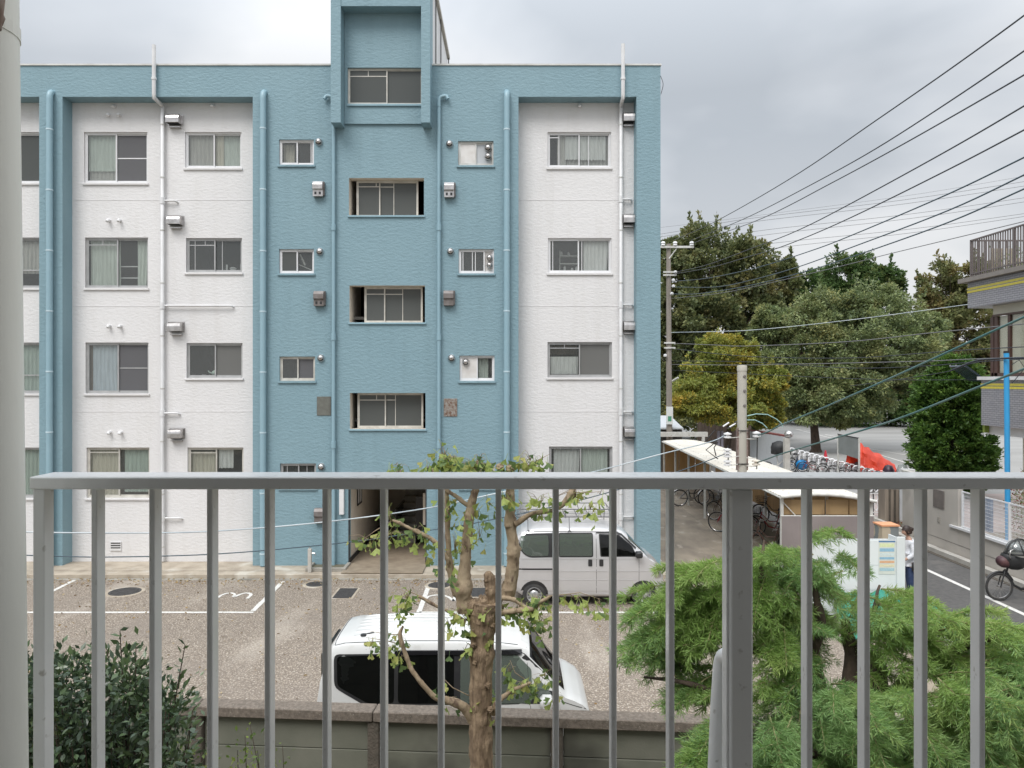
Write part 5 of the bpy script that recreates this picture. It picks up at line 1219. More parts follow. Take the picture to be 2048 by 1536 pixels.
# ------------------------------------------------------------------ cedar with drooping needle sprays at the right
def cedar():
    random.seed(41); np.random.seed(41)
    bx, by = 2.6, 5.3; root = thing('cedar_tree', 'soft green cedar with drooping needle sprays filling the right foreground', 'tree', (bx, by, 0))
    mb = MB()
    def lb(pts, rs, n=8):
        sp = spline([tuple(p)+(r,) for p, r in zip(pts, rs)], 5); V = [Vector(p[:3])+mnoise.noise_vector(Vector(p[:3])*9)*.02 for p in sp]
        mb.tube(V, [p[3]*(1+.15*math.sin(i*2.1)) for i, p in enumerate(sp)], n)
    lb([(bx, by, 0), (bx+.03, by, 1.1), P(1760, 1420, 5.4), P(1750, 1300, 5.5)], [.13, .11, .085, .05], 10)
    lb([(bx-.05, by, .7), P(1700, 1500, 5.2), P(1705, 1330, 5.3), P(1690, 1240, 5.4)], [.09, .075, .06, .035])
    lb([P(1700, 1480, 5.3), P(1650, 1400, 5.2), P(1628, 1310, 5.2), P(1640, 1240, 5.1), P(1622, 1150, 5.1)], [.06, .045, .042, .035, .012])
    lb([P(1650, 1400, 5.2), P(1560, 1320, 5.0), P(1480, 1290, 5.0), P(1420, 1270, 5.0), P(1330, 1240, 5.0)], [.05, .04, .034, .025, .012])
    lb([P(1560, 1320, 5.0), P(1550, 1250, 5.0), P(1520, 1150, 5.1), P(1530, 1080, 5.2)], [.035, .028, .02, .008])
    lb([P(1480, 1290, 5.0), P(1500, 1240, 4.9), P(1470, 1180, 4.9)], [.025, .02, .01])
    lb([P(1500, 1400, 4.8), P(1440, 1390, 4.9), P(1380, 1370, 4.9), P(1290, 1350, 5)], [.03, .024, .018, .008])
    lb([P(1750, 1420, 5.4), P(1860, 1330, 5.2), P(1930, 1290, 5.0), P(2010, 1270, 4.8)], [.06, .045, .035, .014])
    lb([P(1760, 1480, 5.2), P(1880, 1420, 4.9), P(1990, 1400, 4.6), P(2080, 1380, 4.5)], [.05, .04, .03, .014])
    lb([P(1700, 1330, 5.3), P(1740, 1240, 5.3), P(1760, 1170, 5.4)], [.03, .022, .008])
    lb([P(1690, 1520, 4.9), P(1600, 1500, 4.6), P(1520, 1480, 4.5)], [.04, .03, .014])
    mb.build('trunk', M['barkd'], root, True, 60)
    tmpl = None
    ctr = []          # (tip px, py, D, length m, heading deg in picture, droop)
    def fill(x0, y0, x1, y1, n, D0, D1, Lr=(.34, .62)):
        for _ in range(n): ctr.append((rnd(x0, x1), rnd(y0, y1), rnd(D0, D1), rnd(*Lr)))
    fill(1305, 1160, 1460, 1265, 20, 4.9, 5.4); fill(1340, 1130, 1460, 1250, 12, 4.9, 5.3); fill(1310, 1270, 1410, 1325, 6, 4.9, 5.2, (.25, .4)); fill(1355, 1100, 1400, 1150, 3, 5, 5.2, (.25, .35))
    fill(1500, 1085, 1620, 1260, 32, 4.9, 5.5); fill(1500, 1250, 1630, 1400, 15, 4.7, 5.2)
    fill(1620, 1120, 1720, 1190, 6, 5.0, 5.5, (.3, .45)); fill(1760, 1190, 1860, 1330, 9, 5.0, 5.4, (.3, .5)); fill(1760, 1210, 1960, 1330, 20, 4.9, 5.4); fill(1890, 1260, 2040, 1380, 17, 4.6, 5.2)
    fill(1500, 1380, 2060, 1600, 78, 4.1, 5.0); fill(1640, 1340, 1880, 1460, 9, 4.6, 5.0); fill(1900, 1340, 2080, 1560, 24, 4.0, 4.7)
    fill(1360, 1330, 1450, 1400, 10, 4.8, 5.1, (.3, .4)); fill(1375, 1450, 1500, 1560, 18, 4.2, 4.7, (.3, .5))
    ctr += [(1650, 1090, 5.1, .4), (1700, 1120, 5.1, .35), (1290, 1195, 5.0, .35), (1300, 1225, 5.0, .4)]
    NC = []; ND = []; tw = MB()
    for (px, py, D, Lg) in ctr:
        o = P(px, py, D); hub = P(1640, 1330, 5.4); dirv = (o-hub); dirv.z = 0; dirv = dirv.normalized() if dirv.length > .3 else Vector((rnd(-1, 1), -1, 0)).normalized()
        dirv = (dirv+Vector((rnd(-.6, .6), rnd(-.7, .3), 0))).normalized(); zup = rnd(-.3, .7)
        pts = [o+dirv*(Lg*(t-.5))+Vector((0, 0, zup*Lg*t-.38*Lg*t*t)) for t in (0, .25, .5, .75, 1.0)]
        tw.tube(pts, [.006, .005, .004, .003, .0015], 4)
        sp = [Vector(p) for p in spline([tuple(p) for p in pts], 5)]
        side = Vector((-dirv.y, dirv.x, 0))
        shoots = [sp]
        for k in range(2, len(sp)-2):
            for sg in (-1, 1):
                if random.random() < .5:
                    L2 = Lg*rnd(.16, .42)*(1-.4*k/len(sp)); d2 = (dirv*.75+side*sg*.8+Vector((0, 0, rnd(-.35, .1)))).normalized()
                    sh = [sp[k]+d2*L2*t+Vector((0, 0, -.30*L2*t*t)) for t in (0, .34, .67, 1)]; shoots.append(sh); 
                    tw.tube([sh[0], sh[3]], [.0022, .001], 3)
        for sh in shoots:
            ln = sum((b-a).length for a, b in zip(sh, sh[1:])); m = int(ln/.011)*6
            if m < 10: m = 10
            t = np.random.rand(m)*(len(sh)-1); i = np.minimum(t.astype(int), len(sh)-2); f = (t-i)[:, None]
            A = np.array([tuple(p) for p in sh]); pp = A[i]*(1-f)+A[i+1]*f; ax = A[i+1]-A[i]; ax /= np.linalg.norm(ax, axis=1, keepdims=True)+1e-9
            r = np.random.normal(size=(m, 3)); r /= np.linalg.norm(r, axis=1, keepdims=True)
            NC.append(pp); ND.append(ax*.9+r*.75+np.array((0, 0, .12)))
    o = tw.build('twig', pmat('cedar_twig', (.38, .36, .18), (.26, .22, .11), 8, rough=.8), root, True, None); o['kind'] = 'stuff'
    C = np.concatenate(NC); Dn = np.concatenate(ND); print('needles', len(C))
    cols = [leafm('cedar_needle', (.23, .36, .09), (.32, .46, .13), (.38, .49, .15), 1.6, tr=.35, s3=2.2, f3=.55), leafm('cedar_needle_blue', (.18, .31, .11), (.25, .40, .14), (.33, .46, .16), 1.6, tr=.3, s3=1.8, f3=.55)]
    pick = (np.array([mnoise.noise(Vector(c)*1.3) for c in C[::20]])).repeat(20)[:len(C)]
    pick = np.concatenate([pick, np.zeros(len(C)-len(pick))]); pz = (pick+np.random.normal(size=len(C))*.15 > (.16+.35*np.clip(C[:, 2]-3.3, -.2, .6))).astype(int)
    leaf_cloud('foliage', C, Dn, .05, cols, root, 'stuff', aspect=.085, mats_idx=pz, fold=.02, jitter=.3)
cedar()

# ------------------------------------------------------------------ glossy dark shrub at the lower left, and a sapling
def shrub():
    random.seed(51); np.random.seed(51); D = 5.0
    root = thing('evergreen_shrub', 'large dark glossy leaved shrub at the lower left behind the railing', 'shrub', (-2.55, 5.0, 0))
    mb = MB(); hub = Vector((-2.6, 5.0, .1)); ends = []
    shoots = [((130, 1325), 5.1), ((240, 1262), 5.0), ((370, 1290), 4.9), ((215, 1300), 5.1), ((272, 1290), 5), ((165, 1310), 4.9), ((110, 1330), 5.1), ((385, 1420), 4.8), ((380, 1450), 4.8), ((300, 1340), 5), ((345, 1380), 4.9), ((60, 1360), 5.1), ((30, 1300), 5.1)]
    C = []; Dn = []
    for (pp, d) in shoots:
        e = P(pp[0], pp[1], d); m = hub.lerp(e, .55)+Vector((rnd(-.1, .1), 0, .1)); mb.tube([hub, m, e], [.02, .012, .003], 5)
        for t in np.linspace(.3, 1, 34):
            p = m.lerp(e, t); C.append(tuple(p+Vector((rnd(-.02, .02), rnd(-.02, .02), 0)))); Dn.append((rnd(-1, 1), rnd(-1, 1), rnd(.1, .9)))
    for _ in range(350):
        px, py = rnd(-60, 365), rnd(1340, 1700); 
        if py < 1400 and px > 300: continue
        d = rnd(4.65, 5.5); c = P(px, py, d); 
        if random.random() < .4: mb.tube([hub.lerp(c, .5), c], [.006, .003], 4)
        n = 44; p = np.random.normal(size=(n, 3))*.078; C += [tuple(v) for v in (p+np.array(c))]; q = p*9+np.random.normal(size=(n, 3))*.7; q[:, 2] += .55; q[:, 1] -= .3; Dn += [tuple(v) for v in q]
    mb.build('stem', M['barkd'], root, True, 60)
    C = np.array(C); Dn = np.array(Dn); mats = [leafm('glossy_dark_leaf', (.05, .08, .05), (.075, .11, .06), None, 3, rough=.28, tr=.15, spec=.6), leafm('glossy_leaf', (.075, .12, .055), (.105, .155, .065), (.18, .24, .08), 3, rough=.28, tr=.2, s3=2, f3=.6, spec=.6)]
    # nearest leaves one by one, the rest as one mass
    order = np.argsort(C[:, 1] + 0.15*np.random.rand(len(C))); near = [i for i in order if 96 < C[i, 0]/C[i, 1]*1500+1024 < 400 and C[i, 2] > 2.3][:290]
    rest = np.setdiff1d(np.arange(len(C)), near)
    leaf_cloud('foliage', C[rest], Dn[rest], .06, mats, root, 'stuff', aspect=.42, fold=.1)
    L = []
    for v in range(4):
        m2 = MB(); w = .011+.003*v; l = .05
        m2.add([(0, 0, 0), (w*.8, l*.28, .004), (w, l*.55, .003), (0, l, -.004), (-w, l*.55, .003), (-w*.8, l*.28, .004), (0, l*.5, -.002)], [(0, 1, 6), (1, 2, 6), (2, 3, 6), (3, 4, 6), (4, 5, 6), (5, 0, 6)]); L.append(m2.mesh('leaf', mats[v % 2]))
    for i in near:
        o = bpy.data.objects.new('leaf', random.choice(L)); COL.objects.link(o); o.parent = root; o.location = Vector(C[i])-root.location
        o.rotation_mode = 'QUATERNION'; o.rotation_quaternion = Vector(Dn[i]).to_track_quat('Y', 'Z')
shrub()
def sapling(label, X, Y, tops, seed, col, n=60):
    random.seed(seed); np.random.seed(seed); root = thing('sapling', label, 'shrub', (X, Y, 0), 'young bright leaved saplings by the wall'); mb = MB(); C = []; Dn = []
    for (px, py, d) in tops:
        e = P(px, py, d); m = Vector((X, Y, 0)).lerp(e, .6)+Vector((rnd(-.08, .08), 0, 0)); mb.tube([(X, Y, 0), m, e], [.012, .008, .002], 5)
        for t in np.linspace(.15, 1, n):
            p = m.lerp(e, t); C.append(tuple(p+Vector((rnd(-.07, .07), rnd(-.05, .05), rnd(-.03, .03))))); Dn.append((rnd(-1, 1), rnd(-1, 1), rnd(0, 1)))
    mb.build('stem', M['barkd'], root, True, 60); leaf_cloud('foliage', C, Dn, .042, col, root, 'stuff', aspect=.5)
SAP = [leafm('lime_leaf', (.22, .30, .06), (.30, .36, .09), None, 4, tr=.4), leafm('lime_leaf_deep', (.12, .19, .05), (.18, .25, .06), None, 4, tr=.4)]
sapling('young lime green sapling right of the dark shrub, below the wall', -2.05, 5.7, [(400, 1500, 5.6), (370, 1490, 5.6), (430, 1520, 5.6), (490, 1470, 5.7), (475, 1500, 5.7), (355, 1510, 5.6)], 61, SAP)
sapling('thin sapling with sparse pale leaves before the second wall bay', -1.75, 5.9, [(500, 1450, 5.9), (515, 1500, 5.9), (565, 1490, 5.9), (545, 1520, 5.9)], 62, SAP, 26)
# ------------------------------------------------------------------ bicycle shelter
M['polyc'] = pmat('white_corrugated_roof', (0.78, 0.74, 0.66), (0.70, 0.64, 0.55), 1.5, rough=.5, c3=(.60, .56, .48), s3=.9, f3=.6)
M['buff'] = pmat('buff_translucent_panel', (0.60, 0.42, 0.22), (0.52, 0.35, 0.18), 1.3, rough=.5, transl=.35, stretch=(1, 1, .3), c3=(.48, .32, .17), s3=3, f3=.55)
M['vinyl'] = pmat('grey_mauve_vinyl', (0.30, 0.26, 0.25), (0.25, 0.215, 0.21), 1.1, rough=.55, bump=.3, bscale=3)
M['galv'] = pmat('white_painted_steel', (0.66, 0.65, 0.62), (0.55, 0.54, 0.5), 6, rough=.5, c3=(.36, .3, .24), s3=9, f3=.66)
SH = thing('bicycle_shelter', 'long bicycle shelter with white corrugated roof and buff end panels', 'shelter', (8.0, 27, 0))
sx0, sx1, sy0, sy1, zn, zf = 6.80, 9.22, 19.0, 36.2, 2.22, 2.22
sx0f, sx1f = 7.25, 9.6
def sxx(u, y): t = (y-sy0)/(sy1-sy0); return (sx0+(sx0f-sx0)*t)*(1-u)+(sx1+(sx1f-sx1)*t)*u
def szz(u, y): return 2.16+.10*math.sin(u*PI)*1.2-.12*u
ny = 19
for k in range(ny):
    y0 = sy0+(sy1-sy0)*k/ny; y1 = sy0+(sy1-sy0)*(k+1)/ny-.01; vs = []; fs = []; nu = 24
    for j, (y, dz) in enumerate(((y0, 0.0), (y1+.03, .006))):
        for i in range(nu+1):
            u = i/nu; vs.append((sxx(u, y), y, szz(u, y)+dz))
    # corrugation runs across the slope
    vs = []; m = 8
    for j in range(m+1):
        y = y0+(y1-y0)*j/m
        for i in range(nu+1):
            u = i/nu; vs.append((sxx(u, y), y, szz(u, y)+.012*(j % 2)))
    for j in range(m):
        for i in range(nu): a = j*(nu+1)+i; fs.append((a, a+1, a+nu+2, a+nu+1))
    MB().add(vs, fs).build('roof_sheet', M['polyc'], SH)
mb = MB()
for k in range(ny):
    for u in (.12, .38, .62, .88):
        for q in (.25, .75):
            y = sy0+(sy1-sy0)*(k+q)/ny; mb.lathe((sxx(u, y), y, szz(u, y)+.012), [(.022, 0), (.018, .012), (0, .016)], 6)
o = mb.build('roof_bolt', M['galv'], SH); o['kind'] = 'stuff'
for k in range(7):
    y = sy0+.12+(sy1-sy0-.24)*k/6
    for u in (.03, .97):
        x = sxx(u, y); MB().box(x-.035, x+.035, y-.035, y+.035, .012, szz(u, y)-.09).build('shelter_post', M['galv'], SH)
    MB().tube([(sxx(t/6, y), y, szz(t/6, y)-.05) for t in range(7)], .03, 6).build('rafter', M['galv'], SH)
for u in (.0, .5, 1.0):
    MB().tube([(sxx(u, sy0), sy0-.02, szz(u, sy0)-.035), (sxx(u, sy1), sy1, szz(u, sy1)-.035)], .03, 6).build('purlin', M['galv'], SH)
MB().tube([(sxx(.03, sy0)+.02, sy0+.12, 2.0), (sxx(.33, sy0), sy0+.13, 1.25)], .014, 6).build('brace', M['galv'], SH)
MB().tube([(sxx(t/8, sy0), sy0-.03, szz(t/8, sy0)-.02) for t in range(9)], .045, 8).build('front_edge', M['galv'], SH, True, 60)
# near end: buff fascia above grey vinyl; right side and far end: buff panels
for k in range(4):
    u0, u1 = k/4+.03*(k == 0), (k+1)/4-.004
    MB().box(sxx(u0, sy0)+.02, sxx(u1, sy0)-.01, sy0+.18, sy0+.20, 1.66, 2.04).build('panel', M['buff'], SH)
MB().box(sx0+.06, sx1-.02, sy0+.07, sy0+.085, .62, 1.63).build('vinyl_sheet', M['vinyl'], SH)
MB().tube([(sx0+.03, sy0+.09, 1.64), (sx1, sy0+.09, 1.64)], .02, 6).build('cross_rail', M['galv'], SH)
for k in range(17):
    y0 = sy0+.3+k*1.0; y1 = y0+.985; xa, xb = sxx(.975, y0), sxx(.975, y1)
    if y1 > sy1: break
    MB().add([(xa+.05, y0, .35), (xb+.05, y1, .35), (xb+.05, y1, 2.0), (xa+.05, y0, 2.0), (xa+.07, y0, .35), (xb+.07, y1, .35), (xb+.07, y1, 2.0), (xa+.07, y0, 2.0)], [(0,1,2,3),(7,6,5,4),(0,4,5,1),(3,2,6,7),(0,3,7,4),(1,5,6,2)]).build('panel', M['buff'], SH)
for k in range(3):
    a, b = sxx(k/3, sy1)+.02, sxx((k+1)/3, sy1)-.01
    MB().box(a, b, sy1-.1, sy1-.08, .3, 2.04).build('panel', M['buff'], SH)

# ------------------------------------------------------------------ bicycles
def bicycle(label, x, y, rot, col, basket=True, helmet=False, group=None, scale=1.0, front='steel', z=.013, lean=0.05):
    """a city bicycle about 1.75 m long, built in its own space: rear wheel at -0.55, front wheel at +0.55"""
    fm = pmat('bike_paint_%s' % col[0], col[1], rough=.3, coat=.3)
    r = thing('bicycle', label, 'bicycle', (x, y, z), group, rot); r.rotation_euler = (lean, 0, rot); R = .33
    for wx in (-.55, .55):
        w = MB().tube([(wx+math.cos(a)*R, 0, R+math.sin(a)*R) for a in [2*PI*i/24 for i in range(24)]], .019, 6, closed=True).build('wheel', M['tyre'], r, True, 60)
        mb = MB().tube([(wx+math.cos(a)*(R-.025), 0, R+math.sin(a)*(R-.025)) for a in [2*PI*i/24 for i in range(24)]], .009, 4, closed=True)
        for i in range(14):
            a = 2*PI*i/14; mb.tube([(wx, (-1)**i*.02, R), (wx+math.cos(a)*(R-.03), 0, R+math.sin(a)*(R-.03))], .0025, 3)
        mb.tube([(wx, -.04, R), (wx, .04, R)], .022, 6); mb.build('spokes', M['chrome'], w)
        mb = MB(); vs = []
        for i in range(11):
            a = math.radians(20+i*14) if wx > 0 else math.radians(0+i*15)
            for yy in (-.03, .03): vs.append((wx+math.cos(a)*(R+.035), yy, R+math.sin(a)*(R+.035)))
        mb.add(vs, [(2*i, 2*i+1, 2*i+3, 2*i+2) for i in range(10)]); mb.build('mudguard', M['chrome'] if front == 'steel' else M['black'], w)
    mb = MB(); bb = (-.08, 0, .29); hd = (.36, 0, .62); hd2 = (.33, 0, .80); st_ = (-.22, 0, .78)
    mb.tube([bb, (.12, 0, .33), hd], .022, 8).tube([bb, st_], .017, 8).tube([(-.16, 0, .52), (.10, 0, .50), (.345, 0, .72)], .016, 8)
    for yy in (-.05, .05): mb.tube([bb, (-.55, yy, R)], .010, 6).tube([(-.55, yy, R), (-.19, yy*.3, .66)], .009, 6).tube([(.55, yy, R), (.47, yy, .52), (.39, 0, .60)], .011, 6)
    mb.tube([(.39, 0, .58), hd2], .019, 8); mb.build('frame', fm, r, True, 60)
    MB().tube([hd2, (.30, 0, .93)], .013, 6).tube([(.12, -.27, .98), (.24, -.22, 1.0), (.32, -.06, .94), (.32, .06, .94), (.24, .22, 1.0), (.12, .27, .98)], .011, 6).build('handlebar', M['chrome'], r, True, 60)
    MB().tube([st_, (-.245, 0, .88)], .013, 6).lathe((-.26, 0, .88), [(.0, 0), (.09, .01), (.10, .04), (.07, .07), (0, .075)], 10).build('saddle', M['black'], r, True, 60)
    mb = MB().tube([(-.45, -.08, R*2+.06), (-.82, -.07, R*2+.06), (-.82, .07, R*2+.06), (-.45, .08, R*2+.06)], .007, 5).tube([(-.55, -.09, R), (-.66, -.08, R*2+.05)], .007, 5).tube([(-.55, .09, R), (-.66, .08, R*2+.05)], .007, 5)
    mb.build('rack', M['chrome'], r)
    MB().lathe((-.08, -.04, .29), [(.085, 0), (.085, .012), (0.01, .012)], 14, 0, 'Y').tube([(-.08, -.06, .29), (.02, -.07, .17), (.02, -.13, .17)], .009, 5).tube([(-.08, .05, .29), (-.18, .06, .40), (-.18, .12, .40)], .009, 5).build('crankset', M['chrome'], r)
    if basket:
        mb = MB(); n = 7
        for k in range(4):
            z0 = .72+k*.075; e = .012*k
            mb.tube([(.38, -.15-e, z0), (.62+e*1.5, -.15-e, z0), (.62+e*1.5, .15+e, z0), (.38, .15+e, z0)], .005, 4, closed=True)
        for (x_, y_) in [(.38+.24*i/5, s_*.15) for i in range(6) for s_ in (-1, 1)]+[(.62, -.15+.3*i/6) for i in range(7)]+[(.38, -.15+.3*i/6) for i in range(7)]:
            mb.tube([(x_, y_, .72), (x_+(.05 if x_ > .6 else 0), y_*1.22, .945)], .0035, 3)
        mb.add([(.38, -.15, .722), (.62, -.15, .722), (.62, .15, .722), (.38, .15, .722)], [(0, 1, 2, 3)])
        mb.build('basket', M['galv'] if basket == 'w' else M['black'], r)
    if helmet: MB().lathe((.5, 0, .93), [(.13, 0), (.12, .08), (.07, .13), (0, .145)], 12).build('basket_cover', helmet if not isinstance(helmet, bool) else M['black'], r, True, 60)
    return r
RED = ('red', (.28, .02, .025)); BLK = ('black', (.02, .02, .022)); SIL = ('silver', (.45, .45, .46)); BLU = ('blue', (.03, .08, .2)); WHT = ('white', (.6, .6, .6)); BRN = ('brown', (.12, .06, .04))
gbk = 'bicycles parked under the shelter'
bicycle('black bicycle seen side on at the far left end of the shelter', *gp(1385, 1012, .0), .12, BLK, False, group=gbk, lean=.08)
bicycle('grey bicycle tangled behind the black one near the shelter post', *gp(1430, 1010, .0), 2.6, SIL, True, group=gbk)
bicycle('dark bicycle with pale rim just left of the thick railing post', *gp(1452, 1045, .0), 2.2, BRN, True, group=gbk)
bicycle('red bicycle with white mudguard arc at the shelter edge', *gp(1468, 1068, .0), 2.5, RED, False, group=gbk, lean=-.06)
bicycle('bright red bicycle right of the thick railing post', *gp(1545, 1075, .0), 2.7, RED, True, group=gbk)
bicycle('dark bicycle with curved chrome handlebars under the front of the roof', *gp(1550, 1050, .0), 2.4, BLK, True, group=gbk)
bicycle('dark red bicycle half hidden by the cedar under the shelter', *gp(1540, 1110, .0), 2.6, BRN, False, group=gbk, lean=.1)

# chrome hoop rack in the bicycle park, with bicycles standing in it
hr = thing('hoop_rack', 'long row of curved chrome hoops of a bicycle rack', 'bicycle rack', (16.5, 39, 0))
NH = 22
for k in range(NH):
    D = 45.5-k*.56; t = k/(NH-1); px = 1572+ (1780-1572)*t; x = (px-1024)/1500*D; zt = EYE-(893+57*t-760)/1500*D
    rr = .19
    pts = [(x-.22, D-.25, .02), (x-.21, D-.2, zt-rr)] + [(x-.2+rr*(1-math.cos(a)), D-.15, zt-rr+rr*math.sin(a)) for a in [PI*i/8 for i in range(9)]] + [(x+.20, D-.1, zt-rr-.25), (x+.12, D-.1, zt-rr-.42)]
    MB().tube(pts, .042, 6).build('hoop', M['aluw'], hr, True, 60)
MB().tube([((1572-1024)/1500*45.5-.2, 45.5, .05), ((1780-1024)/1500*33.7-.2, 33.7, .05)], .03, 6).build('rack_base', M['galv'], hr)
gb2 = 'bicycles standing in the hoop rack'
cols = [BLK, SIL, BLU, BLK, RED, WHT, BLK, SIL, BRN, BLK, BLU, SIL]
bdesc = ['black bicycle at the far end of the hoop rack under the blue cover', 'silver bicycle second from the far end of the hoop rack', 'navy bicycle next to the blue bag in the hoop rack', 'black bicycle with a basket in the hoop rack left of the grey board', 'red bicycle in the hoop rack in front of the tree trunk', 'white bicycle in the hoop rack just below the grey board', 'black bicycle with a dark basket cover below the grey board', 'silver bicycle right of the board post in the hoop rack', 'brown bicycle in the hoop rack below the orange tarp', 'black bicycle at the near end of the hoop rack', 'blue bicycle beside the yellow tag on the hoop rack', 'silver bicycle last in the hoop rack by the white wall']
for k in range(12):
    D = 44.0-k*.95; px = 1556+(1775-1556)*k/11; x = (px-1024)/1500*D
    bicycle(bdesc[k], x-.3, D-.1, 2.2+random.uniform(-.15, .15), cols[k], True, M['black'] if k in (6, 3) else False, gb2, z=.02)
tag(MB().lathe((P(1604, 925, 41).x, 41, EYE-(940-760)*41/1500), [(.05, 0), (.32, .12), (.36, .3), (.22, .5), (.05, .56)], 9).build('bike_cover', pmat('bright_blue_nylon', (.02, .28, .62), (.015, .2, .5), 5, rough=.5), None, True, 60), 'bright blue bag on a bicycle at the hoop rack', 'bag')
# dark child seat canopy on a bicycle at the far end of the rack
cs = thing('cargo_bicycle', 'bicycle with a black child seat hood beside the concrete gate pillar', 'bicycle', (P(1560, 0, 41).x, 41, 0))
cx = P(1560, 0, 41).x
MB().box(cx-.4, cx+.5, 40.7, 41.3, 1.05, 1.25).lathe((cx-.05, 41, 1.15), [(.42, 0), (.46, .25), (.38, .5), (.1, .62)], 10).build('hood', M['black'], cs, True, 50)
for wx in (-.7, .6): MB().tube([(cx+wx+math.cos(a)*.3, 41, .32+math.sin(a)*.3) for a in [2*PI*i/18 for i in range(18)]], .03, 6, closed=True).build('wheel', M['tyre'], cs)
MB().tube([(cx-.7, 41, .32), (cx-.1, 41, .45), (cx+.5, 41, 1.0), (cx+.6, 41, .32)], .03, 6).tube([(cx-.1, 41, .4), (cx-.2, 41, 1.1)], .03, 6).build('frame', M['galv'], cs)

# grey notice board seen from behind
gbd = thing('notice_board', 'grey board on two posts seen from behind in front of the yard', 'notice board', (P(1697, 0, 36).x, 36, 0))
a, b = P(1675, 0, 36.8), P(1717, 0, 35.2)
mb = MB(); ztl, zbl, ztr, zbr = EYE-(869-760)*36.8/1500, EYE-(905-760)*36.8/1500, EYE-(877-760)*35.2/1500, EYE-(918-760)*35.2/1500
mb.add([(a.x, a.y, zbl), (b.x, b.y, zbr), (b.x, b.y, ztr), (a.x, a.y, ztl), (a.x+.05, a.y+.05, zbl), (b.x+.05, b.y+.05, zbr), (b.x+.05, b.y+.05, ztr), (a.x+.05, a.y+.05, ztl)], [(0,1,2,3),(7,6,5,4),(0,4,5,1),(3,2,6,7),(0,3,7,4),(1,5,6,2)])
mb.build('board', pmat('dull_grey_board', (.20, .215, .21), (.17, .185, .18), 3, rough=.6), gbd)
for q, zt_ in ((a, ztl), (b, ztr)): MB().box(q.x-.02, q.x+.05, q.y-.06, q.y-.001, 0, zt_+.02).build('board_post', M['galv'], gbd)
MB().tube([(a.x, a.y-.02, ztl+.02), (b.x, b.y-.02, ztr+.02)], .025, 6).build('board_edge', M['black'], gbd)
# orange tarpaulin over a heap
def tarp():
    random.seed(8); D = 38; c = P(1745, 0, D); root = thing('covered_heap', 'bright orange tarpaulin thrown over a heap beside the grey board', 'tarpaulin', (c.x, D, 0))
    n, m = 26, 16; vs = []; fs = []; x0, x1 = P(1705, 0, D).x, P(1782, 0, D).x
    for j in range(m+1):
        v = j/m
        for i in range(n+1):
            u = i/n; top = (1.95-1.15*max(0, u-.12)) if u > .12 else 1.85
            x = x0+(x1-x0)*u; z = top*(1-abs(2*v-1)**2.4)*1.0; y = D-1.0+2.0*v
            d = mnoise.noise(Vector((x*2.6, y*2.6, z*2.2)))*.22+mnoise.noise(Vector((x*6, y*6, z*5)))*.08
            vs.append((x+d*.6, y+d, max(.35+.2*math.sin(i*1.3), z+d*.6)))
    for j in range(m):
        for i in range(n): a = j*(n+1)+i; fs.append((a, a+1, a+n+2, a+n+1))
    MB().add(vs, fs).build('tarpaulin', pmat('orange_tarpaulin', (.72, .065, .025), (.55, .04, .015), 2.5, rough=.42, transl=.15, bump=.5, bscale=6), root, False)
    MB().box(x0+.3, x1-.3, D-.6, D+.6, 0, .9).build('heap', M['black'], root, bevel=.1)
tarp()
# things behind and beside the tarp
def pod(name, label, cat, px, D, z0, prof, mat, sq=1.0):
    c = P(px, 0, D); return tag(MB().lathe((c.x, D, z0), prof, 14).build(name, mat, None, True, 50), label, cat)
DMS = lambda w, h: [(w*.75, 0), (w, h*.3), (w*.95, h*.6), (w*.6, h*.92), (0, h)]
pod('seat_hood', 'dark purple child seat cover right of the orange tarpaulin', 'child seat', 1777, 35, .55, DMS(.26, .6), pmat('dark_plum_nylon', (.035, .015, .03), rough=.4))
pod('rain_cover', 'clear grey domed child seat rain cover near the white gate wall', 'rain cover', 1805, 34, .55, DMS(.27, .75), glassmat('grey_clear_vinyl', (.75, .78, .77), .35, (.4, .42, .41), .15))
pod('orange_cone', 'orange traffic cone behind the railing near the plum child seat', 'traffic cone', 1793, 33.5, 0, [(.28, 0), (.28, .04), (.22, .05), (.07, .95), (0, .96)], MATS['orange_tarpaulin'])
pod('red_post', 'small red cone standing in the yard left of the grey board', 'traffic cone', 1651, 47, 0, [(.2, 0), (.2, .04), (.16, .05), (.04, .68), (0, .7)], pmat('signal_red', (.5, .02, .04), rough=.5))
bq = P(1848, 0, 33); cm = thing('parked_scooter', 'white and grey scooter cover behind the gate, next to the conifer', 'scooter', (bq.x, 33, 0))
mb = MB(); k0 = []
for i in range(13):
    u = i/12; h = .55+.85*math.sin(u*PI)**.7; w = .22+.2*math.sin(u*PI)
    k0.append([(bq.x-.65+1.3*u, 33-w, .25), (bq.x-.65+1.3*u, 33-w*.8, h*.7), (bq.x-.65+1.3*u, 33, h), (bq.x-.65+1.3*u, 33+w*.8, h*.7), (bq.x-.65+1.3*u, 33+w, .25)])
mb.add([p for r in k0 for p in r], [(i*5+j, i*5+j+1, i*5+j+6, i*5+j+5) for i in range(12) for j in range(4)])
mb.build('scooter_cover', pmat('grey_white_cover', (.55, .55, .57), (.30, .31, .35), 4, rough=.5, c3=(.08, .09, .12), s3=3, f3=.55), cm, True, 60)
for wx in (-.45, .5): MB().tube([(bq.x+wx+math.cos(a)*.18, 33, .22+math.sin(a)*.18) for a in [2*PI*i/14 for i in range(14)]], .045, 6, closed=True).build('wheel', M['tyre'], cm)

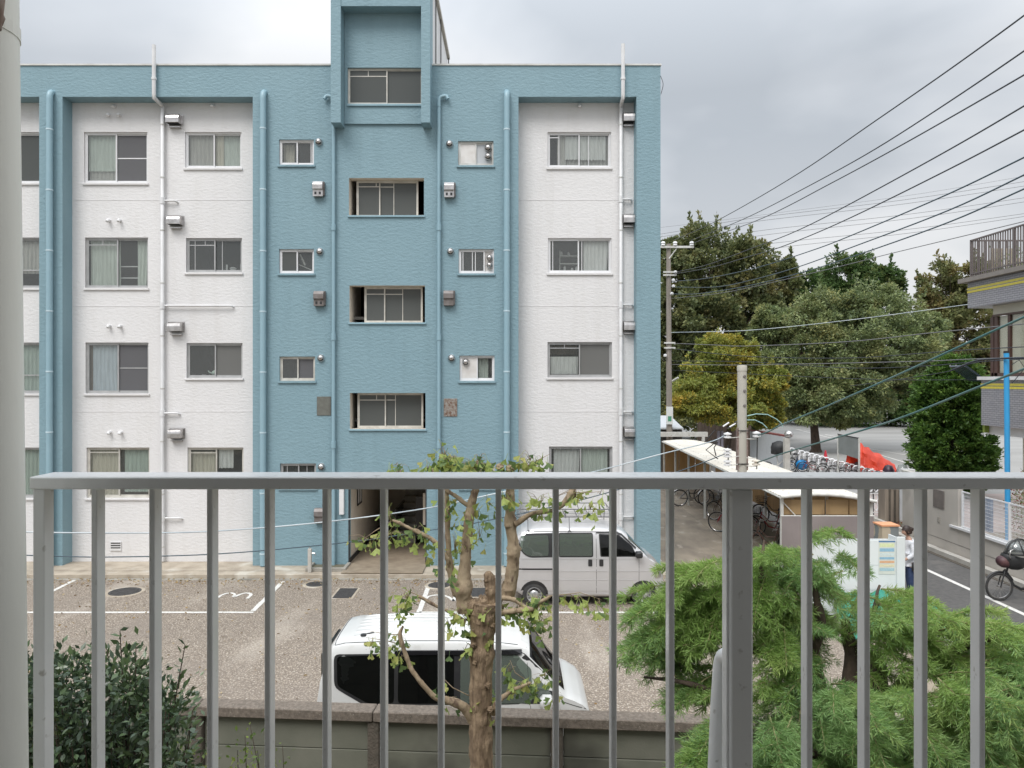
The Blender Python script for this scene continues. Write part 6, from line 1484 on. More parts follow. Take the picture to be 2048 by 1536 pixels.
# goals in the yard
def goal(label, px0, px1, pyt, pyb, D, group):
    a, b = P(px0, 0, D), P(px1, 0, D); zt_ = EYE-(pyt-760)*D/1500; r = thing('goal', label, 'goal', ((a.x+b.x)/2, D, 0), group)
    MB().tube([(a.x, D, 0), (a.x, D, zt_), (b.x, D, zt_), (b.x, D, 0)], .09, 6).build('goal_frame', M['galv'], r)
    MB().tube([(a.x, D, zt_), (a.x, D+1, 0), (b.x, D+1, 0), (b.x, D, zt_)], .05, 5).build('back_frame', M['galv'], r)
    mb = MB(); n = 18
    for i in range(n+1):
        x = a.x+(b.x-a.x)*i/n; mb.tube([(x, D+.05, zt_), (x, D+1, 0)], .012, 3)
    for j in range(9):
        t = j/9; mb.tube([(a.x, D+.05+t*.95, zt_*(1-t)), (b.x, D+.05+t*.95, zt_*(1-t))], .012, 3)
    mb.build('net', M['galv'], r)
goal('small white framed football goal with a net at the far side of the yard', 1784, 1840, 818, 845, 88, 'goals on the far side of the yard')
goal('taller pale goal standing behind the small white goal', 1774, 1846, 800, 842, 92, 'goals on the far side of the yard')

# ------------------------------------------------------------------ far left bits beyond the shelter
lh = thing('lean_to', 'small grey roofed lean-to behind the far end of the bicycle shelter', 'shed', (P(1345, 0, 40).x, 40, 0))
q0, q1 = P(1290, 0, 40), P(1402, 0, 40)
MB().add([(q0.x, 39, 2.55), (P(1366, 0, 39).x, 39, 2.55), (P(1340, 0, 44).x, 44, 2.95), (q0.x, 44, 2.95), (q0.x, 39, 2.62), (P(1366, 0, 39).x, 39, 2.62), (P(1340, 0, 44).x, 44, 3.02), (q0.x, 44, 3.02)], [(0,1,2,3),(7,6,5,4),(0,4,5,1),(3,2,6,7),(0,3,7,4),(1,5,6,2)]).build('roof', M['boardg'], lh)
MB().box(q0.x, q1.x, 38.6, 38.75, 2.18, 2.42).box(q1.x-.3, q1.x-.15, 38.6, 38.75, 0, 2.17).build('beam', M['galv'], lh)
MB().box(q0.x, P(1360, 0, 40).x, 39.5, 39.6, 0, 2.5).build('wall', M['dark'], lh)
fw_ = thing('wooden_fence', 'dark brown board fence with rounded tops behind the concrete pole', 'fence', (P(1460, 0, 50).x, 50, 0))
fm_ = pmat('weathered_brown_board', (.16, .12, .095), (.11, .08, .065), 5, rough=.85, stretch=(1, 1, .2))
for k in range(15):
    x = P(1395+k*7.2, 0, 50).x; h = 2.3+.25*math.sin(k*.9)
    MB().box(x, x+.225, 50, 50.05, 0, h).build('board', fm_, fw_)
gp_ = pmat('purplish_grey_paint', (.30, .28, .33), rough=.6)
for px in (1437, 1444): tag(MB().cyl((P(px, 0, 45).x, 45, 0), (P(px, 0, 45).x, 45, EYE-(862-760)*45/1500), .09, 8).build('bollard_post', gp_, None, True, 50), 'slim purplish grey post %s the concrete pole' % ('farther left of' if px == 1437 else 'nearer to'), 'post', 'grey posts left of the concrete pole')
ww = thing('school_gate_wall', 'small white wall with maroon coping and a notice left of the big tree trunk', 'wall', (P(1545, 0, 43).x, 43, 0))
a, b = P(1500, 0, 46), P(1570, 0, 41.5)
za, zb_ = EYE-(862-760)*46/1500, EYE-(874-760)*41.5/1500
def slantwall(a, b, za0, za1, zb0, zb1, t):
    return MB().add([(a.x, a.y, za0), (b.x, b.y, zb0), (b.x, b.y, zb1), (a.x, a.y, za1), (a.x+t, a.y+t, za0), (b.x+t, b.y+t, zb0), (b.x+t, b.y+t, zb1), (a.x+t, a.y+t, za1)], [(0,1,2,3),(7,6,5,4),(0,4,5,1),(3,2,6,7),(0,3,7,4),(1,5,6,2)])
slantwall(a, b, 0, za, 0, zb_, .15).build('wall', M['boardg'], ww)
slantwall(a+Vector((-.03, -.05, 0)), b+Vector((.03, -.05, 0)), za, za+.09, zb_, zb_+.09, .24).build('coping', pmat('maroon_coping', (.20, .06, .055), rough=.6), ww)
n1_, n2_ = a.lerp(b, .72), a.lerp(b, .86)
slantwall(n1_+Vector((-.02, -.03, 0)), n2_+Vector((-.02, -.03, 0)), 1.05, 1.55, 1.0, 1.5, .01).build('notice', pmat('green_notice', (.10, .30, .22), (.6, .6, .5), 9, rough=.5), ww)
n1_, n2_ = a.lerp(b, .88), a.lerp(b, .98)
slantwall(n1_+Vector((-.02, -.03, 0)), n2_+Vector((-.02, -.03, 0)), 1.0, 1.45, .95, 1.4, .01).build('notice', pmat('yellow_notice', (.55, .50, .15), (.6, .6, .5), 9, rough=.5), ww)
gpil = thing('gate_pillar', 'concrete gate pillar topped with a round silver lamp', 'gate pillar', (P(1573, 0, 40).x, 40, 0)); x = P(1573, 0, 40).x
MB().box(x-.14, x+.14, 39.86, 40.14, 0, EYE-(876-760)*40/1500).build('pillar', M['concretel'], gpil, bevel=.01)
MB().lathe((x+.12, 40, EYE-(876-760)*40/1500), [(.05, 0), (.2, .06), (.23, .2), (.17, .34), (.0, .4)], 14).build('lamp_globe', M['chrome'], gpil, True, 60)

# ------------------------------------------------------------------ wooden utility pole and its hardware
UX, UY = P(1337, 0, 39).x, 39.0
M['polewood'] = pmat('weathered_pole', (.30, .265, .235), (.21, .185, .16), 6, rough=.85, stretch=(1, 1, .1), bump=.3)
up_ = thing('utility_pole', 'tall weathered utility pole with a crossarm beside the blue block', 'utility pole', (UX, UY, 0))
MB().tube([(UX+.06, UY, 0), (UX+.02, UY, 6), (UX, UY, EYE+(760-488)*UY/1500)], [.17, .145, .11], 12).build('pole', M['polewood'], up_, True, 60)
zz_ = lambda py: EYE-(py-760)*UY/1500
MB().box(P(1308, 0, UY).x, P(1386, 0, UY).x, UY-.2, UY-.1, zz_(497), zz_(493)).build('crossarm', M['whitedull'], up_)
MB().tube([(P(1352, 0, UY).x, UY-.14, zz_(498)), (UX, UY-.12, zz_(518))], .03, 5).build('arm_brace', M['whitedull'], up_)
for px in (1325, 1349, 1382): MB().lathe((P(px, 0, UY).x, UY-.15, zz_(493)), [(.06, 0), (.12, .04), (.08, .1), (.12, .14), (.09, .22), (0, .25)], 10).build('insulator', M['aluw'], up_, True, 60)
for py, w in ((545, 26), (551, 26), (686, 22), (696, 22)): MB().box(P(1337-w*.45, 0, UY).x, P(1337+w*.55, 0, UY).x, UY-.2, UY-.12, zz_(py+1.5), zz_(py-1.5)).build('bracket', M['whitedull'], up_)
for px, py in ((1349, 545), (1345, 561), (1345, 573), (1342, 588), (1329, 711)): MB().lathe((P(px, 0, UY).x, UY-.2, zz_(py+3)), [(.03, 0), (.09, .03), (.09, .12), (0, .16)], 8).build('insulator', M['aluw'], up_, True, 60)
MB().box(P(1331, 0, UY).x, P(1344, 0, UY).x, UY-.24, UY-.19, zz_(848), zz_(813)).build('pole_sign', pmat('white_green_sign', (.7, .72, .7), (.68, .7, .68), 5, rough=.5), up_)
MB().box(P(1334, 0, UY).x, P(1341, 0, UY).x, UY-.245, UY-.241, zz_(842), zz_(832)).build('sign_mark', pmat('sign_green', (.08, .30, .18), rough=.5), up_)
MB().tube([(P(1343, 0, UY).x, UY-.2, zz_(762)), (P(1353, 0, UY).x, UY-.4, zz_(755))], .05, 6).build('cable_clamp', M['whitedull'], up_)

# concrete pole standing in front of the shelter, with reel insulators
CD = 16.5; cp = P(1484, 0, CD)
M['cpole'] = pmat('smooth_buff_concrete', (.50, .475, .42), (.43, .41, .36), 2.4, rough=.7, bump=.1, bscale=60, stretch=(1, 1, .4))
cpole = thing('concrete_pole', 'slim buff concrete service pole with white reel insulators', 'utility pole', (cp.x, CD, 0))
cz = lambda py, d=0: EYE-(py-760)*(CD+d)/1500
cx_ = lambda px, d=0: (px-1024)/1500*(CD+d)
MB().tube([(cp.x, CD, 0), (cp.x, CD, cz(742))], .10, 20).build('pole', M['cpole'], cpole, True, 60)
MB().lathe((cp.x, CD, cz(742)), [(.107, 0), (.107, .10), (.095, .125), (0, .13)], 20).build('pole_cap', M['cpole'], cpole, True, 50)
for py in (753, 782, 811):
    MB().lathe((cp.x+.025, CD-.094, cz(py)), [(.034, -.004), (.034, -.016), (.014, -.02), (0, -.02)], 12, 0, 'Y').build('step_socket', M['hoodbrown'], cpole)
for s_ in (-1, 1):
    MB().box(cp.x+s_*.10-.018, cp.x+s_*.10+.018, CD-.05, CD+.05, cz(940), cz(856)).build('channel', pmat('rust_brown_channel', (.16, .10, .085), (.28, .22, .2), 14, rough=.8), cpole)
for py in (861, 927): MB().box(cp.x-.12, cp.x+.12, CD-.112, CD-.10, cz(py+1), cz(py-1)).build('strap', M['carblack'], cpole)
def reel(px, py, n=2, brown=False, d=-.05):
    prof = []; h = 0
    for k in range(n): prof += [(.035, h), (.085, h+.012), (.085, h+.04), (.035, h+.055)]; h += .07
    MB().lathe((cx_(px, d), CD+d, cz(py)-h/2), [(0, 0)]+prof+[(0, h)], 14).build('insulator', M['aluw'] if not brown else M['hall'], cpole, True, 60)
reel(1455, 870, 2); reel(1455, 905, 3); reel(1455, 925, 2); reel(1513, 868, 2); reel(1512, 924, 2, True)
MB().tube([(cx_(1513), CD-.05, cz(875)), (cx_(1512), CD-.05, cz(938))], .012, 6).build('insulator_rod', M['carblack'], cpole)
MB().tube([(cx_(1455), CD-.05, cz(890)), (cx_(1455), CD-.05, cz(932))], .012, 6).build('insulator_rod', M['carblack'], cpole)
for py in (877, 915, 931): 
    MB().tube([(cp.x, CD-.06, cz(py)), (cx_(1513), CD-.05, cz(py+1))], .009, 5).build('bracket_arm', M['galv'], cpole)
    MB().tube([(cp.x, CD-.06, cz(py-4)), (cx_(1455), CD-.05, cz(py-1))], .009, 5).build('bracket_arm', M['galv'], cpole)
for pts, m in (([(1494, 832), (1512, 828), (1535, 829), (1552, 838), (1562, 846), (1565, 854)], 'jw'), ([(1494, 840), (1510, 840), (1525, 847), (1534, 856)], 'jw'), ([(1474, 842), (1466, 850), (1455, 857)], 'jb'), ([(1474, 846), (1468, 851), (1460, 856)], 'jb'), ([(1430, 860), (1420, 872), (1409, 884)], 'jb'), ([(1436, 884), (1428, 895), (1432, 912)], 'jb'), ([(1436, 880), (1412, 900), (1436, 918)], 'jb')):
    MB().tube([(cx_(x, -.1), CD-.1, cz(y, -.1)) for x, y in pts], .012, 6).build('jumper_wire', pmat('pale_teal_cable', (.30, .48, .46), rough=.4) if m == 'jw' else M['carblack'], cpole, True, 60)
for (a, b) in (((1446, 853), (1458, 845)), ((1459, 854), (1471, 847))): MB().tube([(cx_(a[0], -.1), CD-.1, cz(a[1], -.1)), (cx_(b[0], -.1), CD-.1, cz(b[1], -.1))], .018, 6).build('cable_sleeve', M['aluw'], cpole)

# ------------------------------------------------------------------ overhead lines
M['wblack'] = pmat('dark_line', (.035, .04, .05), rough=.5); M['wblue'] = pmat('blue_grey_line', (.05, .085, .11), rough=.5); M['wgrey'] = pmat('grey_line', (.16, .16, .165), rough=.6)
M['wteal'] = pmat('teal_sheathed_cable', (.035, .13, .13), (.10, .17, .16), 1.2, rough=.35); M['wwhite'] = pmat('pale_service_cable', (.55, .6, .62), (.3, .36, .4), 1, rough=.4)
UD = 38.8
LN = [([(1349, 480), (1446, 435), (1600, 345), (1749, 243), (1899, 139), (2048, 31), (2200, -85)], 'topmost overhead line, ending highest at the right edge'),
      ([(1382, 481), (1494, 435), (1610, 376), (1749, 299), (1899, 203), (2048, 102), (2200, -5)], 'second overhead line from the top at the right edge'),
      ([(1383, 487), (1526, 436), (1665, 365), (1780, 303), (1899, 236), (2048, 150), (2200, 60)], 'third overhead line from the top at the right edge'),
      ([(1349, 545), (1417, 529), (1500, 498), (1593, 462), (1700, 408), (1899, 299), (2048, 212), (2200, 120)], 'fourth overhead line, leaving the pole at the upper bracket'),
      ([(1349, 548), (1425, 534), (1495, 514), (1573, 490), (1700, 436), (1899, 338), (2048, 260), (2200, 178)], 'fifth overhead line, just under the fourth'),
      ([(1345, 563), (1417, 556), (1515, 535), (1612, 505), (1700, 472), (1899, 387), (2048, 315), (2200, 240)], 'sixth overhead line, sagging past the green treetop'),
      ([(1345, 574), (1430, 574), (1495, 562), (1593, 535), (1700, 496), (1899, 420), (2048, 350), (2200, 275)], 'seventh overhead line, blue grey against the trees'),
      ([(1342, 588), (1400, 587), (1495, 572), (1593, 548), (1700, 515), (1899, 444), (2048, 378), (2200, 310)], 'eighth overhead line, lowest of the sagging set'),
      ([(1342, 597), (1430, 588), (1500, 575), (1600, 552), (1700, 528), (1790, 505), (2048, 443), (2200, 405)], 'thin line running just above the rooftop railing')]
for i, (p, lab) in enumerate(LN): wire('power_line', p, UD, 9.5 if i < 8 else 20, .0135 if i < 8 else .014, M['wblack'] if i < 5 else (M['wblue'] if i < 8 else M['wgrey']), lab, 'cable', 'overhead lines from the utility pole')
for i, (a, b, c) in enumerate((((1260, 478), (1500, 437), (2120, 352)), ((1260, 483), (1510, 443), (2120, 361)), ((1260, 505), (1530, 460), (2120, 385)), ((1260, 510), (1545, 468), (2120, 393)), ((1260, 532), (1550, 486), (2120, 417)), ((1260, 540), (1560, 495), (2120, 422)), ((1260, 462), (1560, 425), (2120, 340)))):
    wire('far_line', [a, ((a[0]+b[0])/2, (a[1]+b[1])/2+1), b, ((b[0]+c[0])/2, (b[1]+c[1])/2+5), c], 125, 110, .032 if i < 6 else .02, M['wgrey'],
         ['uppermost clear far line of the distant pairs', 'second far line, close below the uppermost', 'third far line, upper one of the middle pair', 'fourth far line, lower one of the middle pair', 'fifth far line, upper one of the low pair', 'sixth far line, lowest of the distant lines', 'faintest far line above all the distant pairs'][i], 'cable', 'distant overhead lines across the sky')
CL = [([(1342, 665), (1430, 663), (1520, 659), (1700, 640), (1935, 609), (2100, 585)], 36, .016, 'wwhite', 'thin pale line passing under the tiled parapet'),
      ([(1352, 687), (1430, 690), (1500, 692), (1700, 683), (1870, 665), (2048, 648), (2120, 642)], 24, .018, 'wgrey', 'grey line crossing the broad tree at mid height'),
      ([(1342, 729), (1500, 730), (1700, 726), (1860, 722), (1950, 718), (2120, 712)], 22, .017, 'wgrey', 'pale line just above the top of the concrete pole'),
      ([(1342, 697), (1500, 713), (1700, 716), (1850, 706), (1950, 699), (2120, 690)], 22, .015, 'wblack', 'dark line across the tiled house window'),
      ([(1342, 722), (1500, 724), (1700, 736), (1850, 732), (1950, 724), (2120, 714)], 22, .014, 'wblack', 'dark line just below the pale one behind the concrete pole'),
      ([(1342, 740), (1500, 748), (1700, 757), (1850, 760), (2120, 757)], 26, .012, 'wblack', 'thin dark line at the level of the white balcony edge'),
      ([(1700, 772), (1790, 760), (1900, 742), (1960, 724), (2120, 714)], 22, .012, 'wblack', 'short dark line rising to the blue post')]
for p, d, r, m, lab in CL: wire('service_line', p, UD if p[0][0] < 1600 else 30, d, r, M[m], lab, 'cable', 'low lines crossing the trees')
wire('twisted_cable', [(1900, 742), (1950, 722), (1985, 718), (2030, 716), (2120, 714)], 24, 21, .03, M['wblack'], 'thick dark bundled cable meeting the blue post', 'cable')
wire('service_cable', [(1513, 872), (1540, 862), (1565, 849), (1650, 814), (1746, 772), (1855, 723), (2011, 651), (2130, 598)], CD, 8.2, .016, M['wteal'], 'upper thick teal cable rising from the concrete pole to the right', 'cable', 'cables tied to the concrete pole')
wire('service_cable', [(1512, 926), (1535, 918), (1565, 907), (1650, 882), (1793, 839), (1960, 773), (2048, 738), (2130, 704)], CD, 8.2, .016, M['wteal'], 'lower thick teal cable crossing the conifer and blue post', 'cable', 'cables tied to the concrete pole')
wire('service_cable', [(1455, 868), (1420, 884), (1323, 908), (1190, 943), (1000, 985), (850, 1017), (650, 1044), (450, 1061), (300, 1066), (97, 1065), (-60, 1060)], CD, 13.5, .013, M['wwhite'], 'upper pale cable running left across the blue front behind the railing', 'cable', 'cables tied to the concrete pole')
wire('service_cable', [(1455, 906), (1350, 945), (1150, 1003), (950, 1046), (850, 1062), (700, 1084), (450, 1107), (230, 1114), (97, 1112), (-60, 1106)], CD, 13.5, .011, M['wblue'], 'lower dark cable running left near the foot of the white wall', 'cable', 'cables tied to the concrete pole')
# ------------------------------------------------------------------ tiled house at the right
def tilemat():
    m = bpy.data.materials.new('grey_wall_tile'); m.use_nodes = True; N, L = m.node_tree.nodes, m.node_tree.links; b = N['Principled BSDF']; b.inputs['Roughness'].default_value = .35
    t = N.new('ShaderNodeTexCoord'); mp = N.new('ShaderNodeMapping'); mp.inputs['Rotation'].default_value = (0, 0, 0)
    sp = N.new('ShaderNodeSeparateXYZ'); L.new(t.outputs['Object'], sp.inputs[0]); ad = N.new('ShaderNodeMath'); L.new(sp.outputs[0], ad.inputs[0]); L.new(sp.outputs[1], ad.inputs[1])
    cb = N.new('ShaderNodeCombineXYZ'); L.new(ad.outputs[0], cb.inputs[0]); L.new(sp.outputs[2], cb.inputs[1])
    br = N.new('ShaderNodeTexBrick'); br.inputs['Scale'].default_value = 1.0; br.inputs['Brick Width'].default_value = .24; br.inputs['Row Height'].default_value = .075; br.inputs['Mortar Size'].default_value = .008
    br.inputs['Color1'].default_value = (.27, .27, .30, 1); br.inputs['Color2'].default_value = (.33, .325, .35, 1); br.inputs['Mortar'].default_value = (.12, .12, .13, 1); br.offset = .5
    L.new(cb.outputs[0], br.inputs['Vector']); L.new(br.outputs['Color'], b.inputs['Base Color'])
    bp = N.new('ShaderNodeBump'); bp.inputs['Strength'].default_value = .6; bp.inputs['Distance'].default_value = .01; bp.invert = True; L.new(br.outputs['Fac'], bp.inputs['Height']); L.new(bp.outputs[0], b.inputs['Normal'])
    return m
M['tile'] = tilemat()
M['yel'] = pmat('yellow_tile_band', (.72, .62, .08), (.62, .53, .07), 8, rough=.4); M['cream'] = pmat('cream_wall', (.62, .58, .48), (.56, .53, .44), 1.2, rough=.7); M['brownframe'] = pmat('dark_brown_frame', (.075, .038, .03), rough=.45)
HX = 17.0; yA = 1500*HX/911; yB = 1500*HX/938
hs = thing('tiled_house', 'grey tiled house with yellow bands, brown window frames and roof terrace', 'house', (22, 22, 0))
ze = lambda py, Y: EYE-(py-760)*Y/1500
MB().box(HX, HX+9, 6, yA, ze(617, yA), ze(566, yA)).build('parapet', M['tile'], hs, bevel=.01)
MB().box(HX-.22, HX+9.1, 6, yA+.25, ze(566, yA)+.003, ze(566, yA)+.16).build('parapet_cap', pmat('grey_brown_coping', (.25, .225, .205), rough=.7), hs)
for k in range(2):
    z = ze(585-k*6, yA); MB().box(HX-.012, HX+8, 6, yA+.012, z-.035, z+.045).build('yellow_band', M['yel'], hs)
MB().box(HX, HX+9, 6, yB, ze(850, yB), ze(760, yB)).build('balcony_wall', M['tile'], hs, bevel=.01)
MB().box(HX-.1, HX+9, 6, yB+.08, ze(760, yB)+.003, ze(756, yB)+.05).build('balcony_cap', M['whitepaint'], hs)
for k in range(2):
    z = ze(775-k*6, yB); MB().box(HX-.012, HX+8, 6, yB+.012, z-.035, z+.045).build('yellow_band', M['yel'], hs)
yW = 1500*(HX+.35)/962     # window wall, set back
MB().box(HX+.35, HX+8.9, 6, yW-.0, ze(635, yA), ze(617, yA)-.003).build('soffit_wall', M['cream'], hs)
MB().box(HX+.3, HX+.34, 6.02, yW-.01, ze(638, yA)+.0, ze(636, yA)+.03).build('window_head', M['brownframe'], hs)
xw = HX+.36; z0_, z1_ = ze(756, yB)+.06, ze(638, yA)-.002
ys = [1500*xw/(p-1024) for p in (1984, 1992, 2018, 2072, 2110, 2150)]
MB().box(xw+.07, xw+8, 6.1, ys[0]-.05, z0_, z1_).build('blind', pmat('pale_cream_blind', (.86, .80, .62), (.80, .73, .54), 1.5, rough=.7), hs)
for i, yy in enumerate(ys):
    w = .11 if i != 2 else .08
    f = MB().box(xw-.02, xw+.068, yy-w, yy+w*.6, z0_, z1_).build('window_frame', M['brownframe'], hs)
MB().box(xw-.02, xw+.09, 6.1, ys[0], z0_, z0_+.12).build('window_frame', M['brownframe'], hs)
for i in range(1, len(ys)-1):
    MB().box(xw+.03, xw+.045, ys[i+1]+.12, ys[i]-.14, z0_+.13, z1_-.01).build('window_pane', M['glass'], hs)
MB().box(HX+.30, HX+9, 6, 1500*(HX+.3)/943, ze(868, yB), ze(850, yB)-.003).build('lower_wall', M['whitepaint'], hs)
MB().box(HX+1.0, HX+9, 6.2, 1500*(HX+1.0)/1010-.3, 0, ze(868, yB)-.003).build('ground_wall', M['cream'], hs)
MB().box(HX+.12, HX+.28, yB-.02, yB+.1, ze(865, yB), ze(850, yB)-.01).build('lime_box', pmat('lime_green_box', (.22, .30, .04), rough=.5), hs)
# small solar rack at the balcony end
MB().obox((HX+.25, yB+1.2, 5.35), (.45, .1, -.28), (0, .5, 0), (.02, 0, .03)).build('solar_panel', pmat('dark_solar_glass', (.03, .05, .07), rough=.2), hs)
for k in (-.4, 0, .4): MB().tube([(HX-.2, yB+1.2+k, 5.66), (HX+.7, yB+1.2+k, 5.1)], .02, 5).build('solar_rail', M['galv'], hs)
# rooftop railing with balusters
yR = 1500*(HX+.05)/918; zr0 = ze(566, yA)+.16; zr1 = EYE-(480-760)*yR/1500
rr_ = thing('roof_railing', 'brown grey metal railing round the roof terrace of the tiled house', 'railing', (HX+1, 20, zr0))
M['rbrown'] = pmat('brown_grey_metal', (.155, .13, .125), rough=.5)
MB().box(HX+.02, HX+.08, 6, yR, zr1-.05, zr1).build('top_rail', M['rbrown'], rr_)
MB().box(HX+.03, HX+.07, 6, yR, zr0+.14, zr0+.18).build('bottom_rail', M['rbrown'], rr_)
MB().box(HX+.02, HX+9, yR-.03, yR+.03, zr1-.05, zr1+.0).build('top_rail', M['rbrown'], rr_)
MB().box(HX+.08, HX+9, yR-.02, yR+.02, zr0+.14, zr0+.18).build('bottom_rail', M['rbrown'], rr_)
base = MB().box(-.016, .016, -.016, .016, zr0, zr1-.05).mesh('baluster', M['rbrown'])
for k in range(72):
    o = link('baluster', base, rr_); o.location = Vector((HX+.05, yR-.12-.13*k, 0))-rr_.location
for k in range(50):
    o = link('baluster', base, rr_); o.location = Vector((HX+.2+.13*k, yR, 0))-rr_.location
for k in range(5): MB().box(HX+.02, HX+.08, yR-.03-k*2.4, yR+.03-k*2.4, zr0, zr1-.051).build('post', M['rbrown'], rr_)
# planter with slatted side and plants on the roof
pl_ = thing('roof_planter', 'slatted planter with trailing plants behind the roof railing', 'planter', (HX+1, yR-1.2, zr0))
for k in range(9): MB().box(HX+.25+k*.16, HX+.35+k*.16, yR-.9, yR-.86, zr0, zr0+.95-.35*(k > 4)).build('slat', pmat('pale_timber_slat', (.42, .36, .28), (.35, .3, .23), 5, rough=.8), pl_)
random.seed(77); np.random.seed(77); n = 1500; C = np.column_stack([np.random.uniform(HX+.2, HX+3.6, n), np.random.uniform(yR-2.5, yR-.7, n), zr0+.1+np.random.rand(n)**1.5*.9]); C = C[(C[:, 2]-zr0) < .35+.7*np.abs(np.sin(C[:, 0]*2.3))]
leaf_cloud('plants', C, np.random.normal(size=(len(C), 3)), .10, G_md, pl_, 'stuff')

# blue post
bp_ = P(2016, 0, 22.5); o = thing('blue_post', 'bright blue painted steel post in front of the tiled house', 'post', (bp_.x, 22.5, 0))
MB().cyl((bp_.x+.0, 22.5, 0), (bp_.x-.05, 22.5, EYE-(706-760)*22.5/1500), .075, 16).build('post_shaft', pmat('sky_blue_paint', (.045, .36, .72), (.05, .33, .66), 3, rough=.35), o, True, 60)
MB().cyl((bp_.x-.05, 22.5, EYE+.81), (bp_.x-.05, 22.5, EYE+.87), .082, 16).build('post_cap', M['carblack'], o, True, 50)
MB().tube([(bp_.x+.04, 22.4, EYE+.45), (bp_.x+.2, 22.3, EYE+.6), (bp_.x+.3, 22.2, EYE+.35), (bp_.x+.05, 22.4, EYE-.1)], .012, 5).build('hanging_wire', M['wblack'], o, True, 60)

# ------------------------------------------------------------------ street side wall, mesh fence, gate
WX = 12.70; M['buffwall'] = pmat('buff_rendered_wall', (.50, .465, .42), (.44, .41, .37), 1.1, rough=.8, bump=.15, bscale=20, c3=(.38, .35, .31), s3=.8, f3=.6)
wl_ = thing('street_wall', 'buff rendered garden wall along the road with pale coping', 'wall', (WX, 18, 0))
yT = 1500*WX/(1916-1024)
MB().box(WX, WX+.14, yT, 24.4, .131, 2.12).box(WX+.002, WX+.138, 8, yT-.002, .131, .86).build('wall', M['buffwall'], wl_)
MB().box(WX-.02, WX+.16, yT-.02, 24.42, 2.123, 2.17).build('coping', M['concretel'], wl_)
MB().box(WX-.06, WX+.17, 8, yT+.35, .862, .925).build('coping', M['whitepaint'], wl_)
MB().box(WX-.004, WX, 8, 24.4, .40, .41).build('wall_joint', M['hoodbrown'], wl_)
yp = 1500*WX/(1878-1024)
MB().box(WX-.025, WX-.001, yp-.28, yp+.28, 1.30, 1.83).build('wall_plate', pmat('brown_grey_plate', (.22, .195, .18), (.17, .15, .14), 5, rough=.5, metal=.2), wl_, bevel=.004)
MB().box(WX-.02, WX-.001, yp-.05, yp+.06, .87, 1.02).build('small_plate', M['concrete'], wl_)
mf = thing('mesh_fence', 'white wire mesh fence panels on top of the low street wall', 'fence', (WX+.05, 16, .93))
zf0, zf1 = .96, 1.92
fpx = [yT-.12-2.0*k for k in range(6)]
for k in range(5):
    ya, yb_ = fpx[k+1], fpx[k]
    MB().box(WX+.02, WX+.07, yb_-.05, yb_, .93, zf1+.04).build('fence_post', M['aluw'], mf)
    mb = MB()
    for i in range(1, 40):
        y = ya+(yb_-ya)*i/40; mb.box(WX+.042, WX+.048, y-.003, y+.003, zf0, zf1)
    for j in range(1, 10):
        z = zf0+(zf1-zf0)*j/10; mb.box(WX+.036, WX+.042, ya, yb_-.05, z-.004, z+.004)
    o = mb.build('mesh_panel', M['aluw'], mf)
    MB().box(WX+.03, WX+.06, ya, yb_-.05, zf1, zf1+.035).build('top_bar', M['aluw'], mf)
    MB().box(WX+.03, WX+.06, ya, yb_-.05, zf0-.02, zf0+.01).build('bottom_bar', M['aluw'], mf)
tag(MB().box(WX+.30, WX+.36, yT-1.0, yT-.15, .95, 1.85).build('blue_sheet', pmat('navy_print_cloth', (.035, .075, .17), (.12, .2, .33), 14, rough=.7), None), 'navy patterned cloth hanging just inside the mesh fence', 'cloth')
# garden behind the fence
random.seed(88); np.random.seed(88)
def bush(name, label, c, r, h, n, mats, leaf=.07, cat='bush', grp=None):
    root = thing(name, label, cat, (c[0], c[1], 0), grp); p = np.random.normal(size=(n, 3)); p /= np.linalg.norm(p, axis=1, keepdims=True); p *= np.random.rand(n, 1)**.35
    p[:, 0] *= r; p[:, 1] *= r; p[:, 2] = p[:, 2]*h*.5+h*.55; p += np.array((c[0], c[1], 0)); w = np.random.normal(size=(n, 3)); w[:, 2] += .5
    MB().tube([(c[0], c[1], 0), (c[0]+.03, c[1], h*.5)], .03, 5).build('stem', M['barkd'], root)
    leaf_cloud('foliage', p, w, leaf, mats, root, 'stuff'); return root
REDL = [leafm('coppery_leaf', (.25, .06, .05), (.32, .12, .08), None, 3), G_dk[0]]
bush('bush', 'coppery red leaved bush just behind the mesh fence', (WX+2.9, 22.5), .7, 2.4, 1500, REDL)
bush('bush', 'dark green bush between the coppery bush and blue post', (WX+3.0, 21.0), .8, 2.3, 1500, G_dk)
bush('bush', 'low green bush left of the mesh fence beyond the street wall', (WX+4.2, 24.0), .9, 1.8, 1200, G_md)
gh = thing('garden_panel', 'ochre brown board panel behind the blue post', 'panel', (WX+4.6, 20, 0))
for k in range(6): MB().box(WX+3.9+k*.16, WX+4.05+k*.16, 20.6, 20.65, 0, 2.15).build('board', pmat('ochre_board', (.42, .25, .10), (.34, .2, .08), 4, rough=.7), gh)
tag(MB().box(WX+4.9, WX+6.5, 20.3, 20.5, 0, 2.6).build('white_panel', M['whitepaint'], None), 'white panel right of the ochre boards by the house', 'panel')
tag(MB().box(WX+4.85, WX+6.5, 19.9, 20.2, 1.75, 1.82).build('red_shelf', pmat('brick_red', (.3, .08, .05), rough=.7), None), 'thin brick red ledge in front of the white panel', 'ledge')

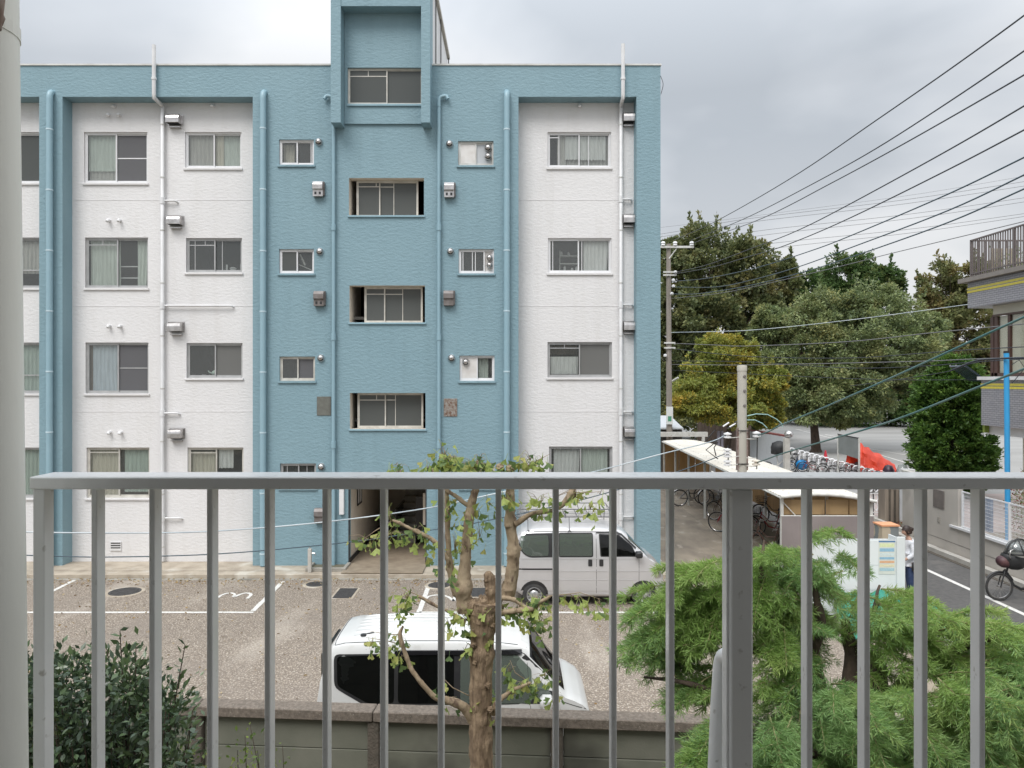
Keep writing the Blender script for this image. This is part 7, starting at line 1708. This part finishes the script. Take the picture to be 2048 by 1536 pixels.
# lattice gate, pillar and flower bed at the school entrance
lg = thing('lattice_gate', 'white scrolled metal gate folded by the beige pillar', 'gate', (P(1755, 0, 27.5).x, 27.5, 0)); gx0, gx1 = P(1735, 0, 27.5).x, P(1769, 0, 27.5).x
for k in range(4):
    x = gx0+(gx1-gx0)*k/3; MB().box(x-.02, x+.02, 27.48, 27.52, .02, 1.45).build('gate_bar', pmat('dark_grey_metal', (.12, .11, .11), rough=.5), lg)
for k in range(3):
    x = gx0+(gx1-gx0)*(k+.5)/3
    for z, r in ((1.18, .17), (.78, .12), (.45, .14)):
        MB().tube([(x+math.cos(a)*r*.55, 27.5, z+math.sin(a)*r) for a in [2*PI*i/14 for i in range(14)]], .022, 5, closed=True).build('scroll', M['aluw'], lg)
for z in (.25, .95, 1.40): MB().box(gx0, gx1, 27.45, 27.47, z-.018, z+.018).build('gate_rail', M['aluw'], lg)
MB().lathe((gx1-.03, 27.3, .2), [(.0, -.07), (.07, 0), (0, .07)], 10).build('gate_wheel', M['tyre'], lg)
pb = thing('brown_pillar', 'beige brown ribbed gate pillar beside the flower bed', 'gate pillar', (P(1788, 0, 25.8).x, 25.8, 0)); x0_, x1_ = P(1770, 0, 25.8).x, P(1807, 0, 25.8).x
MB().box(x0_, x1_, 25.8, 26.3, .02, 1.62).build('pillar', pmat('beige_brown_stone', (.30, .25, .20), (.23, .19, .155), 3, rough=.8, stretch=(3, 1, .3)), pb, bevel=.02)
for k in range(3): xx = x0_+(x1_-x0_)*(k+.7)/3.6; MB().box(xx, xx+.06, 25.775, 25.80, .02, 1.6).build('rib', M['fencepost'], pb)
tag(MB().box(13.02, 13.44, 25.0, 25.2, .02, 2.12).build('white_wall', M['whitepaint'], None), 'short white wall piece right of the brown gate pillar', 'wall')
fb_ = thing('flower_bed', 'wedge shaped flower bed with dark soil and pale kerb at the road corner', 'flower bed', (WX+.6, 24, 0))
pA, pB, pC = Vector((12.75, 26.6, 0)), Vector((12.75, 24.45, 0)), Vector((14.3, 25.4, 0))
MB().add([(pA.x, pA.y, .021), (pB.x, pB.y, .021), (pC.x, pC.y, .021), (pA.x, pA.y, .22), (pB.x, pB.y, .22), (pC.x, pC.y, .22)], [(3, 4, 5), (0, 1, 4, 3), (1, 2, 5, 4), (2, 0, 3, 5)]).build('soil', pmat('dark_leafy_soil', (.05, .03, .025), (.09, .05, .03), 16, rough=.95, bump=.8), fb_)
for a_, b_ in ((pA, pB), (pA, pC)):
    d = (b_-a_).normalized(); MB().obox(((a_+b_)/2)+Vector((0, 0, .13)), d*((b_-a_).length/2+.04), Vector((-d.y, d.x, 0))*.07, (0, 0, .13)).build('kerb', M['concretel'], fb_)
bush('bush', 'small yellow green grassy tuft at the foot of the brown pillar', (13.65, 25.35), .22, .5, 500, SAP, .08)
bush('bush', 'spindly grey green plant against the short white wall', (13.3, 24.75), .2, 1.1, 500, G_md, .06)
bush('bush', 'low coppery plants in the flower bed', (13.25, 25.0), .35, .5, 500, REDL, .06)

# ------------------------------------------------------------------ white rubbish station with green net
M['wsheet'] = pmat('white_plastic_board', (.76, .79, .79), (.70, .73, .73), 1.6, rough=.4)
gs = thing('rubbish_station', 'white board rubbish enclosure at the roadside with printed notices', 'rubbish enclosure', (7.7, 16.2, 0))
gx0, gx1, gy0, gy1, gz = 6.40, 8.25, 15.9, 16.45, 1.72
for k in range(3): MB().box(gx0, gx1, gy0, gy0+.03, .12+k*.53, .12+k*.53+.52).build('front_board', M['wsheet'], gs)
MB().box(gx0, gx1+.0, gy1-.03, gy1, .12, gz-.1).build('back_board', M['wsheet'], gs)
MB().box(gx1-.02, gx1+.01, gy0+.05, gy1-.04, .02, gz+.01).build('side_board', M['wsheet'], gs)
MB().box(gx0-.03, gx0-.001, gy0, gy1, .02, gz).build('side_board', M['wsheet'], gs)
MB().box(gx1-.11, gx1+.06, gy0-.05, gy0-.005, .0, gz+.06).build('corner_board', M['wsheet'], gs, bevel=.004)
# printed rubbish calendar: a blue heading bar and coloured rows, flat print on its own sheet
sx, sz = P(1757, 0, gy0).x, EYE-(1080-760)*gy0/1500; shx, shz = P(1790, 0, gy0).x, EYE-(1148-760)*gy0/1500
nt_ = MB().box(sx, shx, gy0-.008, gy0-.001, shz, sz).build('notice_sheet', pmat('notice_paper', (.70, .72, .66), rough=.5), gs)
MB().box(sx, shx, gy0-.010, gy0-.0085, sz-.045, sz-.015).build('heading_bar', pmat('print_blue', (.10, .22, .42), rough=.5), nt_)
pr = [((.62, .66, .40), .075), ((.25, .42, .55), .07), ((.55, .62, .62), .06), ((.25, .42, .55), .05), ((.62, .36, .22), .05), ((.66, .60, .42), .05), ((.35, .50, .56), .06)]
z = sz-.07
for k, (c, h) in enumerate(pr):
    MB().box(sx+.02, shx-.02, gy0-.010, gy0-.0085, z-h, z).build('print_row', pmat('print_tint_%s' % 'abcdefg'[k], c, tuple(v*1.25 for v in c), 40, rough=.5, stretch=(1, 1, 2.5)), nt_); z -= h+.028
def net():
    random.seed(9); n, m = 30, 16; vs = []; fs = []
    for j in range(m+1):
        v = j/m
        for i in range(n+1):
            u = i/n; x = 6.75+2.05*u+.25*v*(u-.5)*2; y = gy0-.12-1.15*v; z = (.72-.30*u)*(1-v)**1.6+.05
            d = mnoise.noise(Vector((x*2.4, y*2.4, 1.3)))*.16+mnoise.noise(Vector((x*6, y*6, 3)))*.05; vs.append((x, y+d*.3, max(.02, z+d*(1-v*.6))))
    for j in range(m):
        for i in range(n): a = j*(n+1)+i; fs.append((a, a+1, a+n+2, a+n+1))
    tag(MB().add(vs, fs).build('rubbish_net', pmat('green_net', (.03, .27, .19), (.06, .34, .25), 9, rough=.6, transl=.2, bump=.6, bscale=50), None, True, 60), 'bright green net spread in front of the white rubbish enclosure', 'net')
net()
bg = P(1700, 1205, 15.2)
for k, (x, y, lab) in enumerate(((7.25, 15.35, 'white rubbish bag under the left part of the green net'), (7.7, 15.45, 'white rubbish bag under the middle of the green net'))):
    mb = MB(); prof = [(.02, 0), (.2, .03), (.24, .15), (.18, .28), (.05, .34), (.07, .4)]
    tag(mb.lathe((x, y, .02), prof, 10).build('rubbish_bag', pmat('white_bag', (.7, .72, .72), rough=.4), None, True, 50), lab, 'bag', 'rubbish bags under the net')
cbx = thing('cardboard_sign', 'small buff box with orange top edge behind the white enclosure', 'box', (P(1777, 0, 17.4).x, 17.4, 0)); x0_, x1_ = P(1760, 0, 17.6).x, P(1793, 0, 17.6).x
MB().box(x0_, x1_, 17.5, 17.9, .02, EYE-(1053-760)*17.5/1500).build('box', pmat('buff_card', (.45, .38, .28), (.2, .22, .22), 3, rough=.8, lo=.5, hi=.52), cbx)
MB().box(x0_-.02, x1_+.02, 17.48, 17.92, EYE-(1053-760)*17.5/1500+.001, EYE-(1050-760)*17.5/1500).build('lid', pmat('orange_lid', (.75, .35, .18), rough=.6), cbx)
mw = thing('meter_wall', 'low pinkish capped wall between the shelter and the road', 'wall', (9.3, 20, 0))
MB().box(9.26, 9.40, 18.0, 24.8, .02, 1.05).build('wall', M['dark'], mw)
MB().box(9.22, 9.46, 17.95, 24.82, 1.052, 1.11).build('coping', M['pink'], mw)
# pale stones or rolled sheet seen through the cedar at the road edge
for k, (px, py, lab) in enumerate(((1883, 1284, 'pale long stone at the road edge seen through the cedar'), (1990, 1345, 'second pale stone nearer the viewer behind the cedar'))):
    x, y = gp(px, py); mb = MB(); mb.lathe((x, y-.5, .06), [(0, 0), (.14, .1), (.17, .5), (.14, .9), (0, 1.0)], 9, 0, 'Y')
    tag(mb.build('kerb_stone', M['concretel'], None, True, 60), lab, 'stone', 'pale stones at the road edge')

# ------------------------------------------------------------------ cargo bicycle with a child seat by the street wall
kb = thing('child_seat_bicycle', 'black electric bicycle with a rain covered front child seat by the wall', 'bicycle', (0, 0, 0), rot=0.0)
kb.location = (P(2040, 0, 17.2).x, 17.35, 0.0); fwx = -.40
def at_b(x, z, y=0): return (x, y, z)
R = .30
for wx in (-.38, .95):
    w = MB().tube([at_b(wx+math.cos(a)*R, R+.02+math.sin(a)*R) for a in [2*PI*i/28 for i in range(28)]], .026, 8, closed=True).build('wheel', M['tyre'], kb, True, 60)
    mb = MB()
    for i in range(18):
        a = 2*PI*i/18; mb.tube([at_b(wx, R+.02, (-1)**i*.03), at_b(wx+math.cos(a)*(R-.03), R+.02+math.sin(a)*(R-.03))], .003, 3)
    mb.tube([at_b(wx+math.cos(a)*(R-.035), R+.02+math.sin(a)*(R-.035)) for a in [2*PI*i/28 for i in range(28)]], .011, 5, closed=True)
    mb.tube([at_b(wx, R+.02, -.05), at_b(wx, R+.02, .05)], .035, 8); mb.build('spokes', M['chrome'], w)
    MB().tube([at_b(wx+math.cos(a)*(R+.045), R+.02+math.sin(a)*(R+.045)) for a in [math.radians(25+12*i) for i in range(11)]], .022, 6).build('mudguard', M['carblack'], w, True, 60)
MB().tube([at_b(-.38, R+.02, -.05), at_b(-.30, .62, -.05), at_b(-.24, .72)], .016, 8).tube([at_b(-.38, R+.02, .05), at_b(-.30, .62, .05), at_b(-.24, .72)], .016, 8).tube([at_b(-.22, .60), at_b(-.16, .9)], .022, 8).tube([at_b(-.20, .64), at_b(-.05, .36), at_b(.12, .27), at_b(.45, .30)], .03, 10).tube([at_b(.45, .30), at_b(.40, .82)], .02, 8).tube([at_b(.45, .3, -.05), at_b(.95, R+.02, -.05)], .014, 6).tube([at_b(.95, R+.02, .05), at_b(.42, .7, .02)], .014, 6).build('frame', M['carblack'], kb, True, 60)
MB().lathe((.45, -.06, .30), [(.10, 0), (.10, .12), (0, .12)], 14, 0, 'Y').build('motor', M['carblack'], kb)
MB().tube([at_b(-.16, .9), at_b(-.13, 1.0)], .018, 8).tube([(-.02, -.28, 1.04), (-.12, -.2, 1.06), (-.14, 0, 1.0), (-.12, .2, 1.06), (-.02, .28, 1.04)], .014, 8).build('handlebar', M['carblack'], kb, True, 60)
def ell(c, rx, ry, rz, name, mat, parent, lo=-1.0, hi=1.0, n=18, m=10, tilt=0):
    vs = []; fs = []
    for i in range(m+1):
        t = lo+(hi-lo)*i/m; r_ = math.sqrt(max(0, 1-t*t))
        for j in range(n):
            a = 2*PI*j/n; v = Vector((rx*r_*math.cos(a), ry*r_*math.sin(a), rz*t)); v.rotate(Matrix.Rotation(tilt, 3, 'Y')); vs.append(Vector(c)+v)
    for i in range(m):
        for j in range(n): fs.append((i*n+j, i*n+(j+1) % n, (i+1)*n+(j+1) % n, (i+1)*n+j))
    return MB().add(vs, fs).build(name, mat, parent, True, 60)
ell((-.05, 0, .95), .30, .21, .24, 'seat_shell', M['carblack'], kb, -1, .35, tilt=.25)
ell((-.28, 0, .90), .17, .15, .14, 'front_bag', pmat('dark_wine_cloth', (.05, .02, .028), (.11, .05, .05), 6, rough=.5), kb, tilt=.3)
ell((.05, 0, 1.10), .29, .22, .32, 'rain_cover', glassmat('clear_rain_cover', (.75, .78, .77), .22, (.22, .24, .24), .06, 2.0), kb, -.1, 1.0)
MB().tube([(.05+.29*math.cos(a), -.05, 1.10+.33*math.sin(a)) for a in [PI*i/14 for i in range(15)]], .018, 6).tube([(.05+.05*math.sin(a*2), .22*math.cos(a), 1.10+.33*math.sin(a)) for a in [PI*i/14 for i in range(15)]], .016, 6).tube([(.05+.29*math.cos(a), .22*math.sin(a), 1.10) for a in [2*PI*i/20 for i in range(20)]], .018, 6, closed=True).build('cover_hoop', M['carblack'], kb, True, 60)
MB().tube([(-.22, -.16, 1.0), (-.30, -.24, 1.08), (-.28, -.24, 1.2), (-.18, -.18, 1.22)], .012, 6).build('mirror_hoop', M['chrome'], kb, True, 60)
MB().box(.30, .55, -.09, .09, .80, .90).build('saddle', M['carblack'], kb, True, bevel=.03)
MB().tube([(.62, -.04, .30), (.66, -.16, .02)], .014, 6).build('stand', M['carblack'], kb)

# ------------------------------------------------------------------ woman at the rubbish enclosure
def person():
    x, y = 9.18, 17.3; root = thing('person', 'woman in a white long sleeved shirt and navy trousers standing at the white boards', 'person', (x, y, 0))
    def skin(name, verts, edges, radii, mat, sub=2, root_i=0):
        me = bpy.data.meshes.new(name); me.from_pydata([Vector(v)+Vector((x, y, 0)) for v in verts], edges, []); me.materials.append(mat)
        o = link(name, me, root); sk = o.modifiers.new('Skin', 'SKIN'); 
        for i, r in enumerate(radii): me.skin_vertices[0].data[i].radius = (r, r) if not isinstance(r, tuple) else r
        me.skin_vertices[0].data[root_i].use_root = True
        o.modifiers.new('Sub', 'SUBSURF').levels = sub; o.modifiers['Sub'].render_levels = sub
        return o
    sk = pmat('skin', (.45, .27, .20), (.42, .25, .18), 5, rough=.5)
    # body, facing left (-X), head bowed a little; hands forward at the boards
    V = [(0, 0, .90), (.00, 0, 1.08), (.01, 0, 1.25), (-.01, 0, 1.38), (-.03, 0, 1.45), (-.06, 0, 1.52),      # pelvis .. neck
         (.00, -.085, .86), (-.03, -.09, .48), (.02, -.09, .09), (-.10, -.10, .035),                             # near leg
         (.00, .085, .86), (.03, .09, .48), (.09, .09, .09), (-.03, .10, .035),                                  # far leg
         (-.01, -.155, 1.36), (-.02, -.20, 1.12), (-.19, -.17, 1.0), (-.26, -.16, .99),                           # near arm
         (-.01, .155, 1.36), (-.03, .20, 1.13), (-.22, .15, 1.05), (-.29, .13, 1.06)]
    E = [(0,1),(1,2),(2,3),(3,4),(4,5),(0,6),(6,7),(7,8),(8,9),(0,10),(10,11),(11,12),(12,13),(3,14),(14,15),(15,16),(16,17),(3,18),(18,19),(19,20),(20,21)]
    Rr = [.125,.105,.12,.105,.055,.05, .095,.058,.042,.035, .095,.058,.042,.035, .058,.044,.032,.026, .058,.044,.032,.026]
    skin('body', V, E, Rr, sk)
    # head with face
    hc = Vector((x-.085, y, 1.615)); n, m = 18, 14; vs = []; fs = []
    for i in range(m+1):
        a = PI*i/m
        for j in range(n):
            b = 2*PI*j/n; d = Vector((math.sin(a)*math.cos(b), math.sin(a)*math.sin(b), math.cos(a)))
            r_ = Vector((d.x*.095, d.y*.075, d.z*.115))
            if d.z < -.2: r_.y *= 1+.35*(d.z+.2); r_.x *= 1+.15*(d.z+.2)
            f = max(0, -d.x)
            if f > .9 and -.25 < d.z < .15: r_.x -= .016                       # nose
            if f > .75 and .05 < d.z < .28 and .2 < abs(d.y) < .55: r_.x += .008   # eye sockets
            r_.rotate(Matrix.Rotation(-.28, 3, 'Y')); vs.append(hc+r_)
    for i in range(m):
        for j in range(n): fs.append((i*n+j, i*n+(j+1) % n, (i+1)*n+(j+1) % n, (i+1)*n+j))
    hd_ = MB().add(vs, fs).build('head', sk, root, True, None)
    hair = pmat('dark_brown_hair', (.022, .013, .010), (.04, .022, .016), 12, rough=.5)
    mb = MB(); vs = []; fs = []
    for i in range(m+1):
        a = PI*i/m*.68
        for j in range(n):
            b = 2*PI*j/n; d = Vector((math.sin(a)*math.cos(b), math.sin(a)*math.sin(b), math.cos(a))); k = 1.14
            lowf = max(0, -d.x); r_ = Vector((d.x*.098*k+.010, d.y*.08*k, d.z*.118*k if not (lowf > .5 and d.z < .45) else .052+.3*d.z*.1)); r_.rotate(Matrix.Rotation(-.28, 3, 'Y')); vs.append(hc+r_+Vector((.008, 0, .004)))
    for i in range(m):
        for j in range(n): fs.append((i*n+j, i*n+(j+1) % n, (i+1)*n+(j+1) % n, (i+1)*n+j))
    mb.add(vs, fs); mb.lathe((x+.03, y, 1.66), [(0, -.05), (.04, -.035), (.05, 0), (.04, .035), (0, .05)], 12); mb.build('hair', hair, root, True, None)
    for s_ in (-1, 1):
        MB().lathe((hc.x-.083, y+s_*.030, hc.z+.010), [(0, -.008), (.009, 0), (0, .008)], 8).build('eye', M['black'], hd_)
        MB().lathe((hc.x+.010, y+s_*.076, hc.z-.01), [(0, -.03), (.014, -.01), (.016, .012), (0, .03)], 8).build('ear', sk, hd_)
    MB().box(hc.x-.086, hc.x-.078, y-.022, y+.022, hc.z-.062, hc.z-.054).build('mouth', pmat('lip', (.35, .12, .1), rough=.5), hd_)
    # hands: palm and five fingers, loosely curled
    for (wx, wy, wz) in ((-.27, -.16, .985), (-.30, .13, 1.06)):
        Vh = [(wx, wy, wz), (wx-.05, wy, wz-.01)]; Eh = [(0, 1)]; Rh = [.022, .026]
        for k in range(4):
            b0 = (wx-.075, wy-.027+.018*k, wz-.012); ln = (.026, .031, .029, .022)[k]; i0 = len(Vh)
            Vh += [b0, (b0[0]-ln, b0[1], b0[2]-.008), (b0[0]-ln*1.6, b0[1], b0[2]-.028)]; Eh += [(1, i0), (i0, i0+1), (i0+1, i0+2)]; Rh += [.010, .008, .007]
        i0 = len(Vh); s_ = 1 if wy < 0 else -1; Vh += [(wx-.03, wy+s_*.032, wz), (wx-.06, wy+s_*.045, wz-.005)]; Eh += [(0, i0), (i0, i0+1)]; Rh += [.010, .008]
        skin('hand', Vh, Eh, Rh, sk, 1)
    # clothes
    wsh = pmat('white_shirt', (.74, .75, .78), (.62, .64, .68), 9, rough=.8, bump=.8, bscale=14)
    Vs = [(0, 0, .84), (0, 0, .98), (0, 0, 1.10), (.01, 0, 1.25), (-.01, 0, 1.375), (-.025, 0, 1.43), (-.01, -.16, 1.365), (-.02, -.205, 1.12), (-.17, -.175, 1.01), (-.01, .16, 1.365), (-.03, .205, 1.13), (-.20, .155, 1.055)]
    skin('shirt', Vs, [(0,1),(1,2),(2,3),(3,4),(4,5),(4,6),(6,7),(7,8),(4,9),(9,10),(10,11)], [.155, .15, .13, .14, .12, .062, .076, .062, .044, .076, .062, .044], wsh, root_i=1)
    Vt = [(0, 0, .94), (0, 0, .87), (.0, -.088, .80), (-.028, -.092, .48), (.018, -.092, .11), (0, .088, .80), (.03, .092, .48), (.088, .092, .11)]
    skin('trousers', Vt, [(0,1),(1,2),(2,3),(3,4),(1,5),(5,6),(6,7)], [.135, .14, .108, .078, .064, .108, .078, .064], pmat('navy_denim', (.025, .045, .11), (.04, .065, .14), 12, rough=.85), root_i=1)
    for (fx, fy) in ((-.05, -.10), (.02, .10)): MB().lathe((x+fx, y+fy, .001), [(.055, 0), (.06, .02), (.05, .06), (.0, .075)], 12).box(x+fx-.12, x+fx+.0, y+fy-.042, y+fy+.042, .001, .05).build('shoe', M['whitedull'], root, True, 50)
    bag = MB().box(x-.08, x+.13, y-.27, y-.19, .74, .95).build('held_bag', M['carblack'], None, True, bevel=.03); tag(bag, 'black shoulder bag at the hip of the woman', 'bag')
    MB().tube([(x+.03, y-.23, .94), (x+.02, y-.19, 1.2), (x-.01, y-.12, 1.42), (x+.04, y+.02, 1.44)], .012, 6).build('bag_strap', M['carblack'], bag)
person()
